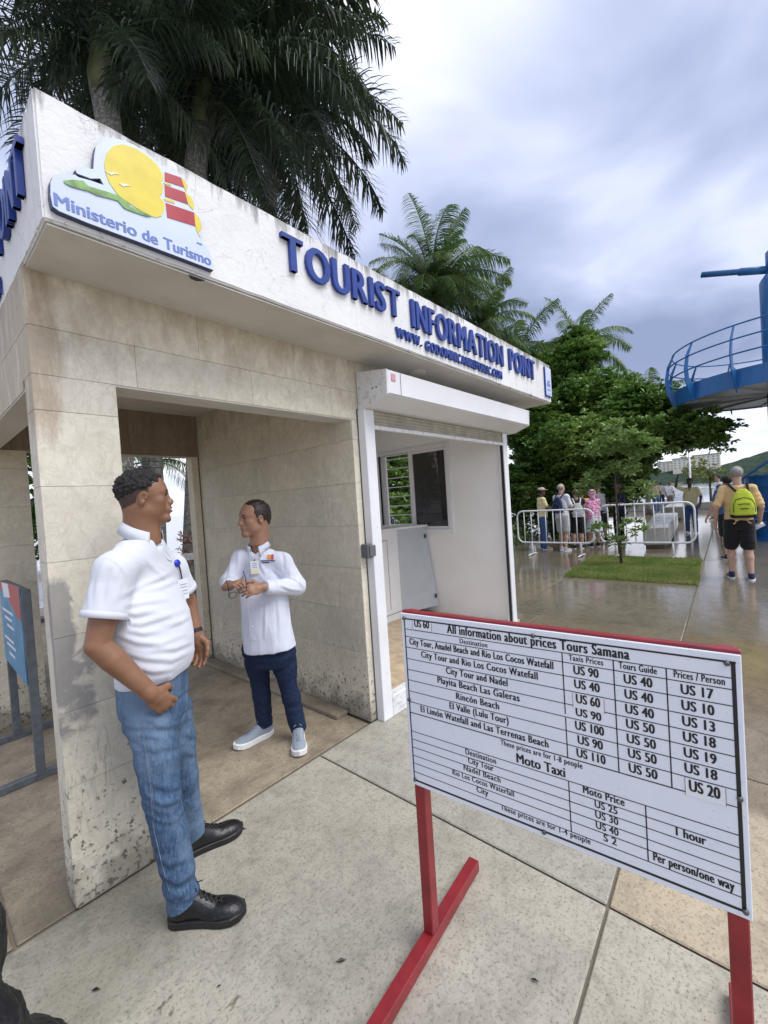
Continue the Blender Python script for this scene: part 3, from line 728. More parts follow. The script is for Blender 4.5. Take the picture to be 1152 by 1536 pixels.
# ministry logo board on the fascia -------------------------------------------------
LG = {
'outline': [(0.414, 2.752), (0.422, 2.773), (0.437, 2.791), (0.487, 2.815), (0.498, 2.812), (0.533, 2.819), (0.576, 2.824), (0.566, 2.843), (0.536, 2.827), (0.494, 2.823), (0.49, 2.833), (0.511, 2.856), (0.531, 2.861), (0.546, 2.865), (0.552, 2.915), (0.56, 2.954), (0.585, 2.992), (0.613, 3.016), (0.647, 3.029), (0.692, 3.036), (0.738, 3.032), (0.773, 3.018), (0.797, 3.012), (0.855, 3.015), (0.887, 2.998), (0.897, 2.978), (0.891, 2.955), (0.914, 2.946), (0.921, 2.915), (0.913, 2.888), (0.940, 2.87), (0.948, 2.832), (0.938, 2.8), (0.923, 2.785), (0.954, 2.762), (0.979, 2.718), (0.986, 2.664), (0.863, 2.664), (0.676, 2.663), (0.517, 2.661), (0.432, 2.664), (0.415, 2.672), (0.411, 2.708)],
'sun': [(0.582, 2.903), (0.593, 2.947), (0.617, 2.987), (0.651, 3.014), (0.697, 3.024), (0.737, 3.020), (0.772, 3.004), (0.792, 2.978), (0.795, 2.961), (0.783, 2.941), (0.792, 2.927), (0.786, 2.898), (0.772, 2.878), (0.79, 2.865), (0.791, 2.843), (0.776, 2.803), (0.752, 2.785), (0.719, 2.783), (0.663, 2.795), (0.62, 2.81), (0.596, 2.84), (0.585, 2.869)],
'red1': [(0.802, 2.99), (0.868, 3.002), (0.878, 2.967), (0.799, 2.953)], 'red2': [(0.797, 2.936), (0.88, 2.948), (0.89, 2.903), (0.796, 2.89)], 'red3': [(0.796, 2.864), (0.913, 2.879), (0.915, 2.823), (0.798, 2.807)],
'yel1': [(0.868, 3.002), (0.884, 2.998), (0.894, 2.978), (0.884, 2.953), (0.878, 2.967)], 'yel2': [(0.88, 2.948), (0.905, 2.939), (0.917, 2.915), (0.91, 2.888), (0.89, 2.903)], 'yel3': [(0.913, 2.879), (0.936, 2.866), (0.944, 2.832), (0.924, 2.792), (0.915, 2.823)],
'y4': [(0.794, 2.947), (0.823, 2.953), (0.823, 2.946), (0.793, 2.939)], 'y5': [(0.791, 2.881), (0.834, 2.889), (0.833, 2.879), (0.792, 2.872)],
'green': [(0.451, 2.774), (0.478, 2.791), (0.51, 2.804), (0.526, 2.793), (0.551, 2.797), (0.588, 2.803), (0.625, 2.807), (0.647, 2.799), (0.662, 2.785), (0.696, 2.786), (0.738, 2.783), (0.719, 2.774), (0.672, 2.769), (0.639, 2.768), (0.618, 2.786), (0.591, 2.782), (0.55, 2.773), (0.525, 2.775), (0.495, 2.769), (0.471, 2.765), (0.455, 2.768)],
'b1': [(0.583, 2.877), (0.598, 2.879), (0.609, 2.886), (0.631, 2.889), (0.612, 2.882), (0.603, 2.872), (0.595, 2.874)], 'b2': [(0.626, 2.854), (0.64, 2.859), (0.651, 2.863), (0.668, 2.866), (0.65, 2.857), (0.642, 2.85)]}
def flat_poly(name, pts, y, mat, parent, th=.0015):
    return MB().prism(pts, 1, y - th, y).build(name, mat, parent)
LY = 1.765
lg = MB().prism(LG['outline'], 1, LY - .004, LY).build('logo_board', MT['logo_base'], K)
MB().prism([(x + (.004 if x < .7 else -.003) * 0 - .003, z - .003) for x, z in LG['outline']], 1, LY + .0005, FY - .001).build('board_backing', MT['logo_edge'], lg)
flat_poly('sun_disc', LG['sun'], LY - .0045, MT['logo_yellow'], lg)
for k_ in ('red1', 'red2', 'red3'): flat_poly('red_stripe', LG[k_], LY - .0045, MT['logo_red'], lg)
for k_ in ('yel1', 'yel2', 'yel3', 'y4', 'y5'): flat_poly('yellow_stripe', LG[k_], LY - .0045, MT['logo_yellow'], lg)
flat_poly('green_island', LG['green'], LY - .0065, MT['logo_green'], lg)
for k_ in ('b1', 'b2'): flat_poly('white_bird', LG[k_], LY - .0065, MT['logo_white'], lg)
pg_ = lambda u, d, z: np.stack([u, LY - .0045 - d, z], 1)
for s_, a_, b_ in (('Ministerio', .421, .675), ('de', .697, .752), ('Turismo', .777, .972)):
    V, F = text_data(s_, .5, 0); V = V.copy(); mn = V.min(0); mx = V.max(0)
    zb = 2.677
    capV, _ = text_data('M', .5, .010); cm, cM = capV[:, 1].min(), capV[:, 1].max()
    u = a_ + (V[:, 0] - mn[0]) / (mx[0] - mn[0]) * (b_ - a_); z = zb + (V[:, 1] - cm) / (cM - cm) * .044
    V3, F3 = [], []
    for kk in (-1.8, 0, 1.8):
        F3 += [tuple(i + len(V3) * len(V) for i in f) for f in F]; V3.append(pg_(u + kk * .0011, (V[:, 2] + .5) * .0012 + kk * .00007, z))
    mesh_np('logo_lettering', np.concatenate(V3), F3, MT['logo_text'], lg)
MB().prism([(.915, 2.752), (.94, 2.752), (.935, 2.758), (.915, 2.757)], 1, LY - .0055, LY - .0045).build('small_print', MT['logo_text'], lg)
# small blue framed plate at the far end
pb = boxo('end_plate', (4.955, 1.770, 2.685), (5.135, 1.784, 3.015), MT['blue_letter'], K)
boxo('plate_face', (4.972, 1.768, 2.70), (5.14, 1.7698, 3.02), MT['logo_base'], pb)
for a_, b_, c_, d_ in ((5.0, 2.80, 5.05, 2.84), (5.02, 2.845, 5.09, 2.87), (5.06, 2.80, 5.10, 2.835), (5.0, 2.765, 5.11, 2.775), (5.01, 2.75, 5.09, 2.757), (5.02, 2.715, 5.1, 2.722)):
    MB().prism([(a_, b_), (c_, b_), (c_, d_), (a_, d_)], 1, 1.7668, 1.7678).build('plate_print', MT['logo_text'], pb)
# roller shutter: housing, slats, guides, sill -----------------------------------
prof = [(2.155, 2.275), (2.05, 2.275), (1.872, 2.335), (1.866, 2.50), (2.155, 2.545)]
hb = MB().prism(prof, 0, 2.262, 4.665).build('shutter_housing', MT['white_metal'], K, bevel=.004)
MB().prism([(y * 1.0 - (.002 if y < 2.1 else 0), z + (.002 if z > 2.4 else -.002)) for y, z in prof], 0, 2.250, 2.2615).build('housing_end_cap', MT['white_metal_dirty'], hb, bevel=.003)
MB().prism([(y * 1.0 - (.002 if y < 2.1 else 0), z + (.002 if z > 2.4 else -.002)) for y, z in prof], 0, 4.6655, 4.677).build('housing_end_cap', MT['white_metal_dirty'], hb, bevel=.003)
MB().box((2.262, 1.8640, 2.337), (4.664, 1.8655, 2.3405)).box((2.40, 1.8642, 2.341), (2.403, 1.8656, 2.50)).build('housing_seam', MT['grey_box'], hb)
for y_, z_ in ((2.0, 2.40), (1.965, 2.40)):
    MB().box((2.2485, y_ - .007, z_ - .004), (2.2502, y_ + .007, z_ + .004)).build('slot', MT['black_rubber'], hb)
boxo('sticker', (2.30, 1.8635, 2.43), (2.345, 1.8655, 2.478), MT['pink'], hb)
for i in range(4):
    z1_ = 2.275 - i * .027
    MB().prism([(2.106, z1_ - .026), (2.114, z1_ - .026), (2.120, z1_ - .013), (2.114, z1_ - .0005), (2.106, z1_ - .0005), (2.098, z1_ - .013)], 0, 2.345, 4.46).build('shutter_slat', MT['shutter'], K)
boxo('bottom_bar', (2.345, 2.094, 2.136), (4.46, 2.122, 2.166), MT['white_metal_dirty'], K, bevel=.003)
gl = MB().box((2.242, 2.088, .0), (2.345, 2.158, 2.274)).build('shutter_guide', MT['white_metal'], K, bevel=.004)
gr_ = MB().box((4.462, 2.088, .0), (4.56, 2.16, 2.274)).build('shutter_guide', MT['white_metal'], K, bevel=.004)
boxo('guide_groove', (4.455, 2.10, .15), (4.4615, 2.13, 2.27), MT['black_rubber'], gr_)
for z_ in (.35, .8, 1.42, 1.9):
    MB().ball((2.30, 2.0875, z_), .006, 8, 5, (1, .4, 1)).build('screw', MT['white_metal_dirty'], gl)
boxo('door_sill', (2.346, 2.084, .0), (4.461, 2.165, .155), MT['white_metal_dirty'], K, bevel=.006)
lk = boxo('lock_box', (2.185, 2.088, 1.205), (2.2405, 2.157, 1.305), MT['grey_box'], K, bevel=.006)
boxo('lock_cover', (2.20, 2.078, 1.215), (2.262, 2.0875, 1.295), MT['grey_box'], lk, bevel=.004)
MB().tube([(2.83, 2.03, 2.600), (2.83, 2.03, 2.608), (2.83, 2.03, 2.625), (2.83, 2.03, 2.6298)], [.055, .075, .08, .08], 24).build('smoke_detector', MT['soffit'], K)
# broken corner fixtures under the logo
MB().prism([(.885, 1.792), (.955, 1.792), (.93, 1.815), (.90, 1.812)], 2, 2.6175, 2.6228).build('broken_edge', MT['black_rubber'], K)
# ---- inside the booth: counter, leaning panel, bag on it
ct = thing('counter', 'white panel counter with grey side inside the booth below the window', 'counter', (3.3, 3.2, .15))
def PXY(x, y): return (x, y)
boxo('counter_body', (2.55, 3.36, .15), (4.06, 3.95, 1.245), MT['panel_white'], ct, bevel=.003)
MB().box((2.552, 3.350, .30), (3.84, 3.3595, 1.13)).build('front_panel', MT['panel_white'], ct, bevel=.003)
MB().prism([(2.54, 3.33), (4.08, 3.33), (4.49, 3.20), (4.49, 3.96), (2.54, 3.97)], 2, 1.2455, 1.272).build('counter_top', MT['panel_white'], ct, bevel=.003)
for a_, b_ in (((2.552, 3.347, 1.131), (3.85, 3.3498, 1.136)), ((3.841, 3.347, .30), (3.846, 3.3498, 1.131)), ((2.552, 3.3565, .232), (4.058, 3.3598, .238))):
    boxo('panel_gap', a_, b_, MT['grey_box'], ct)
MB().add([(4.064, 3.375, .19), (4.475, 3.09, .24), (4.475, 3.235, 1.244), (4.064, 3.375, 1.244), (4.064, 3.40, .19), (4.489, 3.11, .24), (4.489, 3.255, 1.244), (4.064, 3.40, 1.244)], [(0, 1, 2, 3), (7, 6, 5, 4), (0, 4, 5, 1), (1, 5, 6, 2), (2, 6, 7, 3), (3, 7, 4, 0)]).build('grey_side_panel', MT['panel_grey'], ct)
for zz_ in (.36, 1.12):
    yy_ = 3.09 + (zz_ - .24) * .145
    boxo('hinge', (4.44, yy_ - .004, zz_ - .02), (4.462, yy_ + .012, zz_ + .03), MT['screw'], ct)
# ------------------------------------------------------------------ price board on red stand
def stand_frame(): pass
PB = thing('price_board', 'white price list board in a red steel stand in front of the kiosk', 'sign', (1.19, .5, 0))
A_ = Vector((1.150, .960, 0)); B_ = Vector((1.222, .038, 0))          # left and right edge of the board seen from the camera
UB = (B_ - A_); LB = UB.length; ud = UB.normalized(); nd = Vector((ud.y, -ud.x, 0)).normalized()
if nd.dot(A_) > 0: nd = -nd                                            # towards the viewer
ZTOP, ZBOT = 1.205, .592
def bp(u, v, d=0.0):
    return A_ + UB * u + Vector((0, 0, ZTOP + (ZBOT - ZTOP) * v)) + nd * d
def board_box(name, u0, v0, u1, v1, d0, d1, mat, parent, bevel=0):
    V = [bp(u0, v0, d0), bp(u1, v0, d0), bp(u1, v1, d0), bp(u0, v1, d0), bp(u0, v0, d1), bp(u1, v0, d1), bp(u1, v1, d1), bp(u0, v1, d1)]
    return MB().add(V, [(0, 3, 2, 1), (4, 5, 6, 7), (0, 1, 5, 4), (1, 2, 6, 5), (2, 3, 7, 6), (3, 0, 4, 7)]).build(name, mat, parent, bevel=bevel)
BT = .012
bd = board_box('board_panel', 0, 0, 1, 1, 0, -.006, MT['board'], PB, .002)
ins = .004
# red frame of square tube behind the panel
for u_ in (.028, .972):
    p = A_ + UB * u_ - nd * .030
    MB().bar(p + Vector((0, 0, .05)), p + Vector((0, 0, ZTOP + .004)), .040, .045, up=nd).build('post', MT['red'], PB, bevel=.003)
for zz_, n_ in ((ZTOP - .006, 'top_rail'), (ZBOT + .03, 'bottom_rail')):
    a = A_ + UB * (.0 if n_ == 'top_rail' else .06) - nd * .0275; b = A_ + UB * (1.0 if n_ == 'top_rail' else .94) - nd * .0275
    a.z = b.z = zz_ + (.0 if n_ == 'top_rail' else 0)
    MB().bar(a + nd * .008, b + nd * .008, .024, .026, up=(0, 0, 1)).build(n_, MT['red'], PB, bevel=.002)
for u_, e0, e1 in ((.028, .36, .42), (.972, .36, .40)):
    p = A_ + UB * u_ - nd * .030
    a = p - nd * e0 + Vector((0, 0, .026)); b = p + nd * e1 + Vector((0, 0, .026))
    MB().bar(a, b, .045, .045).build('foot', MT['red'], PB, bevel=.003)
# printing: frame, rules, lettering (flat print)
def rule(mb, u0, v0, u1, v1, tu=0, tv=0):
    b = [bp(u0 - tu, v0 - tv, .0006), bp(u1 + tu, v0 - tv, .0006), bp(u1 + tu, v1 + tv, .0006), bp(u0 - tu, v1 + tv, .0006)]
    mb.add(b, [(0, 1, 2, 3)])
tl = MB()
HH = [.090, .133, .195, .261, .324, .385, .449, .512, .574, .683, .730, .777, .825, .870, .920]
tu_ = .0016; tv_ = .0019
rule(tl, .015, .030, .985, .0305, .004, .0035); rule(tl, .015, .970, .985, .9705, .004, .005)
rule(tl, .0155, .031, .016, .969, .0022, 0); rule(tl, .9835, .031, .984, .969, .0042, 0)
for i, v in enumerate(HH):
    x1_ = .98
    if i == 8: x1_ = .876
    rule(tl, .017, v, x1_, v, 0, tv_ * (1.3 if v in (.574,) else 1))
rule(tl, .958, .577, .98, .577, 0, tv_)
for u_, v0, v1 in ((.584, .092, .372), (.584, .388, .572), (.721, .092, .576), (.8455, .092, .576), (.5825, .685, .918), (.782, .685, .918)):
    rule(tl, u_, v0, u_, v1, tu_, 0)
tl.build('printed_rules', MT['black_print'], bd, fixn=False)
def sticker(u0, v0, u1, v1):
    o = board_box('sticker', u0, v0, u1, v1, .0010, .0016, MT['sticker'], bd)
    for a in ((u0, v0, u0, v1), (u1, v0, u1, v1)): 
        m = MB(); m.add([bp(a[0] - .0006, a[1], .0018), bp(a[2] + .0006, a[1], .0018), bp(a[2] + .0006, a[3], .0018), bp(a[0] - .0006, a[3], .0018)], [(0, 1, 2, 3)])
        m.build('sticker_edge', MT['grey_box'], bd, fixn=False)
sticker(.054, .037, .134, .084); sticker(.608, .268, .692, .330); sticker(.875, .515, .958, .585)
TX = [("US 60",0.062,0.124,0.075,1.2),("All information about prices Tours Samana",0.198,0.761,0.084,1.3),("Destination",0.245,0.346,0.129,.72),("City Tour, Anadel Beach and Rio Los Cocos Watefall",0.034,0.556,0.181,1),("City Tour and Rio Los Cocos Watefall",0.083,0.507,0.244,1),("City Tour and Nadel",0.184,0.408,0.307,1),("Playita Beach Las Galeras",0.146,0.445,0.370,1),("Rincón Beach",0.218,0.374,0.435,1),("El Valle (Lulu Tour)",0.189,0.404,0.497,1),("El Limón Watefall and Las Terrenas Beach",0.065,0.528,0.560,1),("These prices are for 1-8 people",0.373,0.624,0.613,.75),("Moto Taxi",0.425,0.573,0.678,1.3),("Destination",0.241,0.352,0.722,.86),("City Tour",0.249,0.342,0.765,.86),("Nadel Beach",0.230,0.364,0.813,.86),("Rio Los Cocos Waterfall",0.184,0.408,0.860,.8),("City",0.275,0.317,0.906,.86),("These prices are for 1-4 people",0.360,0.635,0.951,.75),
("Taxis Prices",0.603,0.695,0.126,.72),("US 90",0.615,0.681,0.185,1.1),("US 40",0.615,0.682,0.248,1.1),("US 60",0.618,0.681,0.314,1.15),("US 90",0.615,0.682,0.374,1.0),("US 100",0.611,0.687,0.437,1.1),("US 90",0.616,0.682,0.501,1.1),("US 110",0.611,0.687,0.563,1.1),("Tours Guide",0.735,0.824,0.127,.8),("US 40",0.746,0.812,0.186,1.1),("US 40",0.746,0.812,0.250,1.1),("US 40",0.746,0.812,0.313,1.1),("US 50",0.746,0.812,0.376,1.1),("US 50",0.746,0.813,0.439,1.1),("US 50",0.747,0.813,0.501,1.1),("US 50",0.747,0.813,0.564,1.1),("Prices / Person",0.862,0.966,0.127,.8),("US 17",0.876,0.942,0.188,1.1),("US 10",0.876,0.942,0.251,1.1),("US 13",0.876,0.942,0.314,1.1),("US 18",0.876,0.942,0.376,1.1),("US 19",0.876,0.942,0.439,1.1),("US 18",0.876,0.942,0.501,1.1),("US 20",0.884,0.946,0.570,1.25),
("Moto Price",0.623,0.730,0.722,.95),("US 25",0.653,0.711,0.770,.9),("US 30",0.653,0.712,0.817,.9),("US 40",0.653,0.711,0.865,.9),("S 2",0.672,0.705,0.910,.9),("1 hour",0.850,0.913,0.771,1.0),("Per person/one way",0.795,0.966,0.912,1.0)]
capV, _ = text_data('U', 0, 0); c0_, c1_ = capV[:, 1].min(), capV[:, 1].max()
for s_, u0, u1, vb, k_ in TX:
    V, F = text_data(s_, 0, 0, 1.12 if len(s_) > 9 else 1.05); mn, mx = V.min(0), V.max(0)
    cap = .0355 * k_
    u = u0 + (V[:, 0] - mn[0]) / (mx[0] - mn[0]) * (u1 - u0); v = vb - .006 - (V[:, 1] - c0_ ) / (c1_ - c0_) * cap
    d0 = .0022 if s_ in ('US 60', 'US 20') else .0009
    P = []; F2 = []; sh = (.030 if k_ > .9 else .022) * cap * 1.35
    for kk in (-1.2, -.4, .4, 1.2):
        F2 += [tuple(i + len(P) for i in f) for f in F]
        P += [tuple(bp(float(a) + sh * kk * .66, float(b), d0 + .00006 * kk)) for a, b in zip(u, v)]
    mesh_np('lettering', P, F2, MT['black_print'], bd)
for u_, v_ in ((.016, .028), (.5, .030), (.972, .035), (.985, .54), (.986, .968), (.016, .5), (.5, .972), (.02, .966)):
    MB().ball(bp(u_, v_, .003), .0065, 10, 6).build('screw', MT['screw'], bd, smooth=True)

# ------------------------------------------------------------------ grey stand with a poster inside the passage
GS = thing('poster_stand', 'grey steel stand with a torn blue and red poster inside the passage', 'stand', (.5, 3.85, 0))
for y_ in (3.45, 4.25):
    MB().bar((.505, y_, .03), (.505, y_, 1.20), .045, .045, up=(1, 0, 0)).build('post', MT['grey_metal'], GS, bevel=.003)
    MB().bar((.15, y_, .024), (.92, y_ + .01, .024), .045, .045).build('foot', MT['grey_metal'], GS, bevel=.003)
MB().bar((.505, 3.475, 1.18), (.505, 4.225, 1.18), .04, .04).build('top_rail', MT['grey_metal'], GS)
MB().bar((.505, 3.475, .62), (.505, 4.225, .62), .04, .04).build('bottom_rail', MT['grey_metal'], GS)
ps = MB().prism([(3.46, .60), (4.24, .62), (4.24, 1.20), (3.46, 1.22)], 0, .475, .480).build('poster', simple('poster_blue', (.10, .28, .46), .5, var=.2, scale=5), GS)
MB().prism([(3.46, 1.0), (3.62, 1.02), (3.95, 1.13), (4.24, 1.15), (4.24, 1.202), (3.46, 1.222)], 0, .4735, .4748).build('poster_red_band', simple('poster_red', (.45, .08, .07), .5), ps)
MB().prism([(3.80, 1.12), (4.05, 1.10), (4.1, 1.20), (3.85, 1.21)], 0, .4725, .4733).build('poster_white_patch', MT['sticker'], ps)
mb = MB()
for i, z_ in enumerate((1.0, .95, .90, .80, .76, .70)):
    mb.box((.4725, 3.75 + .05 * (i % 2), z_), (.4734, 4.15 - .07 * (i % 3), z_ + .018))
mb.build('poster_print', MT['sticker'], ps)

# ------------------------------------------------------------------ crowd barriers
def barrier(name, label, x, ya, yb, zb, zt, nb, feet, xs=0.0):
    R = thing(name, label, 'barrier', (x, (ya + yb) / 2, 0), 'white crowd barriers across the promenade')
    r = .16; pts = []
    def P(y, z): return (x + xs * (y - ya) / (yb - ya), y, z)
    s = 1 if yb > ya else -1
    for cy, cz, a0 in ((ya + s * r, zb + r, 180), (ya + s * r, zt - r, 90), (yb - s * r, zt - r, 0), (yb - s * r, zb + r, -90)):
        for k in range(6):
            a = math.radians({180: 270, 90: 180, 0: 90, -90: 0}[a0] - k * 18)
            pts.append(P(cy + s * r * math.cos(a), cz + r * math.sin(a)))
    pts.append(pts[0]); pts.append(pts[1])
    MB().tube(pts, .021, 8, caps=False).build('outer_tube', MT['white_paint'], R, smooth=True)
    for i in range(1, nb):
        y = ya + (yb - ya) * i / nb
        MB().tube([P(y, zb), P(y, zt)], .012, 6).build('bar', MT['white_paint'], R, smooth=True)
    for y in feet:
        q = P(y, 0)
        MB().tube([(q[0], y, zb), (q[0], y, .02)], .022, 8).tube([(q[0] - .26, y, .02), (q[0] - .1, y, .035), (q[0] + .1, y, .035), (q[0] + .26, y, .02)], .018, 6).build('foot', MT['white_paint'], R, smooth=True)
    return R
barrier('crowd_barrier', 'shorter left hand white crowd barrier in front of the queue of visitors', 10.6, 4.70, 2.87, .32, 1.12, 10, (4.34, 3.16), .0)
barrier('crowd_barrier', 'longer white crowd barrier behind the young tree and grass bed', 10.62, 2.74, .97, .34, 1.185, 10, (2.42, 1.36), .12)

# ------------------------------------------------------------------ grass bed and grass
gb = MB().prism([(8.00, .72), (10.60, .88), (10.60, 2.92), (8.00, 2.72)], 2, -.011, .018).build('grass_bed', MT['turf']); gb['kind'] = 'structure'
def blades(name, n, poly_fn, h, wd, mat, lean=.5):
    V = np.zeros((n, 4, 3)); 
    xy = poly_fn(n); a = RNG.uniform(0, 6.283, n); hh = h * RNG.uniform(.5, 1.2, n); ln = RNG.uniform(0, lean, n) * hh; b = RNG.uniform(0, 6.283, n)
    dx, dy = np.cos(a) * wd / 2, np.sin(a) * wd / 2
    V[:, 0] = np.stack([xy[:, 0] - dx, xy[:, 1] - dy, xy[:, 2]], 1); V[:, 1] = np.stack([xy[:, 0] + dx, xy[:, 1] + dy, xy[:, 2]], 1)
    tx, ty = np.cos(b) * ln, np.sin(b) * ln
    V[:, 2] = np.stack([xy[:, 0] + tx + dx * .3, xy[:, 1] + ty + dy * .3, xy[:, 2] + hh], 1); V[:, 3] = np.stack([xy[:, 0] + tx - dx * .3, xy[:, 1] + ty - dy * .3, xy[:, 2] + hh], 1)
    F = np.arange(n * 4).reshape(n, 4)
    o = mesh_np(name, V.reshape(-1, 3), F, mat); tag(o, kind='stuff'); return o
def inbed(n):
    u = RNG.uniform(0, 1, n); v = RNG.uniform(0, 1, n); x = 8.0 + 2.6 * u; y0 = .72 + .16 * u; y1 = 2.72 + .2 * u
    return np.stack([x, y0 + (y1 - y0) * v, np.full(n, .016)], 1)
g_ = blades('grass', 42000, inbed, .045, .012, MT['grass']); tag(g_, 'short green and yellowing grass in the rectangular bed of the pavement', 'grass')

# ------------------------------------------------------------------ concrete benches, quay things
def bench(name, label, poly, z0, z1):
    R = thing(name, label, 'bench', (poly[0][0], poly[0][1], 0), 'concrete benches along the promenade')
    cx = sum(p[0] for p in poly) / len(poly); cy = sum(p[1] for p in poly) / len(poly)
    MB().prism(poly, 2, z0, z1).build('bench_top', MT['conc'], R, bevel=.03)
    MB().prism([(cx + (x - cx) * .9, cy + (y - cy) * .72) for x, y in poly], 2, 0, z0 - .002).build('bench_base', MT['joint'], R)
bench('concrete_bench', 'long wet concrete bench behind the crowd barrier', [(12.1, 2.15), (12.3, 1.62), (18.0, 2.10), (17.8, 2.75)], .10, .55)
bench('concrete_bench', 'grey concrete bench standing beyond the long one', [(21.5, 3.0), (21.5, 2.3), (27, 2.7), (27, 3.4)], .10, .6)
R_ = thing('low_wall', 'low pale kerb wall crossing the far end of the quay', 'wall', (30, 4, 0))
MB().box((29.5, 1.2, 0), (29.9, 7, .42)).build('wall_body', MT['conc'], R_, bevel=.02)

# ------------------------------------------------------------------ blue tower
TX0, TY0 = 15.0, -.62
TW = thing('lookout_tower', 'blue steel lookout tower with round railed deck and spiral stair', 'tower', (TX0, TY0, 0))
BLU = MT['tower_blue']
MB().tube([(TX0, TY0, 0), (TX0, TY0, 3.70)], .34, 32).build('lower_column', BLU, TW, smooth=True)
MB().tube([(TX0, TY0, 3.79), (TX0, TY0, 6.55), (TX0, TY0, 6.62), (TX0, TY0, 6.72)], [.40, .40, .37, .30], 32).build('upper_column', BLU, TW, smooth=True)
MB().tube([(TX0, TY0, 6.72), (TX0, TY0, 7.28), (TX0, TY0, 7.34)], [.26, .26, .20], 28).build('column_top', BLU, TW, smooth=True)
MB().tube([(TX0, TY0, 6.80), (TX0, .15, 7.03), (TX0, .17, 7.04), (TX0, .95, 7.27)], [.095, .095, .075, .075], 12).build('side_pipe', BLU, TW, smooth=True)
RD = 2.30; ZD0, ZD1 = 3.68, 4.10
def ring(r0, r1, z0, z1, n=72):
    mb = MB(); V = []; F = []
    for i in range(n):
        a = 2 * math.pi * i / n; c, s_ = math.cos(a), math.sin(a)
        for r, z in ((r0, z0), (r1, z0), (r1, z1), (r0, z1)): V.append((TX0 + r * c, TY0 + r * s_, z))
    for i in range(n):
        j = (i + 1) % n
        for k in range(4): F.append((i * 4 + k, j * 4 + k, j * 4 + (k + 1) % 4, i * 4 + (k + 1) % 4))
    return mb.add(V, F)
ring(RD - .02, RD, ZD0, ZD1).build('deck_rim', BLU, TW)
MB().tube([(TX0, TY0, ZD0 + .04), (TX0, TY0, ZD0 + .10)], RD - .021, 72).build('deck_plate', MT['tower_grey'], TW)
for k in range(10):
    a = 2 * math.pi * (k + .3) / 10; c, s_ = math.cos(a), math.sin(a)
    MB().bar((TX0 + .4 * c, TY0 + .4 * s_, ZD0 + .015), (TX0 + (RD - .03) * c, TY0 + (RD - .03) * s_, ZD0 + .015), .06, .05).build('deck_beam', MT['tower_grey'], TW)
NP = 14
for k in range(NP):
    a = 2 * math.pi * (k + .12) / NP; c, s_ = math.cos(a), math.sin(a); t_ = Vector((-s_, c, 0)) * .012
    prof_ = [(RD + .002, ZD0 - .12), (RD + .10, ZD0 + .08), (RD + .22, ZD1), (RD + .24, ZD1 + .35), (RD + .18, ZD1 + .70), (RD + .03, ZD1 + 1.0), (RD - .01, ZD1 + 1.0), (RD + .11, ZD1 + .68), (RD + .15, ZD1 + .35), (RD + .12, ZD1 + .05), (RD + .002, ZD1)]
    V = [Vector((TX0 + r * c, TY0 + r * s_, z)) - t_ for r, z in prof_] + [Vector((TX0 + r * c, TY0 + r * s_, z)) + t_ for r, z in prof_]
    n = len(prof_); F = [tuple(range(n)), tuple(range(2 * n - 1, n - 1, -1))] + [(i, n + i, n + (i + 1) % n, (i + 1) % n) for i in range(n)]
    MB().add(V, F).build('railing_post', BLU, TW)
for rr, zz_ in ((RD + .02, ZD1 + 1.0), (RD + .14, ZD1 + .66), (RD + .13, ZD1 + .33)):
    pts = [(TX0 + rr * math.cos(2 * math.pi * i / 72), TY0 + rr * math.sin(2 * math.pi * i / 72), zz_) for i in range(74)]
    MB().tube(pts, .020, 6, caps=False).build('rail', BLU, TW, smooth=True)
# base drum with ribs and the stair
MB().tube([(TX0, TY0, 0), (TX0, TY0, .08), (TX0, TY0, .0801), (TX0, TY0, 1.60)], [.95, .95, .86, .86], 40).build('base_drum', BLU, TW, smooth=False)
for z_ in (.5, .95, 1.35, 1.6):
    MB().tube([(TX0, TY0, z_), (TX0, TY0, z_ + .05)], .90, 40).build('drum_rib', BLU, TW)
hr = []; 
for i in range(26):
    u = i / 25; a = math.radians(118 + u * 150); r = 1.45 - .25 * u; z = 0.15 + u * 2.6
    c, s_ = math.cos(a), math.sin(a)
    hr.append((TX0 + r * c, TY0 + r * s_, z + 1.02))
    if i % 2 == 0:
        P0 = Vector((TX0 + .87 * c, TY0 + .87 * s_, z)); P1 = Vector((TX0 + r * c, TY0 + r * s_, z))
        MB().bar(P0, P1, .26, .03).build('stair_tread', BLU, TW)
    if i % 4 == 0: MB().tube([(TX0 + r * c, TY0 + r * s_, z), (TX0 + r * c, TY0 + r * s_, z + 1.02)], .024, 8).build('baluster', BLU, TW, smooth=True)
MB().tube(hr, .028, 8).build('handrail', BLU, TW, smooth=True)

# ------------------------------------------------------------------ hotel on the far hill
HT = thing('hotel_building', 'long cream hotel block on the wooded hill across the bay', 'building', (700, 60, 24))
def hotel_wing(x, y0, y1, z0, floors, fh, wdn, dep=16):
    MB().box((x, y0, z0 - 14), (x + dep, y1, z0 + floors * fh + .8)).build('wing', MT['hotel'], HT)
    MB().box((x - .8, y0 - .8, z0 + floors * fh + .801), (x + dep + 1, y1 + .8, z0 + floors * fh + 2.2)).build('roof', MT['hotel_roof'], HT)
    n = max(1, int((y1 - y0) / wdn)); mb = MB()
    for f_ in range(floors):
        for i in range(n):
            yy = y0 + (i + .25) * (y1 - y0) / n
            mb.box((x - .15, yy, z0 + f_ * fh + .9), (x + .4, yy + (y1 - y0) / n * .38, z0 + f_ * fh + fh - .8))
        pass
    o = mb.build('window_rows', MT['hotel_dark'], HT, fixn=False); o['kind'] = 'stuff'
hotel_wing(700, 34, 63, 21, 4, 3.3, 4.2)
hotel_wing(692, 63.9, 84, 19, 4, 3.2, 4.2)
hotel_wing(712, 85, 104, 17, 4, 3.2, 4.2)

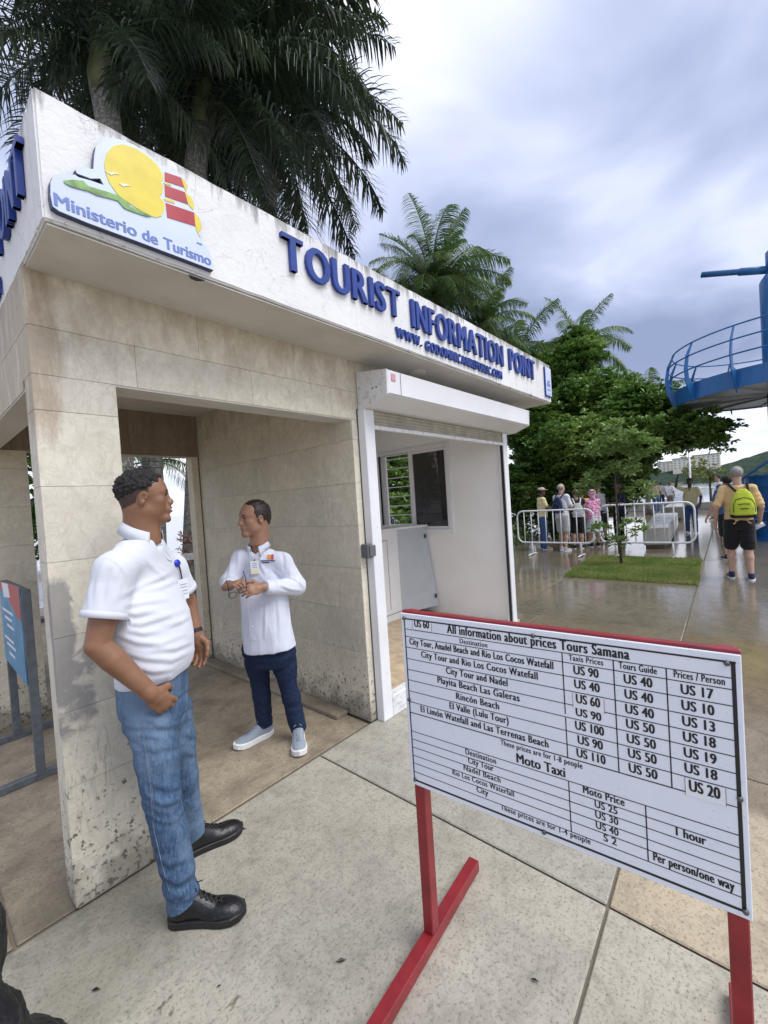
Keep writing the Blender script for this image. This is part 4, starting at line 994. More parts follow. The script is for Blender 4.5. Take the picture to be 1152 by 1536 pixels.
# ------------------------------------------------------------------ boats on the bay
def boat(loc, rz, L, label, cabin=True, group='boats moored in the bay'):
    R = thing('boat', label, 'boat', loc, group); R.rotation_euler = (0, 0, rz)
    hull = []; n = 9
    secs = []
    for i in range(n):
        u = i / (n - 1); wd_ = L * .15 * (1 - (max(0, u - .45) / .55) ** 2.2) + .01; sh = .55 + .35 * u * u
        secs.append([(u * L - L / 2, -wd_, sh), (u * L - L / 2, -wd_ * .75, -.1), (u * L - L / 2, 0, -.35 + .3 * u * u), (u * L - L / 2, wd_ * .75, -.1), (u * L - L / 2, wd_, sh)])
    V = [p for s_ in secs for p in s_]; F = [(i * 5 + k, i * 5 + k + 1, (i + 1) * 5 + k + 1, (i + 1) * 5 + k) for i in range(n - 1) for k in range(4)]
    F.append((0, 1, 2, 3, 4)); F += [(i * 5 + 4, i * 5, (i + 1) * 5, (i + 1) * 5 + 4) for i in range(n - 1)]
    def bl(mb, name, mat, bev=0):
        o = mesh_np(name, mb.V, mb.F, mat, None, local=True); o.parent = R
        bm = bmesh.new(); bm.from_mesh(o.data); bmesh.ops.recalc_face_normals(bm, faces=bm.faces)
        if bev: bmesh.ops.bevel(bm, geom=list(bm.edges), offset=bev, segments=1, affect='EDGES')
        bm.to_mesh(o.data); bm.free()
    bl(MB().add(V, F), 'hull', MT['boat_white'])
    if cabin:
        bl(MB().box((-L * .12, -L * .09, .55), (L * .16, L * .09, 1.35)), 'cabin', MT['boat_white'], .06)
        bl(MB().box((-L * .20, -L * .11, 1.95), (L * .18, L * .11, 2.03)), 'canopy', MT['boat_white'])
        for sx_ in (-.18, .16):
            for sy_ in (-.1, .1): bl(MB().tube([(L * sx_, L * sy_, .6), (L * sx_, L * sy_, 1.95)], .03, 5), 'canopy_post', MT['white_paint'])
        bl(MB().box((L * .161, -L * .08, .9), (L * .168, L * .08, 1.25)), 'windscreen', MT['hotel_dark'])
    bl(MB().box((-L * .47, -L * .145, .50), (L * .02, L * .145, .56)), 'blue_stripe', MT['boat_blue'])
boat((21.0, 9.9, -.9), 2.6, 6.5, 'white boat with canopy moored beyond the trees left of the queue')
boat((25.0, 11.2, -.9), .4, 6.0, 'small white open boat moored behind the canopied one beyond the trees', False)
boat((47, 4.2, -1.0), 1.2, 9, 'white canopied boat moored straight beyond the quay end')
boat((60, 6.5, -1.0), .9, 8, 'white boat moored furthest out beyond the quay')
boat((52, 1.4, -1.0), 2.6, 8, 'white boat with blue stripe moored right of the others')
boat((3.2, 14.5, -1.0), .3, 7, 'white boat seen through the back opening of the passage')
# lamp post on the quay
LP = thing('lamp_post', 'slim pale lamp post standing among young trees on the quay', 'lamp post', (27, 2.55, 0))
MB().tube([(27, 2.55, 0), (27, 2.55, 3.2)], [.06, .035], 8).build('pole', MT['white_paint'], LP, smooth=True)
MB().ball((27, 2.55, 3.28), .12, 10, 8).build('lamp', MT['white_paint'], LP, smooth=True)
# grey rail seen through the back opening
RL = thing('handrail', 'grey steel rail behind the passage beside the palm trunk', 'rail', (2.6, 5.6, 0))
for x_ in (.4, 1.6, 2.8, 4.0): MB().bar((x_, 5.9, 0), (x_, 5.9, 1.02), .05, .05).build('rail_post', MT['grey_metal'], RL)
MB().bar((.3, 5.9, 1.02), (4.6, 5.9, 1.02), .05, .09).build('top_rail', MT['white_metal_dirty'], RL)
MB().bar((.3, 5.9, .55), (4.6, 5.9, .55), .03, .05).build('lower_rail', MT['grey_metal'], RL)
# ---- fallen leaves and a bag
for i, (x_, y_) in enumerate(((.62, 1.42), (1.28, .60), (1.05, 2.0), (1.35, 2.55), (.35, 1.75), (.93, 1.15))):
    R = .5
    a = random.uniform(0, 6.28); c, s_ = math.cos(a), math.sin(a)
    L = .010 + .005 * (i % 3)
    V = [(x_ - c * L, y_ - s_ * L, .004), (x_ + s_ * L * .35, y_ - c * L * .35, .010), (x_ + c * L, y_ + s_ * L, .006), (x_ - s_ * L * .35, y_ + c * L * .35, .008)]
    lf = mesh_np('fallen_leaf', V, [(0, 1, 2), (0, 2, 3)], MT['leather_black'])
    tag(lf, ['small dark dead leaf on the slab ahead of the black shoe', 'small dark dead leaf near the right joint behind the red post', 'small dark dead leaf on the slab between the two men', 'small dark dead leaf on the stained floor beside the second man', 'small dark dead leaf by the foot of the pillar', 'small dark dead leaf in the middle of the open slab'][i], 'leaf', 'fallen leaves on the pavement')
# ------------------------------------------------------------------ palms
def frond_mesh(name, L, elev, droop, nleaf, leafL, seed, plum=.5, wd=.030):
    """rachis starting at the origin going along +X, leaflets in local space, gravity baked in"""
    rg = np.random.default_rng(seed)
    n = 26; pts = []; p = np.array([0., 0., 0.]); e = elev
    for i in range(n):
        pts.append(p.copy()); u = i / (n - 1)
        e_ = elev - droop * u ** 1.25
        p = p + np.array([math.cos(e_), .04 * math.sin(seed + u * 3), math.sin(e_)]) * L / n
    pts = np.array(pts); V = []; F = []
    mb = MB().tube([tuple(q) for q in pts], [.035 * (1 - .85 * i / (n - 1)) for i in range(n)], 5)
    V = list(mb.V); F = [f for f in mb.F if len(f) == 4]
    for i in range(nleaf):
        u = .10 + .89 * (i + rg.uniform(-.3, .3)) / nleaf; u = min(max(u, .05), .995)
        x = u * (n - 1); k = min(int(x), n - 2); q = pts[k] + (pts[k + 1] - pts[k]) * (x - k)
        T = pts[k + 1] - pts[k]; T /= np.linalg.norm(T); B = np.cross(np.array([0, 0, 1.]), T); B /= np.linalg.norm(B) + 1e-9; Nn = np.cross(T, B)
        ll = leafL * (math.sin(math.pi * min(1, (u * .86 + .14))) ** .55 * .85 + .15) * rg.uniform(.85, 1.1)
        for sd_ in (-1, 1):
            a = rg.uniform(-plum, plum)
            d = B * sd_ * math.cos(a) + Nn * math.sin(a) + T * rg.uniform(.35, .75); d /= np.linalg.norm(d)
            q0 = q.copy(); s0 = d; prev = None; w0 = wd * rg.uniform(.8, 1.1)
            segs = 4; base = len(V)
            wdir = np.cross(d, np.array([0, 0, 1.])); wdir /= np.linalg.norm(wdir) + 1e-9
            wdir = wdir * .8 + T * .6; wdir /= np.linalg.norm(wdir)
            for s_ in range(segs + 1):
                v = s_ / segs; ww_ = w0 * (.55 + .9 * v if v < .35 else (1 - v) * 1.3 + .04) * .5
                V.append(tuple(q0 + wdir * ww_)); V.append(tuple(q0 - wdir * ww_))
                d = d + np.array([0, 0, -1.]) * (.18 + .42 * v) * rg.uniform(.8, 1.25); d /= np.linalg.norm(d)
                q0 = q0 + d * ll / segs
            for s_ in range(segs): F.append((base + 2 * s_, base + 2 * s_ + 1, base + 2 * s_ + 3, base + 2 * s_ + 2))
    me = bpy.data.meshes.new(name)
    V = np.array(V, dtype=np.float32); F = np.array(F, dtype=np.int32)
    me.vertices.add(len(V)); me.vertices.foreach_set('co', V.ravel()); me.loops.add(F.size); me.loops.foreach_set('vertex_index', F.ravel())
    me.polygons.add(len(F)); me.polygons.foreach_set('loop_start', np.arange(0, F.size, 4, dtype=np.int32)); me.update(calc_edges=True)
    return me
def from_px(px, py, X):       # real place of something seen in that direction at distance X along the promenade
    r = RM @ Vector((px - 576, -(py - 768), -FPX)); return r * (X / r.x) + Vector((0, 0, CAM_H))
def frond_set(tagn, L, leafL, nleaf, mat, plum, wd, elevs):
    out = []
    for i, (e, d) in enumerate(elevs):
        me = frond_mesh('frond_' + tagn, L, math.radians(e), math.radians(d), nleaf, leafL, i * 3 + 1, plum, wd); me.materials.append(mat); out.append(me)
    return out
EL = [(78, 45), (62, 85), (48, 100), (30, 100), (12, 85), (-8, 65), (-30, 45), (-52, 28)]
ROY = frond_set('royal', 3.3, .80, 84, MT['palm_leaf'], .75, .050, EL)
COC = frond_set('coconut', 3.2, .80, 100, MT['palm_leaf_light'], .30, .045, [(75, 50), (55, 85), (38, 95), (20, 90), (0, 80), (-20, 55)])
def palm(name, label, base, top, r0, r1, fset, n, mat_leaf, shaft=True, scale=1.0, seed=0, group='palm trees behind the kiosk', cap=1.0):
    rg = random.Random(seed); R = thing(name, label, 'palm tree', base, group)
    b, t_ = Vector(base), Vector(top); pts = []; rr = []
    for i in range(15):
        u = i / 14; p = b.lerp(t_, u) + Vector((.12 * math.sin(u * 3.1 + seed), .10 * math.sin(u * 2.6), 0)) * (1 if 0 < i < 14 else 0)
        pts.append(p); rr.append(r0 + (r1 - r0) * u + .02 * math.sin(u * 9 + seed) + (.08 if i == 0 else 0))
    MB().tube(pts, rr, 20).build('trunk', MT['bark'], R, smooth=True)
    top2 = t_
    if shaft:
        top2 = t_ + (t_ - b).normalized() * 1.1 * scale
        MB().tube([t_ - (t_ - b).normalized() * .04, t_.lerp(top2, .3), top2], [r1 * 1.05, r1 * 1.2, r1 * .6], 16).build('crownshaft', MT['crownshaft'], R, smooth=True)
    m_ = len(fset)
    for i in range(n):
        k = min(m_ - 1, int((i / n) * m_ * cap)); me = fset[k]
        f = bpy.data.objects.new('frond', me); COL.objects.link(f); f.parent = R
        ang = i * 2.39996 + rg.uniform(-.25, .25)
        f.location = top2 - Vector(base) + Vector((math.cos(ang) * .05, math.sin(ang) * .05, -.02 * i * scale * .5))
        f.rotation_euler = (rg.uniform(-.2, .2), rg.uniform(-.12, .12), ang); s_ = scale * rg.uniform(.88, 1.1); f.scale = (s_, s_, s_)
    return R
palm('royal_palm', 'tall dark royal palm with grey trunk rising over the kiosk roof above the logo', (2.80, 6.5, 0), (3.75, 6.7, 8.0), .20, .16, ROY, 38, None, seed=1, scale=1.0)
palm('royal_palm', 'dark royal palm at the far left whose fronds hang over the roof corner', (2.0, 6.1, 0), (2.15, 6.3, 7.2), .20, .15, ROY, 18, None, seed=4, scale=.70, cap=.9)
palm('royal_palm', 'third dark royal palm with drooping fronds over the word tourist', (5.3, 7.6, 0), (5.9, 7.6, 9.6), .20, .16, ROY, 36, None, seed=9, scale=1.05)
palm('royal_palm', 'dark royal palm behind the first two filling the crown mass', (3.4, 9.4, 0), (3.6, 9.2, 10.2), .20, .16, ROY, 34, None, seed=13, scale=1.05)
palm('young_royal_palm', 'smaller bright green royal palm with upright top frond above the middle of the roof', tuple(from_px(650, 445, 14).to_2d().to_3d()), tuple(from_px(652, 470, 14)), .22, .14, COC, 42, None, seed=21, scale=.98)
palm('young_royal_palm', 'lower darker palm just right of the bright green royal palm above the roof', tuple(from_px(722, 520, 15).to_2d().to_3d()), tuple(from_px(722, 520, 15)), .2, .13, COC, 26, None, seed=25, scale=.72)
palm('young_royal_palm', 'leafy palm peeping over the roof left of the bright green royal palm', tuple(from_px(588, 470, 15).to_2d().to_3d()), tuple(from_px(588, 470, 15)), .2, .13, COC, 22, None, seed=27, scale=.62)
palm('coconut_palm', 'coconut palm whose crown shows above the almond tree', (19.0, 5.6, 0), tuple(from_px(868, 522, 19)), .16, .11, COC, 15, None, shaft=False, seed=31, scale=.8)
palm('coconut_palm', 'small coconut palm with one frond arching over the end of the roof', (16.5, 7.2, 0), tuple(from_px(775, 535, 17)), .15, .10, COC, 13, None, shaft=False, seed=37, scale=.85)
palm('coconut_palm', 'far coconut palm whose tip pokes out beyond the tree crown', (26, 4.3, 0), (26, 3.95, 6.0), .15, .11, COC, 12, None, shaft=False, seed=41, scale=.7)
palm('coconut_palm', 'palm seen small through the back opening of the passage', (6.0, 16.0, -1), (6.0, 16.0, 3.6), .15, .11, COC, 13, None, shaft=False, seed=47, scale=.8)

# ------------------------------------------------------------------ broadleaf trees
def leaves_mesh(C, D, L, Wd, up=None, fold=.25):
    """C centres (base of leaf) (n,3), D unit directions, L, Wd arrays -> verts, faces; obovate folded leaf, 6 verts"""
    n = len(C); Z = np.array([0, 0, 1.]) + RNG.normal(0, .35, (n, 3))
    S_ = np.cross(D, Z); S_ /= np.linalg.norm(S_, axis=1)[:, None] + 1e-9
    Nn = np.cross(S_, D)
    L = L[:, None]; Wd = Wd[:, None]
    V = np.empty((n, 4, 3))
    V[:, 0] = C; V[:, 1] = C + D * L * .62 + S_ * Wd * .5 + Nn * Wd * fold; V[:, 2] = C + D * L - Nn * L * .08; V[:, 3] = C + D * L * .62 - S_ * Wd * .5 + Nn * Wd * fold
    b = np.arange(n)[:, None] * 4
    F = np.concatenate([b + np.array([[0, 1, 2]]), b + np.array([[0, 2, 3]])])
    return V.reshape(-1, 3), F
def lobes_mesh(name, lobes, mat, parent, ros, per, leafL, leafW, spread=.45, tier=0.0, seed=0):
    rg = np.random.default_rng(seed); Vs = []; Fs = []; base = 0
    for (cx, cy, cz, rx, ry, rz) in lobes:
        vol = rx * ry * rz; m = max(12, int(ros * vol ** .8))
        d = rg.normal(0, 1, (m, 3)); d /= np.linalg.norm(d, axis=1)[:, None]
        r = rg.uniform(.35, 1, m) ** .45
        jag = 1 + .22 * np.sin(d[:, 0] * 5 + cx) * np.sin(d[:, 1] * 6 + cy) + rg.normal(0, .06, m)
        P = d * (r * jag)[:, None] * np.array([rx, ry, rz]) + np.array([cx, cy, cz])
        if tier: P[:, 2] = np.round(P[:, 2] / tier) * tier + rg.normal(0, tier * .26, m)
        out = (P - np.array([cx, cy, cz])) / np.array([rx, ry, rz]); 
        C = np.repeat(P, per, 0); k = len(C)
        az = rg.uniform(0, 6.283, k); el = rg.normal(.25, .35, k)
        D = np.stack([np.cos(az) * np.cos(el), np.sin(az) * np.cos(el), np.sin(el)], 1) + np.repeat(out, per, 0) * spread
        D /= np.linalg.norm(D, axis=1)[:, None]
        V, F = leaves_mesh(C + D * leafL * .1, D, leafL * rg.uniform(.7, 1.2, k), leafW * rg.uniform(.8, 1.15, k))
        Vs.append(V); Fs.append(F + base); base += len(V)
    return mesh_np(name, np.concatenate(Vs), np.concatenate(Fs), mat, parent)
AL = []
for (a, b, rx, ry, X) in [(830, 565, 52, 40, 17.5), (890, 600, 60, 34, 16.5), (955, 612, 50, 24, 15.6), (1030, 644, 50, 13, 15), (1000, 612, 34, 18, 16.5), (800, 640, 50, 55, 15), (860, 668, 70, 34, 14.5), (935, 650, 50, 26, 15), (985, 665, 42, 12, 15.5), (788, 735, 42, 50, 14.5), (850, 752, 55, 50, 15.5), (915, 728, 42, 40, 15.5), (950, 695, 28, 24, 15.5), (872, 535, 32, 24, 17.5), (868, 510, 22, 12, 18), (1062, 655, 24, 8, 15), (905, 690, 60, 30, 16.5), (830, 700, 60, 40, 17)]:
    c = from_px(a, b, X); sc = X * .00135
    AL.append((c.x, c.y, c.z, min(1.9, rx * sc * .9 + .2), rx * sc, ry * sc))
AT = thing('almond_tree', 'large spreading dark green tropical almond tree behind the queue of visitors', 'tree', (16, 4.6, 0))

lobes_mesh('crown', AL, MT['almond'], AT, 1250, 8, .18, .088, .35, .34, 5)
mbt = MB()
tb = Vector((16, 4.6, 0))
MB().tube([(16.2, 5.6, -.1), (16.2, 5.5, 1.0), (16.1, 5.2, 2.4), (16.4, 4.9, 4.4)], [.32, .24, .19, .09], 12).build('trunk', MT['bark_dark'], AT, smooth=True)
for k, l in enumerate(AL):
    z0 = 1.3 + .22 * (k % 8); a = Vector((16.15, 5.3, z0)); b = Vector(l[:3]); m_ = a.lerp(b, .5) + Vector((0, 0, .25))
    MB().tube([a, m_, b], [.08, .05, .02], 6).build('branch', MT['bark_dark'], AT, smooth=True)
def small_tree(name, label, base, h, lobes, mat, trunk_r, ros, leafL, leafW, per=8, group=None, tier=0, seed=1, stems=None, bm_=None):
    R = thing(name, label, 'tree', base, group); b = Vector(base)
    MB().tube([b, b + Vector((.03, .02, h * .35)), b + Vector((-.02, .03, h * .7)), b + Vector((.02, 0, h))], [trunk_r * 1.2, trunk_r, trunk_r * .7, trunk_r * .25], 8).build('trunk', bm_ or MT['bark_dark'], R, smooth=True)
    for l in lobes:
        e = Vector(l[:3]); a = b + Vector((0, 0, max(.2, (e.z - b.z) * .55)))
        MB().tube([a, a.lerp(e, .5) + Vector((0, 0, .02)), e], [trunk_r * .30, trunk_r * .2, trunk_r * .08], 5).build('branch', bm_ or MT['bark_dark'], R, smooth=True)
    lobes_mesh('crown', lobes, mat, R, ros, per, leafL, leafW, .4, tier, seed); return R
def pl(specs, kx=.75):
    out = []
    for (a, b, rx, ry, X) in specs:
        c = from_px(a, b, X); sc = X * .00135; out.append((c.x, c.y, c.z, rx * sc * kx, rx * sc, ry * sc))
    return out
small_tree('young_tree', 'slim young tree with light green leaves growing in the grass bed', (9.55, 2.10, .01), 2.3, pl([(905, 672, 26, 13, 9.5), (935, 660, 30, 15, 9.5), (962, 672, 24, 14, 9.5), (890, 722, 17, 17, 9.4), (935, 700, 22, 12, 9.6), (965, 735, 15, 15, 9.5), (925, 640, 16, 9, 9.5), (900, 795, 13, 12, 9.3), (950, 790, 15, 11, 9.5), (925, 812, 12, 8, 9.4), (872, 735, 8, 10, 9.4)], .8), MT['young'], .024, 1500, .125, .050, 7, seed=11, bm_=MT['bark_dark'])
small_tree('quay_tree', 'yellow green small tree beside the lamp post on the quay', (29, 2.75, 0), 3.0, pl([(1040, 694, 16, 14, 29), (1050, 712, 14, 10, 29), (1033, 712, 10, 9, 28.5)]), MT['yellowgreen'], .06, 60, .22, .12, 8, 'small trees on the quay', seed=12)
small_tree('quay_tree', 'rounder yellow green tree right of the lamp post near the tower', (32, 2.05, 0), 2.6, pl([(1068, 708, 12, 11, 32), (1058, 716, 9, 9, 32), (1078, 716, 9, 8, 32)]), MT['yellowgreen'], .06, 60, .22, .12, 8, 'small trees on the quay', seed=13)
LB = [(9.0, 8.6, 1.2, 1.6, 1.0, .9), (11, 9.5, 1.0, 1.6, 1.0, .9), (9.5, 9.0, 3.2, 1.6, 1.6, 1.2), (10.5, 10.2, 4.2, 1.8, 1.5, 1.2), (11.5, 9.2, 2.2, 1.5, 1.3, 1.0), (8.4, 8.6, 2.2, 1.2, 1.1, .9), (12.8, 10.5, 3.2, 1.7, 1.5, 1.2), (9.0, 9.8, 4.9, 1.3, 1.2, .7)]
small_tree('broadleaf_tree', 'bright green broadleaf tree seen through the booth window', (10.2, 9.6, 0), 3.8, LB, MT['almond'], .16, 330, .18, .09, 8, tier=.35, seed=15)
LB2 = [(1.0, 8.3, 2.5, 1.1, .9, 1.1), (.2, 8.9, 1.5, 1.2, .9, 1.3), (2.0, 9.0, 3.4, 1.1, .8, .9), (-.8, 8.6, 2.6, 1.2, .9, 1.2), (1.6, 8.4, 1.4, .6, .6, .5)]
small_tree('shrub_tree', 'dark leafy tree behind the left side of the passage', (.8, 8.6, 0), 2.6, LB2, MT['almond'], .10, 420, .16, .08, 8, seed=16)
# low plants at the foot of the big tree and beside the trunk
sp = lobes_mesh('ground_cover', [(13.5, 6.6, .22, 1.8, 1.0, .30), (15.5, 7.0, .25, 2.0, 1.0, .35), (12.2, 6.0, .15, 1.0, .6, .22), (18, 5.4, .6, 1.6, 1.0, .9), (20, 6.4, 1.0, 2.0, .8, 1.2)], MT['almond'], None, 160, 8, .16, .07, .4, 0, 17)
tag(sp, 'low dark green undergrowth below the big almond tree', 'undergrowth', kind='stuff')
ox = lobes_mesh('bromeliad', [(2.72, 6.25, 1.20, .10, .08, .14), (2.75, 6.2, .98, .12, .09, .12)], simple('red_leaf', (.30, .12, .08), .6, var=.3, scale=20), None, 2500, 6, .09, .02, .5, 0, 18)
tag(ox, 'small reddish bromeliad growing on the palm trunk behind the passage', 'plant')
rk = MB()
for i in range(26):
    a = random.uniform(0, 6.28); r = random.uniform(.25, .55)
    rk.ball((2.75 + r * math.cos(a), 6.4 + r * math.sin(a), .05), random.uniform(.06, .14), 7, 5, (1, .8, .7))
o = rk.build('rubble', MT['conc'], None); tag(o, 'loose stones heaped round the foot of the palm behind the passage', 'stones', kind='stuff')
# ------------------------------------------------------------------ implicit-surface figures
class Field:
    def __init__(s, lo, hi, h):
        s.lo = np.array(lo, float); s.h = h; n = np.ceil((np.array(hi) - s.lo) / h).astype(int) + 2
        s.n = n; s.F = np.full(n, .5, dtype=np.float32)
    def put(s, fn, lo, hi, k=.01, sub=False):
        pad = k + 2.5 * s.h
        a = np.clip(np.floor((np.array(lo) - pad - s.lo) / s.h).astype(int), 0, s.n); b = np.clip(np.ceil((np.array(hi) + pad - s.lo) / s.h).astype(int) + 1, 0, s.n)
        if np.any(b <= a): return
        ax = [s.lo[i] + s.h * np.arange(a[i], b[i]) for i in range(3)]
        X, Y, Z = np.meshgrid(*ax, indexing='ij'); d = fn(X, Y, Z)
        sl = tuple(slice(a[i], b[i]) for i in range(3)); A = s.F[sl]
        if sub:
            d = -d; hh = np.maximum(k - np.abs(A - d), 0) / k; s.F[sl] = np.maximum(A, d) + hh * hh * k * .25
        else:
            hh = np.maximum(k - np.abs(A - d), 0) / k; s.F[sl] = np.minimum(A, d) - hh * hh * k * .25
    def cone(s, a, b, ra, rb, k=.015, sub=False, sq=None):
        a = np.array(a, float); b = np.array(b, float); R = max(ra, rb); ab = b - a; L2 = max(1e-9, ab @ ab)
        def fn(X, Y, Z):
            px, py, pz = X - a[0], Y - a[1], Z - a[2]
            t = np.clip((px * ab[0] + py * ab[1] + pz * ab[2]) / L2, 0, 1)
            return np.sqrt((px - t * ab[0]) ** 2 + (py - t * ab[1]) ** 2 + (pz - t * ab[2]) ** 2) - (ra + (rb - ra) * t)
        s.put(fn, np.minimum(a, b) - R, np.maximum(a, b) + R, k, sub)
    def chain(s, pts, rs, k=.015):
        for i in range(len(pts) - 1): s.cone(pts[i], pts[i + 1], rs[i], rs[i + 1], k)
    def ell(s, c, r, M=None, k=.015, sub=False):
        c = np.array(c, float); r = np.array(r, float); M = np.eye(3) if M is None else M; R = r.max()
        def fn(X, Y, Z):
            p = [X - c[0], Y - c[1], Z - c[2]]
            q = [sum(M[j, i] * p[j] for j in range(3)) for i in range(3)]
            k0 = np.sqrt(sum((q[i] / r[i]) ** 2 for i in range(3))) + 1e-9; k1 = np.sqrt(sum((q[i] / r[i] ** 2) ** 2 for i in range(3))) + 1e-9
            return k0 * (k0 - 1) / k1
        s.put(fn, c - R, c + R, k, sub)
    def loft(s, o, M, zs, a, b, cx, p=2.3, k=.02, cy=None):
        """stack of super-ellipses: M columns = (fwd, left, up); a half width (left), b half depth (fwd), cx forward offset"""
        o = np.array(o, float); zs = np.array(zs, float); R = max(max(a), max(b)) + max(abs(v) for v in cx)
        e0 = o + M[:, 2] * zs[0]; e1 = o + M[:, 2] * zs[-1]; cyv = cy or [0] * len(zs)
        def fn(X, Y, Z):
            q = [X - o[0], Y - o[1], Z - o[2]]
            f, l, u = [sum(M[j, i] * q[j] for j in range(3)) for i in range(3)]
            A = np.interp(u, zs, a); B = np.interp(u, zs, b); C = np.interp(u, zs, cx); C2 = np.interp(u, zs, cyv)
            d = ((np.abs((f - C) / B) ** p + np.abs((l - C2) / A) ** p) ** (1 / p) - 1) * np.minimum(A, B)
            return np.maximum(d, np.maximum(zs[0] - u, u - zs[-1]))
        s.put(fn, np.minimum(e0, e1) - R, np.maximum(e0, e1) + R, k)
    def cut(s, o, nrm):           # remove the side the normal points to
        o = np.array(o, float); nrm = np.array(nrm, float) / np.linalg.norm(nrm)
        ax = [s.lo[i] + s.h * np.arange(s.n[i]) for i in range(3)]
        X, Y, Z = np.meshgrid(*ax, indexing='ij', sparse=True)
        d = (X - o[0]) * nrm[0] + (Y - o[1]) * nrm[1] + (Z - o[2]) * nrm[2]
        s.F = np.maximum(s.F, d).astype(np.float32)
    def mesh(s):
        F = s.F; S_ = F < 0; n = S_.shape
        S_[0] = S_[-1] = False; S_[:, 0] = S_[:, -1] = False; S_[:, :, 0] = S_[:, :, -1] = False
        c = np.zeros(tuple(m - 1 for m in n), dtype=np.int8); cor = [(i, j, k) for i in (0, 1) for j in (0, 1) for k in (0, 1)]
        for (i, j, k) in cor: c += S_[i:n[0] - 1 + i, j:n[1] - 1 + j, k:n[2] - 1 + k]
        act = (c > 0) & (c < 8); I = np.argwhere(act)
        if len(I) == 0: return np.zeros((0, 3)), np.zeros((0, 4), int)
        idx = np.full(c.shape, -1, dtype=np.int64); idx[act] = np.arange(len(I))
        val = {q: F[I[:, 0] + q[0], I[:, 1] + q[1], I[:, 2] + q[2]] for q in cor}
        acc = np.zeros((len(I), 3)); cnt = np.zeros(len(I))
        for q in cor:
            for ax in range(3):
                if q[ax] == 1: continue
                r = list(q); r[ax] = 1; r = tuple(r); v0, v1 = val[q], val[r]
                m = (v0 < 0) != (v1 < 0); t_ = np.where(m, v0 / np.where(m, v0 - v1, 1), 0)
                p = np.array(q, float)[None].repeat(len(I), 0); p[:, ax] = t_
                acc += p * m[:, None]; cnt += m
        V = (I + acc / np.maximum(cnt, 1)[:, None]) * s.h + s.lo
        Fs = []
        for ax in range(3):
            u, v = (ax + 1) % 3, (ax + 2) % 3
            sl0 = [slice(None)] * 3; sl1 = [slice(None)] * 3; sl0[ax] = slice(0, n[ax] - 1); sl1[ax] = slice(1, n[ax])
            a, b = S_[tuple(sl0)], S_[tuple(sl1)]; E = np.argwhere(a != b)
            E = E[(E[:, u] > 0) & (E[:, v] > 0) & (E[:, u] < n[u] - 1) & (E[:, v] < n[v] - 1)]
            ins = a[E[:, 0], E[:, 1], E[:, 2]]
            def g(du, dv):
                Q = E.copy(); Q[:, u] += du; Q[:, v] += dv; return idx[Q[:, 0], Q[:, 1], Q[:, 2]]
            q = np.stack([g(-1, -1), g(0, -1), g(0, 0), g(-1, 0)], 1)
            q[~ins] = q[~ins][:, ::-1]; Fs.append(q)
        Fq = np.concatenate(Fs); return V, Fq[(Fq >= 0).all(1)]
def vnormals(V, F):
    a, b, c = V[F[:, 0]], V[F[:, 1]], V[F[:, 2]]; fn = np.cross(b - a, V[F[:, 3 if F.shape[1] > 3 else 2]] - a); N = np.zeros_like(V)
    for i in range(F.shape[1]): np.add.at(N, F[:, i], fn)
    return N / (np.linalg.norm(N, axis=1)[:, None] + 1e-12)
def smooth_v(V, F, it=1, w=.5):
    for _ in range(it):
        acc = np.zeros_like(V); cnt = np.zeros(len(V)); k = F.shape[1]
        for i in range(k):
            np.add.at(acc, F[:, i], V[F[:, (i + 1) % k]]); np.add.at(cnt, F[:, i], 1)
        V = V * (1 - w) + w * acc / np.maximum(cnt, 1)[:, None]
    return V
def wrinkle(V, F, fn):
    N = vnormals(V, F); d = np.array([fn(Vector(p)) for p in V]); return V + N * d[:, None]
def unit(v): v = np.array(v, float); return v / np.linalg.norm(v)
def frame(fwd, up=(0, 0, 1)):
    up = unit(up); f = np.array(fwd, float); f = unit(f - up * (f @ up)); l = np.cross(up, f); return np.stack([f, l, up], 1)
def T3(c, M, p): return np.array(c, float) + M @ np.array(p, float)

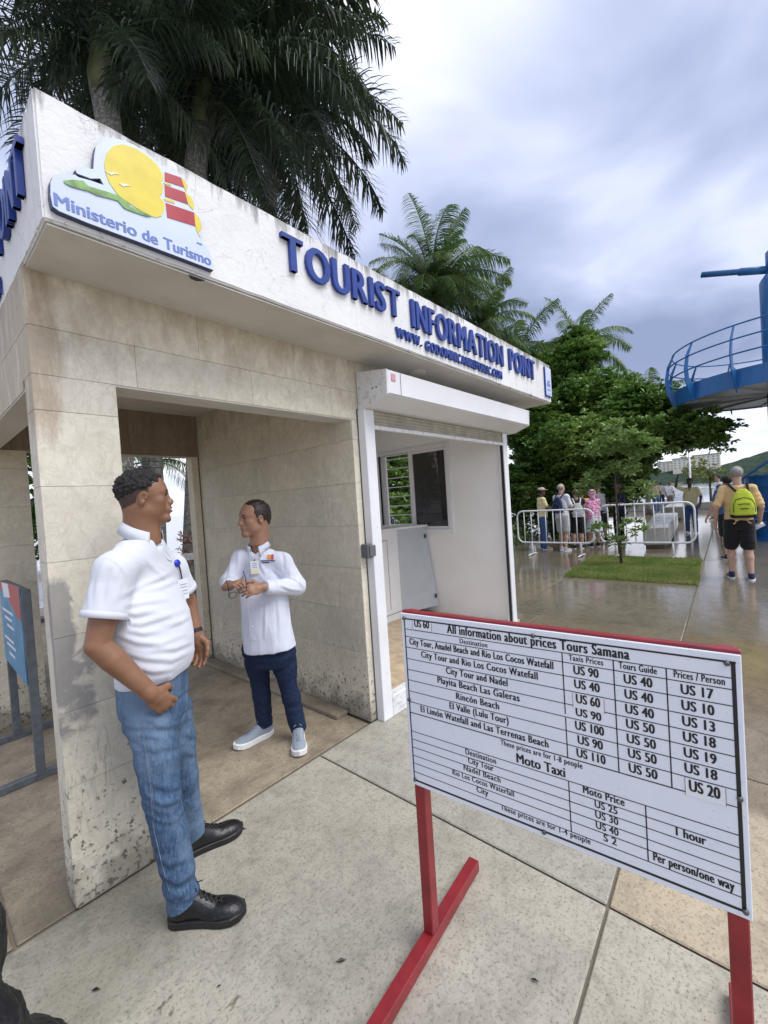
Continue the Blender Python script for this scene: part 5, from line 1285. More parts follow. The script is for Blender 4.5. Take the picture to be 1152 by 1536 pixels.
def head_field(F, c, M, s=1.0, man=1):
    P = lambda x, y, z: T3(c, M, (x * s, y * s, z * s)); lp = .007 if man == 1 else 0
    F.ell(P(-.012, 0, .036), (.099 * s, .077 * s, .086 * s), M, .02)
    F.ell(P(.030, 0, .022), (.058 * s, .064 * s, .072 * s), M, .02)
    F.ell(P(.020, 0, -.042), (.062 * s, .057 * s, .068 * s), M, .02)
    F.cone(P(.005, .045, -.06), P(.066, .016, -.098), .018 * s, .017 * s, .02); F.cone(P(.005, -.045, -.06), P(.066, -.016, -.098), .018 * s, .017 * s, .02)
    F.cone(P(.072 + lp * .6, .010, -.100), P(.072 + lp * .6, -.010, -.100), .018 * s, .018 * s, .015)
    F.cone(P(.066, .036, .026), P(.080, .010, .026), .014 * s, .012 * s, .012); F.cone(P(.066, -.036, .026), P(.080, -.010, .026), .014 * s, .012 * s, .012)
    for sg in (-1, 1):
        F.ell(P(.088, sg * .032, .004), (.015 * s, .018 * s, .012 * s), M, .010, True)
        F.ell(P(.052, sg * .044, -.018), (.024 * s, .020 * s, .018 * s), M, .018)
        F.ell(P(.0715, sg * .031, .0045), (.0125 * s, .0150 * s, .0115 * s), M, .004); F.ell(P(.086, sg * .0315, .0032), (.0052 * s, .0120 * s, .0048 * s), M, .0015, True)
        F.ell(P(.094, sg * .0125, -.031), (.011 * s, .0085 * s, .008 * s), M, .006)
        F.ell(P(.040, sg * .036, -.046), (.034 * s, .024 * s, .034 * s), M, .02)
        # ear
        Me = M @ np.array([[math.cos(.25), 0, math.sin(.25)], [0, 1, 0], [-math.sin(.25), 0, math.cos(.25)]])
        F.ell(P(-.010, sg * .076, -.004), (.017 * s, .008 * s, .031 * s), Me, .006)
        F.ell(P(-.005, sg * .085, .000), (.0105 * s, .0105 * s, .020 * s), Me, .003, True); F.ell(P(.003, sg * .080, -.004), (.004 * s, .005 * s, .006 * s), Me, .002)
        F.ell(P(.100, sg * .008, -.041), (.004 * s, .0035 * s, .003 * s), M, .003, True)
    F.cone(P(.079, 0, .018), P(.099, 0, -.022), .0095 * s, .0120 * s, .014)
    F.ell(P(.1015, 0, -.026), (.012 * s, .0135 * s, .0105 * s), M, .010)
    F.ell(P(.079 + (.006 if man == 1 else 0), 0, -.060), (.017 * s, .029 * s, .022 * s), M, .014)
    F.cone(P(.083 + lp, .019, -.0570), P(.0925 + lp, .004, -.0530), .004 * s, .0062 * s, .004); F.cone(P(.083 + lp, -.019, -.0570), P(.0925 + lp, -.004, -.0530), .004 * s, .0062 * s, .004)
    F.cone(P(.082 + lp, .016, -.0640), P(.090 + lp, 0, -.0675), .005 * s, .0075 * s, .004); F.cone(P(.082 + lp, -.016, -.0640), P(.090 + lp, 0, -.0675), .005 * s, .0075 * s, .004)
    F.ell(P(.098 + lp, 0, -.0605), (.010 * s, .022 * s, .0016 * s), M, .003, True)
def hand_field(F, wr, d, pn, side, curl=(.5, .5, .5), spread=.10, thumb=(.5, .3), s=1.0, k=.006):
    """d direction of the metacarpals, pn palm normal (palm side), side = direction to the thumb"""
    d = unit(d); pn = np.array(pn, float); pn = unit(pn - d * (pn @ d)); sd = np.array(side, float); sd = unit(sd - d * (sd @ d) - pn * (sd @ pn))
    W = np.array(wr, float); M = np.stack([d, sd, pn], 1)
    F.ell(W + d * .046 * s, (.052 * s, .039 * s, .0165 * s), M, k)
    F.cone(W - d * .01, W + d * .03 * s, .025 * s, .024 * s, .012)
    ln = [.070, .078, .072, .056]; y0 = [.029, .0100, -.0095, -.027]; rd = [.0088, .0090, .0085, .0075]
    for i in range(4):
        a = (1.5 - i) * spread; q = W + d * (.082 - .004 * abs(i - 1)) * s + sd * y0[i] * s
        dd = unit(d * math.cos(a) + sd * math.sin(a)); n_ = pn; pts = [W + d * .045 * s + sd * y0[i] * s * .8, q]; c = 0
        for j, fr in enumerate((.45, .30, .25)):
            c += curl[j] * (1 + .08 * i); v = dd * math.cos(c) + n_ * math.sin(c); q = q + v * ln[i] * fr * s; pts.append(q)
        F.chain(pts, [rd[i] * 1.15 * s, rd[i] * 1.08 * s, rd[i] * s, rd[i] * .95 * s, rd[i] * .82 * s], .004)
    q0 = W + d * .018 * s + sd * .022 * s; q1 = q0 + unit(d * .62 + sd * .72 + pn * thumb[1]) * .040 * s
    q2 = q1 + unit(d * (.9) + sd * .25 * (1 - thumb[0]) + pn * (thumb[1] + .3 * thumb[0])) * .032 * s; q3 = q2 + unit(d * .95 - sd * .2 * thumb[0] + pn * (thumb[1] + .5 * thumb[0])) * .026 * s
    F.chain([q0, q1, q2, q3], [.016 * s, .0125 * s, .0105 * s, .0085 * s], .006)
def join(parts):
    V = []; F = []; b = 0
    for v, f in parts: V.append(v); F.append(f + b); b += len(v)
    return np.concatenate(V), np.concatenate(F)
def folds(V, F, lines, org, sc, amp=.006, w=.011, push=None):
    """cloth folds that run along given lines of the garment: a ridge with a valley under it"""
    b = BVHTree.FromPolygons([tuple(v) for v in V], [tuple(int(i) for i in f) for f in F]); N = vnormals(V, F); D = np.zeros(len(V))
    for ln_ in lines:
        pts = []
        for i in range(len(ln_) - 1):
            for k in range(5):
                u = k / 4.; x = ln_[i][0] + (ln_[i + 1][0] - ln_[i][0]) * u; y = ln_[i][1] + (ln_[i + 1][1] - ln_[i][1]) * u
                h_, n_ = cast(b, org[0] + x / sc, org[1] + y / sc)
                if h_ is not None: pts.append(np.array(h_))
        if len(pts) < 3: continue
        P_ = np.array(pts); lo, hi = P_.min(0) - 3.5 * w, P_.max(0) + 3.5 * w
        m = np.where(((V > lo) & (V < hi)).all(1))[0]
        if len(m) == 0: continue
        d1 = np.full(len(m), 9.); d2 = np.full(len(m), 9.); tt = np.zeros(len(m)); Q = P_ - np.array([0, 0, 1.9 * w]); vert = abs(P_[-1][2] - P_[0][2]) > .7 * np.linalg.norm(P_[-1][:2] - P_[0][:2])
        if vert:
            dx = unit(np.append(-(P_[0][:2])[::-1] * [1, -1], 0)); Q = P_ + dx * 1.9 * w
        for i in range(len(P_) - 1):
            for A_, dd in ((P_, d1), (Q, d2)):
                a = A_[i]; e = A_[i + 1] - a; t_ = np.clip(((V[m] - a) @ e) / max(1e-9, e @ e), 0, 1); r = np.linalg.norm(V[m] - a - t_[:, None] * e, axis=1)
                if dd is d1: tt = np.where(r < dd, (i + t_) / (len(P_) - 1), tt)
                np.minimum(dd, r, out=dd)
        env = np.sin(np.pi * np.clip(tt * .9 + .05, 0, 1)) ** .6
        D[m] += env * amp * (np.exp(-(d1 / w) ** 2) - .8 * np.exp(-(d2 / (w * .8)) ** 2))
    return V + N * D[:, None]
def nzz(p, fx, fy, fz, o=0): return noise.noise(Vector((p.x * fx + o, p.y * fy + o, p.z * fz)))
def ridge(v): return 1 - 2 * abs(v)
def vp(anchor, px, py, dd=0.0):
    """real point in the upright plane through the anchor that faces the camera, dd metres further away"""
    a = np.array([anchor[0], anchor[1]]); n = a / np.linalg.norm(a)
    r = RM @ Vector((px - 576, -(py - 768), -FPX)); t_ = (np.linalg.norm(a) + dd) / (r.x * n[0] + r.y * n[1])
    return np.array([r.x * t_, r.y * t_, CAM_H + r.z * t_])
def view_frame(anchor):
    n = unit([anchor[0], anchor[1], 0]); right = np.array([n[1], -n[0], 0]); return n, right       # away, image-right
def bvh_of(o):
    m = o.data; ofs = off(o)
    return BVHTree.FromPolygons([v.co + ofs for v in m.vertices], [tuple(p.vertices) for p in m.polygons])
def cast(b, px, py):
    d = (RM @ Vector((px - 576, -(py - 768), -FPX))).normalized(); h = b.ray_cast(Vector((0, 0, CAM_H)), d); return h[0], h[1]
def patch(name, b, pts, mat, parent, up=.003, th=.001):
    """small flat piece lying on a surface, outline given in view directions"""
    V = []
    for p in pts:
        h, n = cast(b, *p)
        if h is None: return None
        V.append((h, n))
    nn = sum((q[1] for q in V), Vector()).normalized(); W = [tuple(q[0] + nn * up) for q in V] + [tuple(q[0] + nn * (up + th)) for q in V]; n_ = len(V)
    return MB().add(W, [tuple(range(n_ - 1, -1, -1)), tuple(range(n_, 2 * n_))] + [(i, (i + 1) % n_, n_ + (i + 1) % n_, n_ + i) for i in range(n_)]).build(name, mat, parent)
def shoe(R, heel, toe, w_, up_mat, sole_mat, style='sneaker', h=.0035, lace=None, tongue_h=.095, ankle=None):
    heel = np.array(heel, float); toe = np.array(toe, float); d = toe - heel; L = np.linalg.norm(d[:2]); f = np.array([d[0] / L, d[1] / L, 0]); M = frame(f); o = heel * [1, 1, 0] + np.array([0, 0, heel[2]])
    zb = heel[2]; P = lambda x, y, z: T3([heel[0], heel[1], zb], M, (x, y, z))
    F = Field(np.minimum(P(-.03, -.08, -.01), P(L + .03, .08, .16)) - .06, np.maximum(P(-.03, -.08, -.01), P(L + .03, .08, .16)) + .06, h); k = .02
    wh, wb = w_ * .36, w_ * .46
    F.ell(P(.045, 0, .045), (.047, wh, .045), M, k); F.ell(P(L * .36, 0, .045), (L * .26, wh * 1.0, .042), M, k)
    F.ell(P(L * .66, 0, .032), (L * .27, wb, .036), M, k); F.ell(P(L * .82, 0, .026), (L * .18, wb * .88, .030), M, k)
    F.cone(P(.055, 0, .055), P(.058, 0, tongue_h), wh * .95, .040, .025); F.cone(P(L * .55, 0, .045), P(.075, 0, tongue_h + .005), .028, .034, .02)
    F.cone(P(.057, 0, tongue_h - .02), P(.055, 0, tongue_h + .08), .030, .032, .004, True)
    F.cut(P(0, 0, .014), (0, 0, -1))
    V, Fq = F.mesh(); V = smooth_v(V, Fq, 1)
    o = mesh_np('shoe', V, Fq, up_mat, R, smooth=True)
    out = []
    n = 40
    for i in range(n):
        a = 2 * math.pi * i / n; x = (L * .5) * (1 - math.cos(a)) ; t_ = x / L
        hw = np.interp(t_, [0, .04, .12, .35, .5, .70, .85, .95, 1], [0, .55, .80, .78, .82, 1, .92, .60, 0]) * w_ * .5 + .003
        out.append((x - .004 + (.008 * t_), (hw if math.sin(a) > 0 else -hw) * (1 if abs(math.sin(a)) > 1e-6 else 0)))
    th = .027 if style != 'runner' else .034
    V = []; 
    for z, g in ((0, .95), (.004, 1.0), (th, 1.0), (th + .003, .94)):
        for x, y in out:
            rise = (.010 * max(0, (x / L - .75) / .25) ** 2) + (.012 * max(0, (.18 - x / L) / .18) if style == 'runner' else 0)
            V.append(tuple(P((x - L / 2) * g + L / 2, y * g, z + rise * (1 if style == 'runner' or z == 0 else .5))))
    Fs = [tuple(range(n - 1, -1, -1)), tuple(range(3 * n, 4 * n))] + [(r * n + i, r * n + (i + 1) % n, (r + 1) * n + (i + 1) % n, (r + 1) * n + i) for r in range(3) for i in range(n)]
    MB().add(V, Fs).build('sole', sole_mat, o, smooth=False)
    if lace is not None:
        b = bvh_of(o); lb = MB()
        def top(x, y):
            h_ = b.ray_cast(Vector(P(x, y, .2)), Vector((0, 0, -1)))[0]
            return (h_ + Vector((0, 0, .002))) if h_ else Vector(P(x, y, .06))
        for i in range(6):
            x = .10 + (L * .66 - .10) * i / 5; x2 = x + .018
            ys = .018 - .001 * i
            lb.tube([top(x, -ys), top((x + x2) / 2, 0) + Vector((0, 0, .002)), top(x2, ys)], .0024, 5); lb.tube([top(x, ys), top((x + x2) / 2, 0) + Vector((0, 0, .004)), top(x2, -ys)], .0024, 5)
        c = top(.095, 0) + Vector((0, 0, .006))
        for sg in (-1, 1):
            l_ = Vector(M[:, 1]) * sg; f_ = Vector(M[:, 0])
            lb.tube([c, c + l_ * .022 + Vector((0, 0, .010)), c + l_ * .036 + f_ * .004 - Vector((0, 0, .004)), c + l_ * .018 + f_ * .010 - Vector((0, 0, .004)), c], .0022, 5)
            lb.tube([c, c + l_ * .012 + f_ * .02, c + l_ * .026 + f_ * .035 - Vector((0, 0, .006))], .0022, 5)
        lb.build('laces', lace, o, smooth=True)
    return o
def eyes(R, c, M, s=1.0, iris=True):
    P = lambda x, y, z: T3(c, M, (x * s, y * s, z * s))
    for sg in (-1, 1):
        MB().ball(P(.0722, sg * .031, .0040), .0108 * s, 14, 10).build('eye', MT['eye_white'], R, smooth=True)
        MB().ball(P(.0771, sg * .0315, .0036), .0063 * s, 12, 8).build('iris', MT['eye_dark'], R, smooth=True)
# ------------------------------------------------------------------ man in a white polo, near
def lid_and_brow(R, c, M, brow_mat, s=1.0):
    P = lambda x, y, z: Vector(T3(c, M, (x * s, y * s, z * s)))
    for sg in (-1, 1):
        MB().tube([P(.0885, sg * .016, .0240), P(.0835, sg * .031, .0285), P(.0725, sg * .045, .0245)], [.0055 * s, .0066 * s, .0030 * s], 7).build('eyebrow', brow_mat, R, smooth=True)
        MB().tube([P(.082, sg * .020, .006), P(.0865, sg * .031, .0105), P(.078, sg * .043, .006)], .0026 * s, 6).build('eyelashes', MT['eye_dark'], R, smooth=True)
A1 = (.82, 1.84); nv, rt = view_frame(A1)
R1 = thing('person', 'man in white polo shirt and faded blue jeans standing with hand at his pocket', 'person', (.82, 1.84, 0))
def q1(px, py, dd=0): return vp(A1, px, py, dd)
hf = unit(rt * .995 - nv * -.06); MH = frame(hf + np.array([0, 0, .03]), (rt * -.02 + nv * .0 + np.array([0, 0, 1])))
bf = unit(rt * .84 - nv * .54); bl = np.cross([0, 0, 1], bf)       # body forward / his left
HC = q1(218, 747, .0)
HS = .90
neckb = q1(211, 798, .02)
shr = q1(173, 855, -.14); shl = q1(256, 852, .14)
elr = q1(146, 968, -.20); wrr = q1(226, 1040, -.20); knuck = q1(252, 1060, -.17)
ell = q1(281, 905, .20); wrl = q1(294, 952, .16)
pel = q1(228, 1040, 0)
# --- skin: head+neck, arms with hands, one mesh
parts = []
F = Field(HC - .19, HC + .19, .003)
head_field(F, HC, MH, HS)
F.cone(T3(HC, MH, (-.014, 0, -.055)), neckb + np.array([0, 0, -.05]) + bf * .020, .053, .060, .03)
F.cone(T3(HC, MH, (-.036, 0, -.02)), neckb - bf * .012, .046, .054, .03)
V, Fq = F.mesh(); V = smooth_v(V, Fq, 1, .4); parts.append((V, Fq))
def limb_box(pts, pad): P = np.array(pts); return P.min(0) - pad, P.max(0) + pad
F = Field(*limb_box([neckb, pel, shl, shr], .16), .010)
F.chain([neckb, q1(211, 850, .02), q1(224, 950, 0), pel], [.048, .050, .075, .085], .04)
F.cone(shr, shl, .035, .035, .03)
parts.append(F.mesh())
lo, hi = limb_box([shr, elr, wrr, knuck], .12); F = Field(lo, hi, .0042)
F.chain([shr, shr + (elr - shr) * .55, elr, elr + (wrr - elr) * .28, wrr], [.056, .050, .0415, .0435, .029], .003)
hd = unit(knuck - wrr)
hand_field(F, wrr, hd, nv * .85 - np.array([0, 0, .35]), np.array([0, 0, 1.]) + rt * .3, curl=(.45, .75, .6), spread=.05, thumb=(1.0, .45), s=1.04, k=.005)
parts.append(F.mesh())
lo, hi = limb_box([shl, ell, wrl, wrl - np.array([0, 0, .16])], .08); F = Field(lo, hi, .005)
F.chain([shl, ell, wrl], [.052, .043, .029], .003)
hand_field(F, wrl, np.array([0, 0, -1]) + bf * .12, bl * -.9 + nv * -.2, bf, curl=(.35, .4, .3), spread=.03, s=1.0)
parts.append(F.mesh())
# shanks inside the jeans so that the figure is whole
hpr, hpl = q1(229, 1075, -.085), q1(256, 1066, .085)
knr, knl = q1(243, 1196, -.14), q1(273, 1163, .13)
def gp(px, py, z=0.0):
    r = RM @ Vector((px - 576, -(py - 768), -FPX)); t_ = (z - CAM_H) / r.z; return np.array([r.x * t_, r.y * t_, z])
FD1 = unit(gp(361, 1374) - gp(254, 1384)); FH1 = gp(254, 1382); FD2 = unit(gp(364, 1243) - gp(285, 1280)); FH2 = gp(364, 1243) - FD2 * .30
anr, anl = FH1 + FD1 * .065 + np.array([0, 0, .11]), FH2 + FD2 * .065 + np.array([0, 0, .11])
lo, hi = limb_box([hpr, hpl, knr, knl, anr, anl], .12); F = Field(lo, hi, .012)
for h_, k_, a_ in ((hpr, knr, anr), (hpl, knl, anl)): F.chain([pel, h_, k_, a_], [.09, .075, .045, .030], .03)
parts.append(F.mesh())
V, Fq = join(parts)
body = mesh_np('body', V, Fq, MT['skin_brown'], R1, smooth=True)
eyes(R1, HC, MH, HS); lid_and_brow(R1, HC, MH, MT['hair_black'], HS)
P = lambda x, y, z: T3(HC, MH, (x * HS, y * HS, z * HS))
# lips
F = Field(P(.085, 0, -.06) - .04, P(.085, 0, -.06) + .04, .0022)
F.cone(P(.091, .018, -.0572), P(.1005, .004, -.0532), .0035 * HS, .0060 * HS, .003); F.cone(P(.091, -.018, -.0572), P(.1005, -.004, -.0532), .0035 * HS, .0060 * HS, .003)
F.cone(P(.090, .015, -.0642), P(.0982, 0, -.0675), .0045 * HS, .0073 * HS, .003); F.cone(P(.090, -.015, -.0642), P(.0982, 0, -.0675), .0045 * HS, .0073 * HS, .003)
F.ell(P(.107, 0, -.0608), (.010, .024, .0014), MH, .002, True)
V, Fq = F.mesh(); mesh_np('lips', V, Fq, MT['lip'], R1, smooth=True)
# curly hair + shaved sides
F = Field(P(-.02, 0, .05) - .16, P(-.02, 0, .05) + .16, .0032)
F.ell(P(-.016, 0, .043), (.107 * HS, .086 * HS, .092 * HS), MH, .01)
F.cut(P(.052, 0, .060), MH @ np.array([.92, 0, -.40])); F.cut(P(-.04, 0, .028), MH @ np.array([.42, 0, -1.0])); 
V, Fq = F.mesh()
def curl(p):
    v = noise.voronoi(p * 62)[0][0]; return .016 * (.5 - v) + .005 * noise.noise(p * 25)
V = wrinkle(V, Fq, curl); mesh_np('curly_hair', V, Fq, MT['hair_black'], R1, smooth=True)
F = Field(P(-.02, 0, .02) - .15, P(-.02, 0, .02) + .15, .0035)
F.ell(P(-.012, 0, .034), (.1005 * HS, .0782 * HS, .0885 * HS), MH, .01); F.cone(T3(HC, MH, (-.038, 0, -.02)), neckb - bf * .012 + np.array([0, 0, .03]), .0475, .053, .03)
F.cut(P(.036, 0, .03), MH @ np.array([1, 0, -.12])); F.cut(P(-.05, 0, -.036), MH @ np.array([.55, 0, -1.0]))
for sg in (-1, 1): F.ell(P(-.006, sg * .078, -.012), (.026, .03, .030), MH, .006, True)
V, Fq = F.mesh(); mesh_np('shaved_hair', V, Fq, MT['hair_stubble'], R1, smooth=True)
F = Field(P(.072, 0, -.10) - .05, P(.072, 0, -.10) + .05, .0025)
F.cone(P(.083, .010, -.092), P(.083, -.010, -.092), .0105, .0105, .008); F.ell(P(.081, 0, -.107), (.014, .018, .012), MH, .008)
V, Fq = F.mesh(); V = wrinkle(V, Fq, lambda p: .002 * noise.noise(p * 200)); mesh_np('goatee', V, Fq, MT['hair_black'], R1, smooth=True)
# --- polo shirt
MB1 = frame(bf, (neckb - pel) * [1, 1, 1] * 1.0); o0 = pel
Lt = np.linalg.norm(neckb - pel)
def shirt_field(h, extra=0.0):
    lo, hi = limb_box([pel + [0, 0, -.06], neckb, shr, shl, elr, ell], .22); F = Field(lo, hi, h)
    F.loft(o0, MB1, [.072, .10, .15, .22, .32, .40, .46, Lt - .05], [.160, .164, .166, .172, .184, .182, .150, .080], [.116, .124, .132, .138, .132, .118, .102, .078], [.014, .022, .028, .024, .008, -.004, -.012, -.012], 2.2, .02)
    F.cone(neckb + [0, 0, -.068], shr, .064, .066, .04); F.cone(neckb + [0, 0, -.068], shl, .064, .064, .04)
    return F
F = shirt_field(.0065)
sl = shr + (elr - shr) * .64
F.cone(shr, sl, .067, .073, .03)
sl2 = shl + (ell - shl) * .66
F.cone(shl, sl2, .064, .066, .03)
F.cut(sl, unit(elr - shr)) if False else None
# neck opening
F.cone(neckb + [0, 0, .0] + bf * .008, neckb + [0, 0, .14], .060, .075, .008, True)
F.cone(neckb + bf * .055 + [0, 0, .01], neckb + bf * .098 + [0, 0, -.085], .034, .010, .008, True)
V, Fq = F.mesh()
# flat cut of the sleeve ends and hem
def flatten(V, o, n, r, lim, keep=None):
    n = unit(n); q = V - o; dz = q @ n; rad = np.linalg.norm(q - dz[:, None] * n, axis=1); m = (dz > 0) & (rad < r) & (dz < lim)
    if keep is not None:                     # leave the trunk of the shirt alone: (origin, frame, heights, half widths, half depths)
        o_, M_, zs_, a_, b_ = keep; w = (V - o_) @ M_; A = np.interp(w[:, 2], zs_, a_) + .006; B = np.interp(w[:, 2], zs_, b_) + .02
        m &= ~((np.abs(w[:, 0] / B) ** 2.2 + np.abs(w[:, 1] / A) ** 2.2) < 1)
    V[m] -= (dz[m])[:, None] * n; return V
KP = (o0, MB1, [.07, .10, .15, .22, .32, .40, .46], [.160, .164, .166, .172, .184, .182, .150], [.116, .124, .132, .138, .132, .118, .102])
V = flatten(V, sl, elr - shr, .088, .10, KP); V = flatten(V, sl2, ell - shl, .080, .10, KP)
c0 = T3(o0, MB1, (.16, 0, .22))
def w1(p):
    q = np.array(p) - o0; f, l, u = q @ MB1[:, 0], q @ MB1[:, 1], q @ MB1[:, 2]
    g = noise.noise(Vector((f * 3, l * 3, u * 3)))
    # diagonal drag folds from the armpit to the belly
    v = Vector(((u * .95 + l * .65 + f * .15) * 8.5 + g * 1.6, (l * .8 - u * .5) * 2.4, f * 2)); a = ridge(noise.noise(v)) 
    v2 = Vector((u * 18 + g * 2, l * 4, f * 4)); b = ridge(noise.noise(v2))
    low = max(0, 1 - abs(u - .10) / .20)
    c1 = noise.noise(v * 1.0); c2 = noise.noise(v2 * 1.0 + Vector((7, 3, 1))); c3 = noise.noise(Vector(((u * .8 + l * .9) * 30 + g * 3, (l * .8 - u * .6) * 6, f * 6)))
    arm = 1 if abs(l) < .17 else .4
    return arm * .005 * (a - .55) + .003 * (b - .5) * low
V = wrinkle(V, Fq, w1)
PL = [[(345, 790), (430, 745), (560, 690), (620, 660)], [(350, 850), (450, 830), (600, 810)], [(330, 930), (450, 950), (600, 900), (720, 860)], [(320, 1010), (430, 1050), (560, 1060), (700, 1000)], [(360, 1110), (480, 1140), (620, 1150), (710, 1110)], [(420, 1190), (520, 1215), (640, 1200)], [(380, 980), (470, 1000), (560, 985)], [(460, 760), (560, 745), (660, 700)], [(340, 880), (420, 895), (520, 870)],
      [(450, 560), (520, 640), (590, 700)], [(300, 470), (380, 520), (450, 540)], [(600, 960), (680, 930), (735, 900)], [(520, 1090), (640, 1085), (730, 1050)]]
V = folds(V, Fq, PL, (90, 680), 3.716, .0050, .0105)
V = folds(V, Fq, [[(250, 600), (215, 700), (195, 820)], [(315, 650), (285, 740), (275, 850)], [(180, 700), (165, 780), (160, 860)], [(340, 700), (320, 780), (300, 840)]], (90, 680), 3.716, .0045, .011)
V = folds(V, Fq, [[(235, 575), (310, 600), (365, 665), (380, 730), (350, 790)]], (90, 680), 3.716, .0028, .0045)
V = smooth_v(V, Fq, 1, .25)
polo = mesh_np('polo_shirt', V, Fq, MT['polo'], R1, smooth=True)
bp1 = bvh_of(polo)
# sleeve band
for e0, e1, rr_ in ((shr, elr, .0775), (shl, ell, .0705)):
    d_ = unit(e1 - e0); e_ = e0 + (e1 - e0) * .64
    MB().tube([e_ - d_ * .020, e_ - d_ * .018, e_ + d_ * .0035, e_ + d_ * .0045], [rr_ - .004, rr_ - .0015, rr_ - .0015, rr_ - .008], 36, caps=False).build('sleeve_band', MT['polo'], polo, smooth=True)
# collar: folded band round the neck with two points
def collar(R, ctr, Mx, ri, ro, hb, drop, mat, points, open_a=.5, n=40, tilt=.0, thick=.005):
    rows = []
    for i in range(n + 1):
        a = open_a + (2 * math.pi - 2 * open_a) * i / n; c, s_ = math.cos(a), math.sin(a)
        e = min(i, n - i) / n; pt = max(0, 1 - e / .10)
        fr = (1 + math.cos(a)) / 2
        base = T3(ctr, Mx, (ri * c, ri * s_ * 1.02, -.012 - tilt * fr)); topp = T3(ctr, Mx, ((ri + .004) * c, (ri + .004) * s_, hb - tilt * fr))
        fold = T3(ctr, Mx, ((ri + .012) * c, (ri + .012) * s_, hb - .002 - tilt * fr))
        out = T3(ctr, Mx, ((ro + .012 * pt) * c, (ro + .006 * pt) * s_, hb - drop - tilt * fr * 1.15 - pt * points))
        o2 = out - (fold - topp) * .4 + np.array([0, 0, -.001])
        rows.append([base, topp, fold, out, out - Mx @ np.array([c, s_, 0]) * thick])
    V = [tuple(p) for r in rows for p in r]; m = 5; F = []
    for i in range(n):
        for k in range(m - 1): F.append((i * m + k, (i + 1) * m + k, (i + 1) * m + k + 1, i * m + k + 1))
    o = MB().add(V, F).build('collar', mat, R, smooth=True, fixn=True)
    md = o.modifiers.new('s', 'SOLIDIFY'); md.thickness = .0035; return o
Mc = frame(bf, unit(neckb - pel) + bf * .30)
collar(polo, neckb + np.array([0, 0, -.004]) + bf * .004, Mc, .064, .089, .040, .044, MT['polo'], .030, .55, tilt=.022)
# open placket: two raised strips, buttons
for pts in ([(246, 815), (251, 815), (263, 842), (259, 845)], [(235, 818), (242, 816), (258, 842), (252, 840)]):
    patch('placket', bp1, pts, MT['polo'], polo, .001, .003)
# badge reel and card, embroidered mark
h, n_ = cast(bp1, 265, 845)
if h is None: h, n_ = cast(bp1, 258, 850)
MB().tube([h, h + n_ * .006, h + n_ * .012], [.016, .0165, .011], 20).build('badge_reel', MT['badge_blue'], polo, smooth=False)
h2, n2 = cast(bp1, 271, 868)
if h2 is None: h2, n2 = cast(bp1, 262, 868)
MB().tube([h + n_ * .008, (h + h2) / 2 + n_ * .01, h2 + n2 * .008], .0028, 6).build('badge_cord', MT['eye_dark'], polo)
side = Vector(np.cross(np.array(n2), [0, 0, 1])).normalized(); upv = Vector((0, 0, 1)) + n2 * 0
cc_ = h2 + n2 * .010 - upv * .045
V = [cc_ + side * a + upv * b + n2 * c for c in (0, .003) for a, b in ((-.028, -.045), (.028, -.045), (.028, .045), (-.028, .045))]
bo = MB().add(V, [(0, 3, 2, 1), (4, 5, 6, 7), (0, 1, 5, 4), (1, 2, 6, 5), (2, 3, 7, 6), (3, 0, 4, 7)]).build('badge_card', MT['badge'], polo, bevel=.001)
mb = MB()
for zz_ in (.022, .010, -.006, -.020):
    V = [cc_ + side * a + upv * b + n2 * .0036 for a, b in ((-.020, zz_ - .0018), (.018, zz_ - .0018), (.018, zz_ + .0018), (-.020, zz_ + .0018))]; mb.add(V, [(0, 1, 2, 3)])
mb.build('badge_print', MT['greyshirt'], bo, fixn=False)
patch('embroidery', bp1, [(264, 817), (267, 820), (266, 824), (262, 822)], MT['orange'], polo, .003)
patch('embroidery', bp1, [(266, 828), (270, 829), (270, 831), (266, 830)], MT['embnavy'], polo, .003)
# --- jeans
lo, hi = limb_box([pel + [0, 0, .08], hpr, hpl, knr, knl, anr, anl], .17); F = Field(lo, hi, .0065)
F.loft(pel, frame(bf), [-.16, -.10, 0, .125], [.112, .138, .152, .150], [.082, .102, .110, .108], [.02, .016, .010, .012], 2.3, .03)
fd = bf
for h_, k_, a_, w_ in ((hpr, knr, anr, 1), (hpl, knl, anl, 1)):
    F.chain([h_, h_ + (k_ - h_) * .5, k_, k_ + (a_ - k_) * .35, a_ - np.array([0, 0, .05])], [.088, .079, .066, .063, .060], .010)
V, Fq = F.mesh()
for k_, a_ in ((knr, anr), (knl, anl)): V = flatten(V, a_ + np.array([0, 0, -.036]), [0, 0, -1] + bf * .30, .13, .2)
def wj(legs):
    def f_(p):
        q = np.array(p); best = 0
        g = noise.noise(p * 4)
        amp = .0025
        for h_, k_, a_ in legs:
            dk = np.linalg.norm(q - k_); da = np.linalg.norm(q - a_)
            amp = max(amp, .006 * math.exp(-(dk / .13) ** 2), .007 * math.exp(-(da / .15) ** 2))
        dh = abs(p.z - pel[2] + .08); amp = max(amp, .007 * math.exp(-(dh / .1) ** 2))
        return amp * (ridge(noise.noise(Vector((p.x * 3.2 + g * 1.5, p.y * 3.2, p.z * 17 + p.x * 7 + g * 2.2)))) - .55) * 1.25
    return f_
V = wrinkle(V, Fq, wj(((hpr, knr, anr), (hpl, knl, anl)))); V = smooth_v(V, Fq, 1, .3)
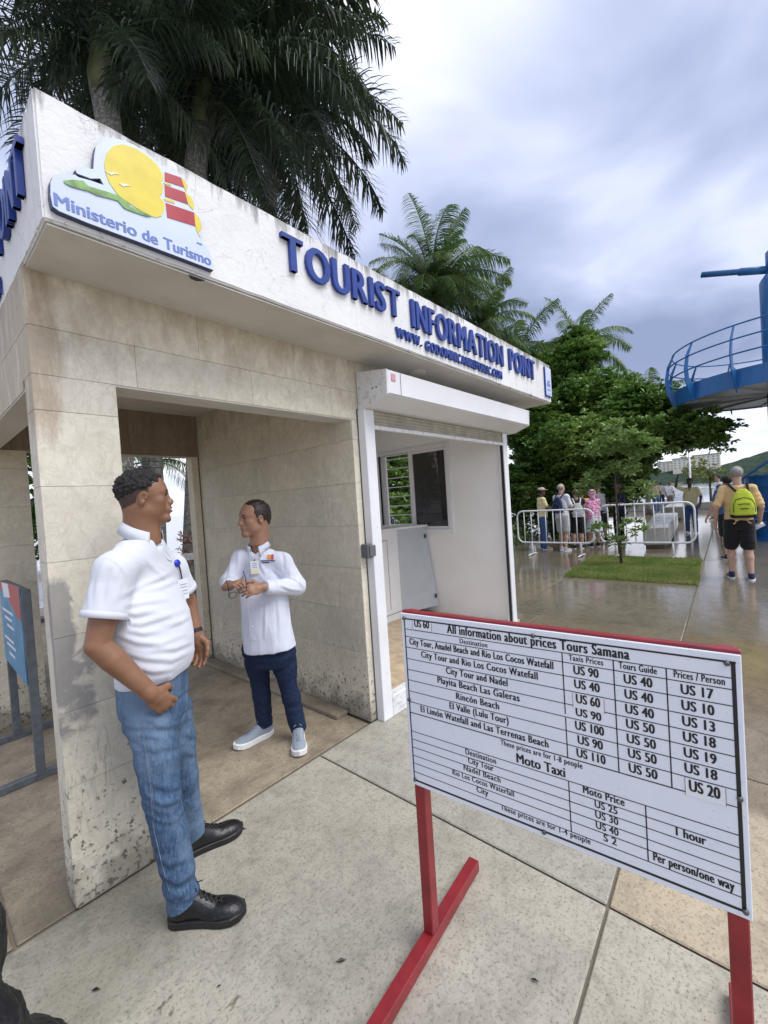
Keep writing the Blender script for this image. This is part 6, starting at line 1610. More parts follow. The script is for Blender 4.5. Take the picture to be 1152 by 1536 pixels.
V = folds(V, Fq, [[(600, 470), (680, 500), (750, 490)], [(600, 525), (680, 560), (740, 540)], [(590, 200), (660, 240), (740, 230)], [(560, 300), (640, 335), (740, 320)], [(520, 130), (560, 160), (600, 175)], [(660, 850), (730, 895), (795, 850)], [(680, 905), (740, 935), (780, 900)], [(640, 780), (700, 812), (785, 780)], [(760, 270), (790, 285), (812, 280)], [(762, 350), (790, 360), (812, 345)], [(780, 560), (810, 580), (830, 560)]], (0, 1000), 2.743, .0050, .013)
V = smooth_v(V, Fq, 1, .2)
jeans = mesh_np('jeans', V, Fq, MT['jeans'], R1, smooth=True)
bj1 = bvh_of(jeans)
def seam(b, pts, parent, mat, r=.0016, name='stitching'):
    W = []
    for i in range(len(pts) - 1):
        for k in range(6):
            u = k / 6; h, n = cast(b, pts[i][0] + (pts[i + 1][0] - pts[i][0]) * u, pts[i][1] + (pts[i + 1][1] - pts[i][1]) * u)
            if h: W.append(h + n * .0006)
    if len(W) > 2: MB().tube(W, r, 4, caps=False).build(name, mat, parent)
seam(bj1, [(210, 1070), (217, 1120), (226, 1180), (230, 1240), (244, 1300), (256, 1345)], jeans, MT['stitch'])
seam(bj1, [(212, 1075), (219, 1120), (228, 1180), (232, 1240)], jeans, MT['stitch'], .001)
# watch on the far wrist
MB().tube([wrl + unit(ell - wrl) * .010, wrl + unit(ell - wrl) * .028], .034, 16).build('watch', MT['leather_black'], R1)
# socks and shoes
def gp(px, py, z=0.0):
    r = RM @ Vector((px - 576, -(py - 768), -FPX)); t_ = (z - CAM_H) / r.z; return np.array([r.x * t_, r.y * t_, z])
s1 = gp(254, 1384); e1 = gp(361, 1374); d_ = unit(e1 - s1); e1 = s1 + d_ * .295
s1h = FH1; d_ = FD1
shoe(R1, s1h, s1h + d_ * .30, .108, MT['leather_black'], MT['sole_black'], lace=MT['black_rubber'])
s2 = gp(285, 1280); e2 = gp(364, 1243); d2_ = unit(e2 - s2); s2h = FH2; d2_ = FD2
shoe(R1, s2h, s2h + d2_ * .30, .108, MT['leather_black'], MT['sole_black'], lace=MT['black_rubber'])
for a_ in (anr, anl): MB().tube([a_ * [1, 1, 0] + [0, 0, .07], a_ + [0, 0, .02]], .033, 16).build('sock', MT['sole_white'], R1, smooth=True)
print('man1 ankle', anr, anl, s1h, s2h, 'head', HC)

# ------------------------------------------------------------------ man in a white long sleeved shirt, inside the passage
A2 = (1.66, 2.50); nv2, rt2 = view_frame(A2)
R2 = thing('person', 'older man in white long sleeved shirt and dark jeans holding glasses in the passage', 'person', (1.66, 2.50, 0))
def q2(px, py, dd=0): return vp(A2, px, py, dd)
hf = unit(-rt2 * .88 - nv2 * .50); MH = frame(hf + np.array([0, 0, -.06]))
bf = unit(-rt2 * .42 - nv2 * .90); bl = np.cross([0, 0, 1], bf)
HC = q2(381, 778); HS = 1.0
neckb = q2(388, 821, .01)
shl = q2(424, 843, -.03); shr = q2(362, 838, .05)
ell = q2(445, 880, -.06); wrl = q2(394, 881, -.21); knl_ = q2(372, 886, -.25)
elr = q2(344, 874, .0); wrr = q2(343, 879, -.16); knr_ = q2(362, 872, -.24)
pel = q2(405, 965, 0)
hpl, hpr = q2(422, 975, 0), q2(384, 972, .04); knl, knr = q2(432, 1023, -.03), q2(390, 1022, .07); anl, anr = q2(447, 1092, -.02), q2(397, 1083, .12)
parts = []
F = Field(HC - .18, HC + .18, .003); head_field(F, HC, MH, HS, 2)
F.cone(T3(HC, MH, (-.030, 0, -.055)), neckb + np.array([0, 0, -.05]), .052, .060, .03); F.cone(T3(HC, MH, (-.045, 0, -.02)), neckb - bf * .02, .045, .055, .03)
V, Fq = F.mesh(); V = smooth_v(V, Fq, 1, .4); parts.append((V, Fq))
F = Field(*limb_box([neckb, pel, shl, shr, anl, anr], .16), .011)
F.chain([neckb, q2(392, 860, .03), pel], [.045, .050, .075], .04); F.cone(shr, shl, .03, .03, .03)
F.chain([shl, ell, wrl], [.04, .035, .024], .02); F.chain([shr, elr, wrr], [.04, .035, .024], .02)
for h_, k_, a_ in ((hpr, knr, anr), (hpl, knl, anl)): F.chain([pel, h_, k_, a_], [.08, .065, .042, .028], .03)
parts.append(F.mesh())
lo, hi = limb_box([wrl, knl_, wrr, knr_], .13); F = Field(lo, hi, .0032)
F.cone(wrl - unit(knl_ - wrl) * .05, wrl, .028, .026, .01); F.cone(wrr - unit(knr_ - wrr) * .03, wrr, .027, .026, .01)
hand_field(F, wrl, knl_ - wrl, nv2 * .75 - np.array([0, 0, .35]), np.array([0, 0, 1]) - nv2 * .2, curl=(.35, .5, .35), spread=.09, thumb=(.2, .1), s=.98)
hand_field(F, wrr, knr_ - wrr, -nv2 * -.4 - np.array([0, 0, .8]) , rt2 * .8 + np.array([0, 0, .3]), curl=(.45, .7, .5), spread=.08, thumb=(.4, .3), s=.95)
parts.append(F.mesh())
V, Fq = join(parts); mesh_np('body', V, Fq, MT['skin_tan'], R2, smooth=True)
eyes(R2, HC, MH, HS); lid_and_brow(R2, HC, MH, MT['hair_slick'], HS * 1.0)
P = lambda x, y, z: T3(HC, MH, (x * HS, y * HS, z * HS))
F = Field(P(.085, 0, -.06) - .04, P(.085, 0, -.06) + .04, .0022)
F.cone(P(.084, .018, -.0572), P(.0932, .004, -.0534), .003, .0050, .003); F.cone(P(.084, -.018, -.0572), P(.0932, -.004, -.0534), .003, .0050, .003)
F.cone(P(.083, .015, -.0642), P(.0908, 0, -.067), .004, .0065, .003); F.cone(P(.083, -.015, -.0642), P(.0908, 0, -.067), .004, .0065, .003)
F.ell(P(.100, 0, -.0608), (.010, .024, .0014), MH, .002, True)
V, Fq = F.mesh(); mesh_np('lips', V, Fq, MT['lip'], R2, smooth=True)
# receding combed hair
F = Field(P(-.02, 0, .05) - .16, P(-.02, 0, .05) + .16, .0032)
F.ell(P(-.018, 0, .040), (.102, .0835, .0895), MH, .01)
F.cone(P(-.075, 0, .0), P(-.068, 0, -.05), .048, .04, .02)
F.cut(P(.060, 0, .098), MH @ np.array([1, 0, -.42])); F.cut(P(-.04, 0, -.020), MH @ np.array([.40, 0, -1.0]))
for sg in (-1, 1):
    F.ell(P(.080, sg * .062, .066), (.050, .034, .040), MH, .010, True); F.cut(P(.024, 0, .0), MH @ np.array([1, 0, -.55])) if False else None
    F.ell(P(-.008, sg * .080, -.006), (.020, .02, .030), MH, .006, True)
V, Fq = F.mesh(); V = wrinkle(V, Fq, lambda p: .0035 * noise.noise(Vector((p.x * 45, p.y * 45, p.z * 130)))); mesh_np('combed_hair', V, Fq, MT['hair_slick'], R2, smooth=True)
# shirt (loose, squared hem)
o0 = pel; MB2 = frame(bf, neckb - pel); Lt = np.linalg.norm(neckb - pel)
lo, hi = limb_box([pel + [0, 0, -.1], neckb, shr, shl, elr, ell, wrl, wrr], .16); F = Field(lo, hi, .006)
F.loft(o0, MB2, [-.03, .0, .12, .24, .34, .42, Lt - .04], [.178, .174, .162, .158, .164, .142, .070], [.128, .128, .124, .120, .112, .096, .068], [.012, .014, .016, .012, .004, -.008, -.010], 2.3, .02)
F.cone(neckb + [0, 0, -.062], shr, .058, .058, .04); F.cone(neckb + [0, 0, -.062], shl, .058, .060, .04)
F.chain([shl, ell + [0, 0, .012]], [.064, .060], .03); F.chain([ell, wrl + (wrl - ell) * -.08], [.060, .045], .008)
F.chain([shr, elr + [0, 0, .012]], [.058, .052], .03); F.chain([elr, wrr + (elr - wrr) * .15], [.052, .042], .03)
F.cone(neckb + [0, 0, .0] + bf * .008, neckb + [0, 0, .12], .054, .064, .008, True)
F.cone(neckb + bf * .045 + [0, 0, .015], neckb + bf * .070 + [0, 0, -.035], .026, .010, .008, True)
V, Fq = F.mesh()
V = flatten(V, wrl + (ell - wrl) * .06, wrl - ell, .07, .08); V = flatten(V, wrr + (elr - wrr) * .12, wrr - elr, .07, .08)
def w2(p):
    q = np.array(p) - o0; f, l, u = q @ MB2[:, 0], q @ MB2[:, 1], q @ MB2[:, 2]; g = noise.noise(p * 3)
    inside = 1.0 if abs(l) < .19 and f > -.2 else .3
    pleat = .0018 * (1 if (abs(abs(l) - .085) < .028 and f > 0) else 0) * math.sin(l * 560)
    a = ridge(noise.noise(Vector((l * 11 + g * 1.4, f * 6, u * 2.6 + l * 2)))) ; b = ridge(noise.noise(Vector((u * 13 + l * 5 + g * 2, l * 4, f * 4))))
    de = min(np.linalg.norm(np.array(p) - ell), np.linalg.norm(np.array(p) - elr))
    c1 = noise.noise(Vector((l * 17 + g * 1.4 + 5, f * 8, u * 3.4 + l * 3))); c2 = noise.noise(Vector((u * 15 + l * 8 + g * 2, l * 5, f * 5 + 2)))
    return .005 * (a - .55) + pleat + .008 * (b - .5) * math.exp(-(de / .12) ** 2)
V = wrinkle(V, Fq, w2)
S2 = [[(330, 690), (328, 780), (325, 860)], [(390, 640), (398, 750), (402, 860)], [(440, 660), (448, 750), (452, 840)], [(400, 380), (430, 450), (440, 540)], [(470, 430), (500, 520), (505, 600)], [(430, 552), (480, 565), (520, 600)], [(400, 590), (450, 612), (500, 620)], [(360, 510), (400, 540), (425, 580)], [(200, 400), (192, 460), (188, 530)], [(160, 450), (150, 510), (148, 560)], [(215, 700), (212, 790), (215, 870)], [(300, 430), (310, 500), (330, 540)], [(240, 700), (250, 790), (245, 860)], [(420, 420), (450, 490), (455, 560)]]
V = folds(V, Fq, S2, (300, 700), 3.34, .0065, .011); V = smooth_v(V, Fq, 1, .25)
shirt = mesh_np('shirt', V, Fq, MT['shirt'], R2, smooth=True); bs2 = bvh_of(shirt)
Mc = frame(bf, unit(neckb - pel) + bf * .22)
collar(shirt, neckb + np.array([0, 0, -.006]) + bf * .002, Mc, .057, .080, .044, .034, MT['shirt'], .036, .46, tilt=.014)
for e_, w_ in ((ell, wrl), (elr, wrr)):
    d_ = unit(w_ - e_); c_ = w_ - (w_ - e_) * .10
    MB().tube([c_ - d_ * .055, c_ - d_ * .053, c_ + d_ * .004, c_ + d_ * .006], [.040, .0455, .0425, .035], 28, caps=False).build('cuff', MT['shirt'], shirt, smooth=True)
# button strip, badge, embroidery
for pts in ([(377, 828), (382, 828), (380, 880), (375, 880)], [(375, 905), (380, 905), (383, 960), (378, 960)]): patch('button_strip', bs2, pts, MT['shirt'], shirt, .0005, .003)
for py in (835, 855, 915, 940):
    h, n_ = cast(bs2, 379, py)
    if h: MB().ball(h + n_ * .004, .0055, 8, 5).build('button', MT['badge'], shirt, smooth=True)
h, n_ = cast(bs2, 381, 829)
MB().tube([h, h + n_ * .008, h + n_ * .013], [.017, .0175, .012], 20).build('badge_reel', MT['badge_blue'], shirt)
h2, n2 = cast(bs2, 383, 841); MB().tube([h + n_ * .01, h2 + n2 * .012], .003, 6).build('badge_cord', MT['eye_dark'], shirt)
side = rt2; cc_ = h2 + n2 * .012 - Vector((0, 0, .043)); side = Vector(rt2)
V = [cc_ + side * a + Vector((0, 0, b)) + n2 * c for c in (0, .003) for a, b in ((-.027, -.043), (.027, -.043), (.027, .043), (-.027, .043))]
bo = MB().add(V, [(0, 3, 2, 1), (4, 5, 6, 7), (0, 1, 5, 4), (1, 2, 6, 5), (2, 3, 7, 6), (3, 0, 4, 7)]).build('badge_card', MT['badge'], shirt, bevel=.001)
mb = MB(); 
V = [cc_ + side * a + Vector((0, 0, b)) + n2 * .0036 for a, b in ((-.024, -.038), (.024, -.038), (.024, -.018), (-.024, -.018))]; mb.add(V, [(0, 1, 2, 3)]); mb.build('badge_yellow_band', MT['paleyellow'], bo, fixn=False)
mb = MB()
for zz_ in (.026, .014, 0): mb.add([cc_ + side * a + Vector((0, 0, b)) + n2 * .0036 for a, b in ((-.014, zz_), (.016, zz_), (.016, zz_ + .004), (-.014, zz_ + .004))], [(0, 1, 2, 3)])
mb.build('badge_print', MT['greyshirt'], bo, fixn=False)
cpt = lambda cx, cy, r, n=12: [(cx + r * math.cos(6.283 * i / n), cy + r * math.sin(6.283 * i / n)) for i in range(n)]
patch('embroidery_sun', bs2, cpt(404, 835.5, 3.6), MT['orange'], shirt, .002, .002)
for y_ in (833, 835.6, 838.2): patch('embroidery_stripe', bs2, [(407.4, y_ - .9), (410.6, y_ - .9), (410.8, y_ + .9), (407.4, y_ + .9)], MT['embred'], shirt, .003, .002)
for y_, x0, x1 in ((841.2, 391.5, 412.5), (843.6, 393, 404)): patch('embroidery_text', bs2, [(x0, y_ - .8), (x1, y_ - .8), (x1, y_ + .8), (x0, y_ + .8)], MT['embnavy'], shirt, .002, .0015)
# trousers
lo, hi = limb_box([pel + [0, 0, .05], hpr, hpl, knr, knl, anr, anl], .16); F = Field(lo, hi, .0065)
F.loft(pel, frame(bf), [-.15, -.08, 0, .05], [.145, .168, .160, .155], [.10, .12, .115, .11], [-.005, -.005, 0, 0], 2.3, .03)
for h_, k_, a_ in ((hpr, knr, anr), (hpl, knl, anl)):
    F.chain([h_, h_ + (k_ - h_) * .5, k_, k_ + (a_ - k_) * .35, a_ + np.array([0, 0, .0])], [.094, .082, .062, .062, .055], .010)
V, Fq = F.mesh()
for a_ in (anr, anl): V = flatten(V, a_ + np.array([0, 0, -.02]), [0, 0, -1], .11, .2)
V = wrinkle(V, Fq, wj(((hpr, knr, anr), (hpl, knl, anl)))); V = smooth_v(V, Fq, 1, .3)
mesh_np('dark_jeans', V, Fq, MT['jeans_dark'], R2, smooth=True)
a_ = gp(415, 1090); b_ = gp(355, 1117); d_ = unit(b_ - a_); hl = np.array([anr[0], anr[1], 0]) - d_ * .06
shoe(R2, hl, hl + d_ * .29, .100, MT['knit_grey'], MT['sole_white'], 'runner', lace=MT['knit_grey'])
d_ = unit(-nv2 * .97 + rt2 * -.04); hl = np.array([anl[0], anl[1], 0]) - d_ * .06
shoe(R2, hl, hl + d_ * .28, .100, MT['knit_grey'], MT['sole_white'], 'runner', lace=MT['knit_grey'])
# spectacles in his hands: a thing of its own
gc = q2(356, 880, -.30)
GL = thing('eyeglasses', 'black framed eyeglasses held in the older man\'s hands', 'glasses', tuple(gc))
gu, gv = Vector(rt2 * .35 + np.array([0, 0, -.6])).normalized(), Vector(rt2 * .8 + np.array([0, 0, .35])).normalized(); gcV = Vector(gc) + Vector((0, 0, -.035)) - Vector(rt2) * .0
for sg in (-1, 1):
    ct_ = gcV + gv * .031 * sg; MB().tube([ct_ + gv * .024 * math.cos(6.283 * i / 20) + gu * .018 * math.sin(6.283 * i / 20) for i in range(22)], .0022, 6, caps=False).build('rim', MT['black_print'], GL)
    MB().add([ct_ + gv * .022 * math.cos(6.283 * i / 16) + gu * .016 * math.sin(6.283 * i / 16) for i in range(16)], [tuple(range(16))]).build('lens', MT['glass_clear'], GL, fixn=False)
    e_ = gcV + gv * .055 * sg; MB().tube([e_, e_ - gu * .06 + Vector(rt2) * .03 + Vector((0, 0, .01)), e_ - gu * .12 + Vector(rt2) * .05], .0025, 6).build('temple', MT['black_print'], GL)
MB().tube([gcV - gv * .008, gcV + gv * .008], .002, 6).build('bridge', MT['black_print'], GL)
print('man2', anl, anr, pel, HC, neckb)
# ------------------------------------------------------------------ visitors further down the quay
def figure(label, foot, Hh, face, top, bottom, skin_m, hair=None, arms=None, shoe_m='sole_white', longp=False, sleeve=.5, hat=None, stride=(0, 0), h=.018, head_turn=None, lean=0.0, skirt=None, girth=1.0, group=None, name='person', anchor=None):
    """foot: place between the feet; face: facing vector in the (image right, away) sense at that place"""
    ft = np.array([foot[0], foot[1], 0.]); nv_, rt_ = view_frame((foot[0], foot[1]))
    f = unit(rt_ * face[0] + nv_ * face[1]); l = np.cross([0, 0, 1], f); M = np.stack([f, l, [0, 0, 1]], 1)
    R = thing('person', label, 'person', tuple(ft), group)
    W = lambda x, y, z: ft + M @ np.array([x * Hh, y * Hh, z * Hh])
    ln = lean
    pel_ = W(0, 0, .52); nk = W(ln, 0, .835); hc = W(ln * 1.2 + .012, 0, .925)
    shL, shR = W(ln, .098, .800), W(ln, -.098, .800); hpL, hpR = W(0, .052, .50), W(0, -.052, .50)
    an = {}; kn = {}
    for s_, sg, st in (('L', 1, stride[0]), ('R', -1, stride[1])):
        an[s_] = W(st, sg * .062, .048 + max(0, abs(st) - .09) * .12); kn[s_] = W(st * .5 + .02, sg * .058, .275)
    am = arms or {}
    AR = {}
    for s_, sg, sh in (('L', 1, shL), ('R', -1, shR)):
        e_, w_ = am.get(s_, ((.0, .025, -.165), (.035, .03, -.31)))
        AR[s_] = (sh, sh + M @ (np.array([e_[0], e_[1] * sg, e_[2]]) * Hh), sh + M @ (np.array([w_[0], w_[1] * sg, w_[2]]) * Hh))
    hs = Hh / 7.6 / .24 * 1.0
    mh = M if head_turn is None else frame(unit(rt_ * head_turn[0] + nv_ * head_turn[1]) + np.array([0, 0, head_turn[2] if len(head_turn) > 2 else 0]))
    parts = []
    F = Field(hc - .18, hc + .18, min(h, .009) * .8); head_field(F, hc, mh, hs, 2); F.cone(T3(hc, mh, (-.02, 0, -.06)), nk - [0, 0, .03], .052 * hs, .055, .02); parts.append(F.mesh())
    allp = [pel_, nk, shL, shR, hpL, hpR] + list(an.values()) + list(kn.values()) + [q for a in AR.values() for q in a]
    F = Field(*limb_box(allp, .16), h)
    F.chain([nk, W(ln * .6, 0, .70), pel_], [.05, .08, .09], .04); F.cone(shL, shR, .04, .04, .03)
    for s_ in 'LR':
        F.chain(list(AR[s_]), [.044, .038, .026], .015)
        F.chain([(hpL if s_ == 'L' else hpR), kn[s_], kn[s_] + (an[s_] - kn[s_]) * .35, an[s_]], [.078, .052, .054, .034], .02)
    parts.append(F.mesh())
    for s_, sg in (('L', 1), ('R', -1)):
        sh, e_, w_ = AR[s_]; d_ = unit(w_ - e_); F = Field(w_ - .16, w_ + .16, .0065)
        pn = -l * sg if abs(d_[2]) > .6 else np.array([0, 0, -1.]); tv = f if abs(d_[2]) > .6 else -l * sg
        hand_field(F, w_ + d_ * .01, d_, pn, tv, curl=(.3, .4, .3), spread=.06, s=.95 * Hh / 1.75); parts.append(F.mesh())
    V, Fq = join(parts); mesh_np('body', V, Fq, MT[skin_m], R, smooth=True)
    # top
    g = girth; u0 = W(0, 0, .0); Mb = frame(f, nk - pel_); Lt_ = np.linalg.norm(nk - pel_)
    F = Field(*limb_box([pel_, nk] + [q for a in AR.values() for q in a[:2]], .17), h)
    F.loft(pel_, Mb, [-.06, .04, .14, .26, .36, .44, Lt_ - .03], [.165 * g, .162 * g, .158 * g, .165 * g, .172, .140, .07], [.120 * g, .124 * g, .122 * g, .118 * g, .108, .088, .062], [0, .006 * g, .012 * g, .01, 0, -.006, -.006], 2.3, .02)
    for s_ in 'LR':
        sh, e_, w_ = AR[s_]; F.cone(nk - [0, 0, .06], sh, .055, .062, .04)
        if sleeve > .9: F.chain([sh, e_, e_ + (w_ - e_) * .9], [.062, .054, .042], .02)
        elif sleeve > 0: F.cone(sh, sh + (e_ - sh) * (sleeve * 1.35), .060, .062, .02)
    V, Fq = F.mesh()
    V = wrinkle(V, Fq, lambda p: .010 * (ridge(noise.noise(Vector((p.x * 5, p.y * 5, p.z * 13 + p.x * 6)))) - .5)); V = smooth_v(V, Fq, 1, .3)
    topo = mesh_np('shirt', V, Fq, MT[top], R, smooth=True)
    # bottom
    F = Field(*limb_box([pel_, hpL, hpR] + list(kn.values()) + list(an.values()), .17), h)
    F.loft(pel_, frame(f), [-.14, -.08, 0, .04], [.13 * g, .158 * g, .158 * g, .155 * g], [.105 * g, .125 * g, .120 * g, .115 * g], [0, 0, 0, 0], 2.3, .03)
    if skirt:
        F.loft(W(0, 0, skirt), frame(f), [0, .20, pel_[2] - W(0, 0, skirt)[2]], [.22, .185, .15], [.20, .165, .12], [0, 0, 0], 2, .03)
    for s_ in 'LR':
        hp = hpL if s_ == 'L' else hpR
        if longp: F.chain([hp, kn[s_], an[s_] + [0, 0, -.02]], [.097 * g, .074, .062], .012)
        elif not skirt: F.chain([hp, hp + (kn[s_] - hp) * .86], [.096 * g, .092 * g], .02)
    V, Fq = F.mesh()
    V = wrinkle(V, Fq, lambda p: .010 * (ridge(noise.noise(Vector((p.x * 4, p.y * 4, p.z * 14 + 3)))) - .5)); V = smooth_v(V, Fq, 1, .3)
    mesh_np('skirt' if skirt else ('trousers' if longp else 'shorts'), V, Fq, MT[bottom], R, smooth=True)
    for s_, sg in (('L', 1), ('R', -1)):
        a = an[s_]; d_ = unit(f + l * sg * .16); hl = np.array([a[0], a[1], max(0, a[2] - .048 * Hh)]) - d_ * .06
        F = Field(np.minimum(hl, hl + d_ * .27) - .1, np.maximum(hl, hl + d_ * .27) + .1, .009)
        Ms = frame(d_); Q = lambda x, y, z: T3(hl, Ms, (x, y, z))
        F.ell(Q(.05, 0, .05), (.05, .037, .05), Ms, .02); F.ell(Q(.15, 0, .032), (.11, .044, .036), Ms, .02); F.cone(Q(.055, 0, .05), Q(.06, 0, .10), .038, .042, .02); F.cut(Q(0, 0, .016), (0, 0, -1))
        V, Fq = F.mesh(); so = mesh_np('shoe', V, Fq, MT[shoe_m], R, smooth=True)
        out = [Q(.125 - .132 * math.cos(6.283 * i / 20), .047 * math.sin(6.283 * i / 20), 0) for i in range(20)]
        V = [tuple(p) for p in out] + [tuple(p + [0, 0, .022]) for p in out]
        MB().add(V, [tuple(range(19, -1, -1)), tuple(range(20, 40))] + [(i, (i + 1) % 20, 20 + (i + 1) % 20, 20 + i) for i in range(20)]).build('sole', MT['sole_white' if shoe_m != 'leather_black' else 'sole_black'], so)
    Ph = lambda x, y, z: T3(hc, mh, (x * hs, y * hs, z * hs))
    if hair:
        F = Field(Ph(-.02, 0, .03) - .17, Ph(-.02, 0, .03) + .17, .008)
        if hair[1] == 'long':
            F.ell(Ph(-.02, 0, .035), (.108, .092, .098), mh, .01); F.cone(Ph(-.06, 0, 0), Ph(-.07, 0, -.12), .07, .05, .03); F.cut(Ph(.045, 0, .03), mh @ np.array([1, 0, -.3]))
        elif hair[1] == 'bun':
            F.ell(Ph(-.02, 0, .035), (.106, .088, .095), mh, .01); F.ell(Ph(-.10, 0, .06), (.04, .045, .04), mh, .01); F.cut(Ph(.045, 0, .03), mh @ np.array([1, 0, -.3])); F.cut(Ph(0, 0, -.045), mh @ np.array([0, 0, -1.]))
        elif hair[1] == 'ring':
            F.ell(Ph(-.018, 0, .020), (.103, .084, .078), mh, .01); F.cut(Ph(.01, 0, .03), mh @ np.array([1, 0, -.1])); F.cut(Ph(0, 0, .060), mh @ np.array([.2, 0, 1.])); F.cut(Ph(0, 0, -.055), mh @ np.array([0, 0, -1.]))
        else:
            F.ell(Ph(-.018, 0, .040), (.104, .084, .092), mh, .01); F.cut(Ph(.045, 0, .045), mh @ np.array([1, 0, -.5])); F.cut(Ph(-.04, 0, -.04), mh @ np.array([.35, 0, -1.0]))
        for sg in (-1, 1): F.ell(Ph(-.008, sg * .080, -.006), (.022, .022, .032), mh, .006, True)
        V, Fq = F.mesh(); V = wrinkle(V, Fq, lambda p: .006 * noise.noise(p * 60)); mesh_np('hair', V, Fq, MT[hair[0]], R, smooth=True)
    if hat:
        F = Field(Ph(0, 0, .06) - .24, Ph(0, 0, .06) + .24, .009)
        if hat[1] == 'cap':
            F.ell(Ph(-.010, 0, .055), (.108, .090, .075), mh, .01); F.cut(Ph(0, 0, .042), mh @ np.array([.05, 0, -1.])); F.ell(Ph(.115, 0, .050), (.075, .070, .008), mh, .008)
        elif hat[1] == 'scarf':
            F.ell(Ph(-.02, 0, .035), (.120, .100, .105), mh, .01); F.cone(Ph(-.06, 0, -.03), Ph(-.08, 0, -.13), .07, .06, .03); F.cut(Ph(.05, 0, .03), mh @ np.array([1, 0, -.2]))
        else:
            F.ell(Ph(-.010, 0, .065), (.110, .092, .080), mh, .01); F.cut(Ph(0, 0, .045), mh @ np.array([0, 0, -1.])); F.ell(Ph(-.01, 0, .048), (.180, .165, .012), mh, .01)
        V, Fq = F.mesh(); V = wrinkle(V, Fq, lambda p: .004 * noise.noise(p * 40)); mesh_np({'cap': 'cap', 'scarf': 'headscarf'}.get(hat[1], 'sun_hat'), V, Fq, MT[hat[0]], R, smooth=True)
    return R, dict(M=M, W=W, nk=nk, pel=pel_, shL=shL, shR=shR, AR=AR, H=Hh, hc=hc, f=f, l=l)
def backpack(label, J, mat, strap, s=1.0, drop=0.0, shift=0.0, dark=None):
    M = J['M']; c = (J['nk'] + J['pel']) / 2 - J['f'] * (.17) + np.array([0, 0, .02 - drop]) + J['l'] * shift
    R = thing('backpack', label, 'backpack', tuple(c))
    T = lambda x, y, z: T3(c, M, (x * s, y * s, z * s))
    F = Field(c - .32 * s, c + .32 * s, .008)
    F.loft(c - np.array([0, 0, .21 * s]), M, [0, .03 * s, .14 * s, .28 * s, .36 * s, .42 * s], [.135 * s, .155 * s, .155 * s, .130 * s, .095 * s, .04 * s], [.055 * s, .075 * s, .080 * s, .065 * s, .045 * s, .02 * s], [0, 0, 0, 0, 0, 0], 2.6, .02)
    V, Fq = F.mesh(); V = wrinkle(V, Fq, lambda p: .006 * noise.noise(p * 12)); body = mesh_np('bag_body', V, Fq, MT[mat], R, smooth=True)
    F = Field(c - .30 * s, c + .30 * s, .008)
    F.loft(T(-.055, 0, -.19), M, [0, .02 * s, .12 * s, .20 * s, .235 * s], [.115 * s, .128 * s, .125 * s, .095 * s, .04 * s], [.030 * s, .045 * s, .045 * s, .036 * s, .02 * s], [0, 0, 0, 0, 0], 2.6, .01)
    V, Fq = F.mesh(); mesh_np('front_pocket', V, Fq, MT[mat], R, smooth=True)
    dk = MT[dark or strap]
    pts = [T(-.092 if z < .02 else -.085, y, z) for y, z in ((-.13, -.14), (-.125, -.02), (-.09, .055), (0, .085), (.09, .055), (.125, -.02), (.13, -.14))]
    MB().tube(pts, .005 * s, 6).build('zip', dk, R)
    MB().tube([T(-.104, -.07, -.02), T(-.108, 0, -.012), T(-.104, .07, -.02)], .006 * s, 6).build('zip', dk, R)
    MB().tube([T(-.104, -.05, -.085), T(-.108, .05, -.085)], .006 * s, 6).build('zip', dk, R)
    F = Field(c - .30 * s, c + .30 * s, .009); F.loft(T(.0, 0, -.23), M, [0, .02 * s, .055 * s], [.14 * s, .162 * s, .163 * s], [.06 * s, .085 * s, .088 * s], [0, 0, 0], 2.6, .01)
    V, Fq = F.mesh(); mesh_np('bag_base', V, Fq, dk, R, smooth=True)
    for sg, sh in ((1, J['shL']), (-1, J['shR'])):
        a = T(.03, .07 * sg, .17); m = sh + (J['nk'] - sh) * .35 + np.array([0, 0, .055]); b = sh + J['f'] * .11 - np.array([0, 0, .12]) - J['l'] * sg * .02; e = T(.05, .13 * sg, -.14)
        MB().tube([a, m - J['f'] * .06, m + J['f'] * .03, b, b - np.array([0, 0, .08]) + J['l'] * sg * .03, e], .018 * s, 6).build('shoulder_strap', MT[strap], R)
    return R
V_ = 'visitors queueing behind the crowd barrier'
bend = {'R': ((.04, .03, -.155), (.15, -.02, -.14)), 'L': ((.04, .03, -.155), (.15, -.02, -.14))}
f1, _ = figure('man in beige cap, yellow shirt and blue jeans, leftmost in the queue', gp(816, 824)[:2], 1.72, (.9, .3), 'paleyellow', 'jeansblue', 'skin_dark', ('hair_black', 'short'), bend, 'sole_tan', True, .5, ('capbeige', 'cap'))
f2, J2 = figure('bald man in white tee and grey shorts carrying a navy backpack', gp(846, 826)[:2], 1.78, (.55, .75), 'white', 'greyshort', 'skin_fair', ('hair_grey', 'ring'), bend, 'greyshort', False, .55, stride=(.03, -.04), girth=1.08, head_turn=(.6, .6, -.3))
backpack('navy blue backpack on the bald man in the queue', J2, 'navy', 'navy', .95)
f3, J3 = figure('woman in black top and black shorts with brown tied hair in the queue', gp(868, 823)[:2], 1.60, (-.2, .95), 'black', 'black', 'skin_fair', ('hair_brown', 'bun'), bend, 'black', False, .15)
backpack('pale grey drawstring backpack on the woman in black shorts', J3, 'lightgrey', 'white', .85, .05)
figure('person in bright yellow shirt half hidden behind the woman in black', gp(876, 818)[:2], 1.58, (.3, .9), 'yellowbright', 'greyshort', 'skin_tan', ('hair_brown', 'short'), bend)
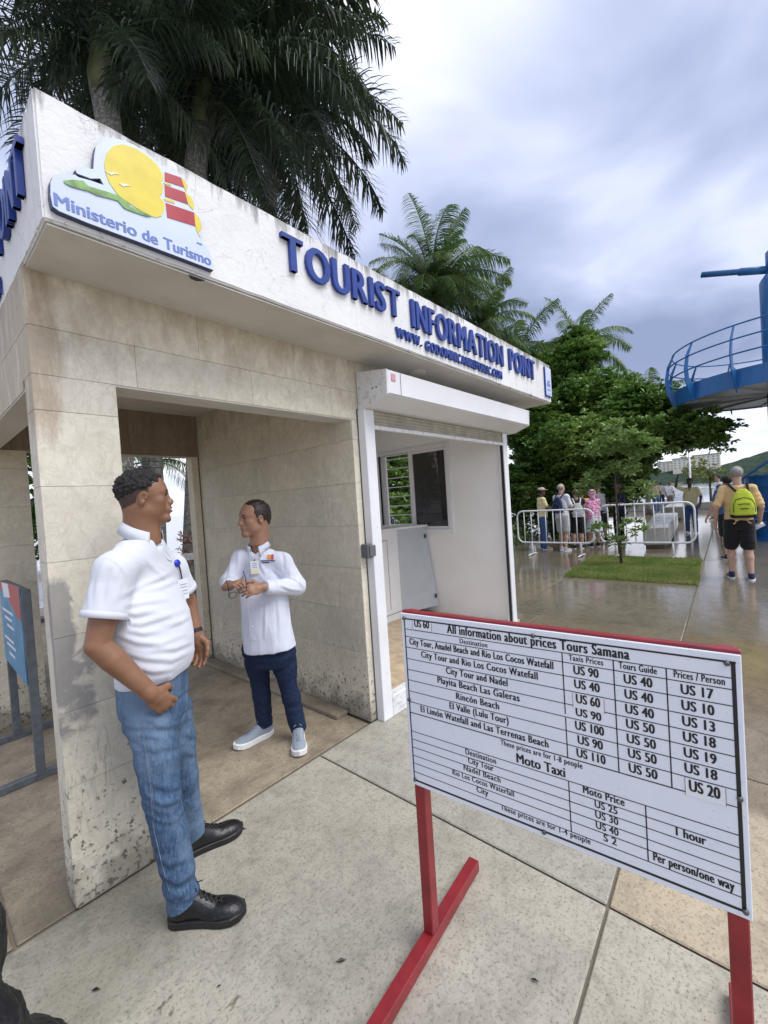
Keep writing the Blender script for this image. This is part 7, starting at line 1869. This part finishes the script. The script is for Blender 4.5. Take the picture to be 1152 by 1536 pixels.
figure('person wrapped in a pink patterned scarf and white skirt in the queue', gp(893, 820)[:2], 1.55, (-.4, .8), 'tiedye', 'white', 'skin_fair', None, bend, 'black', False, 1.0, ('tiedye', 'scarf'), skirt=.26, lean=.03, girth=1.12)
figure('man in grey shirt and black shorts leaning behind the pink scarf', gp(906, 812)[:2], 1.70, (-.7, .5), 'greyshirt', 'black', 'skin_fair', ('hair_brown', 'short'), bend, 'black', lean=.05)
figure('person in navy shirt and pink sun hat behind the young tree', gp(930, 806)[:2], 1.66, (-.5, -.6), 'navy', 'black', 'skin_fair', ('hair_brown', 'short'), bend, 'black', True, .6, ('hatpink', 'hat'))
figure('distant man in tan shirt and blue jeans walking away by the seafront', gp(985, 768)[:2], 1.80, (.1, 1), 'tan', 'jeansblue', 'skin_dark', ('hair_black', 'short'), None, 'black', True, .6, stride=(.05, -.05), h=.022, girth=1.15)
figure('distant person in dark shirt just beyond the man in tan', gp(993, 762)[:2], 1.70, (.1, 1), 'greyshirt', 'navy', 'skin_tan', ('hair_black', 'short'), None, 'black', True, .5, h=.022)
wave = {'R': ((.06, .10, .06), (.06, .075, .20)), 'L': ((.02, .06, -.15), (.08, .05, -.28))}
f9, J9 = figure('man in yellow polo and blue jeans waving one arm overhead beyond the barrier', gp(1038, 800)[:2], 1.72, (-.15, -1), 'paleyellow', 'jeansblue', 'skin_dark', ('hair_black', 'short'), wave, 'sole_white', True, .55, stride=(.03, -.02), h=.014, girth=1.18)
MB().tube([T3(J9['hc'], J9['M'], (.10, -.02, -.07)), T3(J9['hc'], J9['M'], (.12, 0, -.16)), T3(J9['hc'], J9['M'], (.13, .01, -.26))], .012, 6).build('lanyard', MT['black'], f9)
figure('walking man in white tee and khaki shorts with a small backpack beyond the waving man', gp(1080, 779)[:2], 1.80, (-.55, -.3), 'white', 'khaki', 'skin_fair', ('hair_black', 'short'), {'R': ((-.05, .02, -.16), (.0, .02, -.30)), 'L': ((.05, .02, -.16), (.12, .0, -.24))}, 'black', False, .55, stride=(.16, -.14), h=.02)
# the old man with the lime backpack
fO, JO = figure('grey haired man in orange tee and black shorts seen from behind near the tower', gp(1112, 868)[:2], 1.80, (-.12, 1), 'orange_tee', 'black', 'skin_fair', ('hair_grey', 'short'), {'L': ((-.03, .06, -.165), (.02, .065, -.32)), 'R': ((-.02, .055, -.165), (.05, .05, -.30))}, 'navy', False, .6, stride=(.02, -.06), h=.012, girth=1.10)
backpack('lime green backpack with black base on the man in orange tee', JO, 'lime', 'black', 1.02, .02, -.04, 'black')
bt = JO['AR']['R'][2] + np.array([0, 0, -.06])
BO = thing('water_bottle', 'clear plastic bottle held in the right hand of the man with the lime backpack', 'bottle', tuple(bt))
nvo, rto = view_frame((bt[0], bt[1]))
MB().tube([bt + rto * .05 + [0, 0, .03], bt - rto * .08 - [0, 0, .05], bt - rto * .14 - [0, 0, .08], bt - rto * .15 - [0, 0, .085]], [.035, .038, .036, .01], 14).build('bottle_body', simple('bottle_plastic', (.5, .52, .56), .15), BO, smooth=True)
MB().tube([bt + rto * .05 + [0, 0, .03], bt + rto * .075 + [0, 0, .045], bt + rto * .09 + [0, 0, .052]], [.034, .016, .016], 12).build('cap', MT['navy'], BO)
figure('person in dark shorts and black shoes walking just ahead of the man in orange', gp(1096, 838)[:2], 1.68, (-.3, .95), 'blueshirt', 'black', 'skin_fair', ('hair_black', 'short'), {'L': ((.0, .05, -.16), (.04, .10, -.29)), 'R': ((0, .03, -.16), (.05, .02, -.3))}, 'black', False, .4, stride=(-.10, .10))
figure('person in pink and white cap beyond the stair rail', gp(1124, 800)[:2], 1.70, (-.6, -.6), 'white', 'navy', 'skin_fair', ('hair_grey', 'short'), None, 'black', True, .5, ('hatpink', 'cap'))
figure('dark haired person in blue behind the head of the man in orange', gp(1090, 790)[:2], 1.72, (-.2, .9), 'blueshirt', 'navy', 'skin_tan', ('hair_black', 'short'), None, 'black', True, .5)
figure('dark haired person standing behind the blue stair base', gp(1140, 792)[:2], 1.70, (-.4, -.8), 'navy', 'navy', 'skin_tan', ('hair_black', 'short'), None, 'black', True, .5)
figure('person in white shirt seen small by the water left of the waving man', gp(1006, 766)[:2], 1.68, (.4, .8), 'white', 'khaki', 'skin_tan', ('hair_brown', 'short'), None, 'black', True, .5, h=.022)
# black bag at the very left edge ------------------------------------------------------
BG = thing('bag', 'black furry textured bag or coat at the bottom left edge of the view', 'bag', (.02, 1.50, 0))
F = Field((-.45, 1.22, -.02), (.36, 1.85, .80), .010)
F.ell((-.075, 1.53, .55), (.20, .17, .27), None, .05); F.ell((-.045, 1.52, .26), (.20, .19, .22), None, .04); F.ell((.075, 1.50, .10), (.18, .17, .17), None, .03)
F.cut((0, 0, .003), (0, 0, -1))
V, Fq = F.mesh(); V = wrinkle(V, Fq, lambda p: .010 * (noise.noise(p * 14)) + .004 * noise.noise(p * 60)); V[:, 2] = np.maximum(V[:, 2], .002)
mesh_np('bag_body', V, Fq, MT['black_fuzz'], BG, smooth=True)
MB().tube([(-.16, 1.50, .72), (-.14, 1.48, .80), (-.06, 1.48, .80), (-.04, 1.50, .70)], .014, 8).build('strap', MT['black'], BG, smooth=True)
# black pouch lying on the counter
PO = thing('pouch', 'black soft pouch lying on the white counter', 'pouch', (2.95, 3.5, 1.273))
F = Field((2.5, 3.25, 1.25), (3.35, 3.75, 1.45), .007)
F.ell((2.80, 3.48, 1.325), (.24, .07, .055), None, .03); F.ell((3.04, 3.44, 1.308), (.10, .06, .036), None, .03); F.cut((0, 0, 1.274), (0, 0, -1))
V, Fq = F.mesh(); V = wrinkle(V, Fq, lambda p: .006 * noise.noise(p * 25)); V[:, 2] = np.maximum(V[:, 2], 1.274); mesh_np('pouch_body', V, Fq, MT['black'], PO, smooth=True)
MB().tube([(2.98, 3.42, 1.33), (3.06, 3.40, 1.345), (3.13, 3.42, 1.30)], .008, 6).build('pouch_strap', MT['black'], PO)
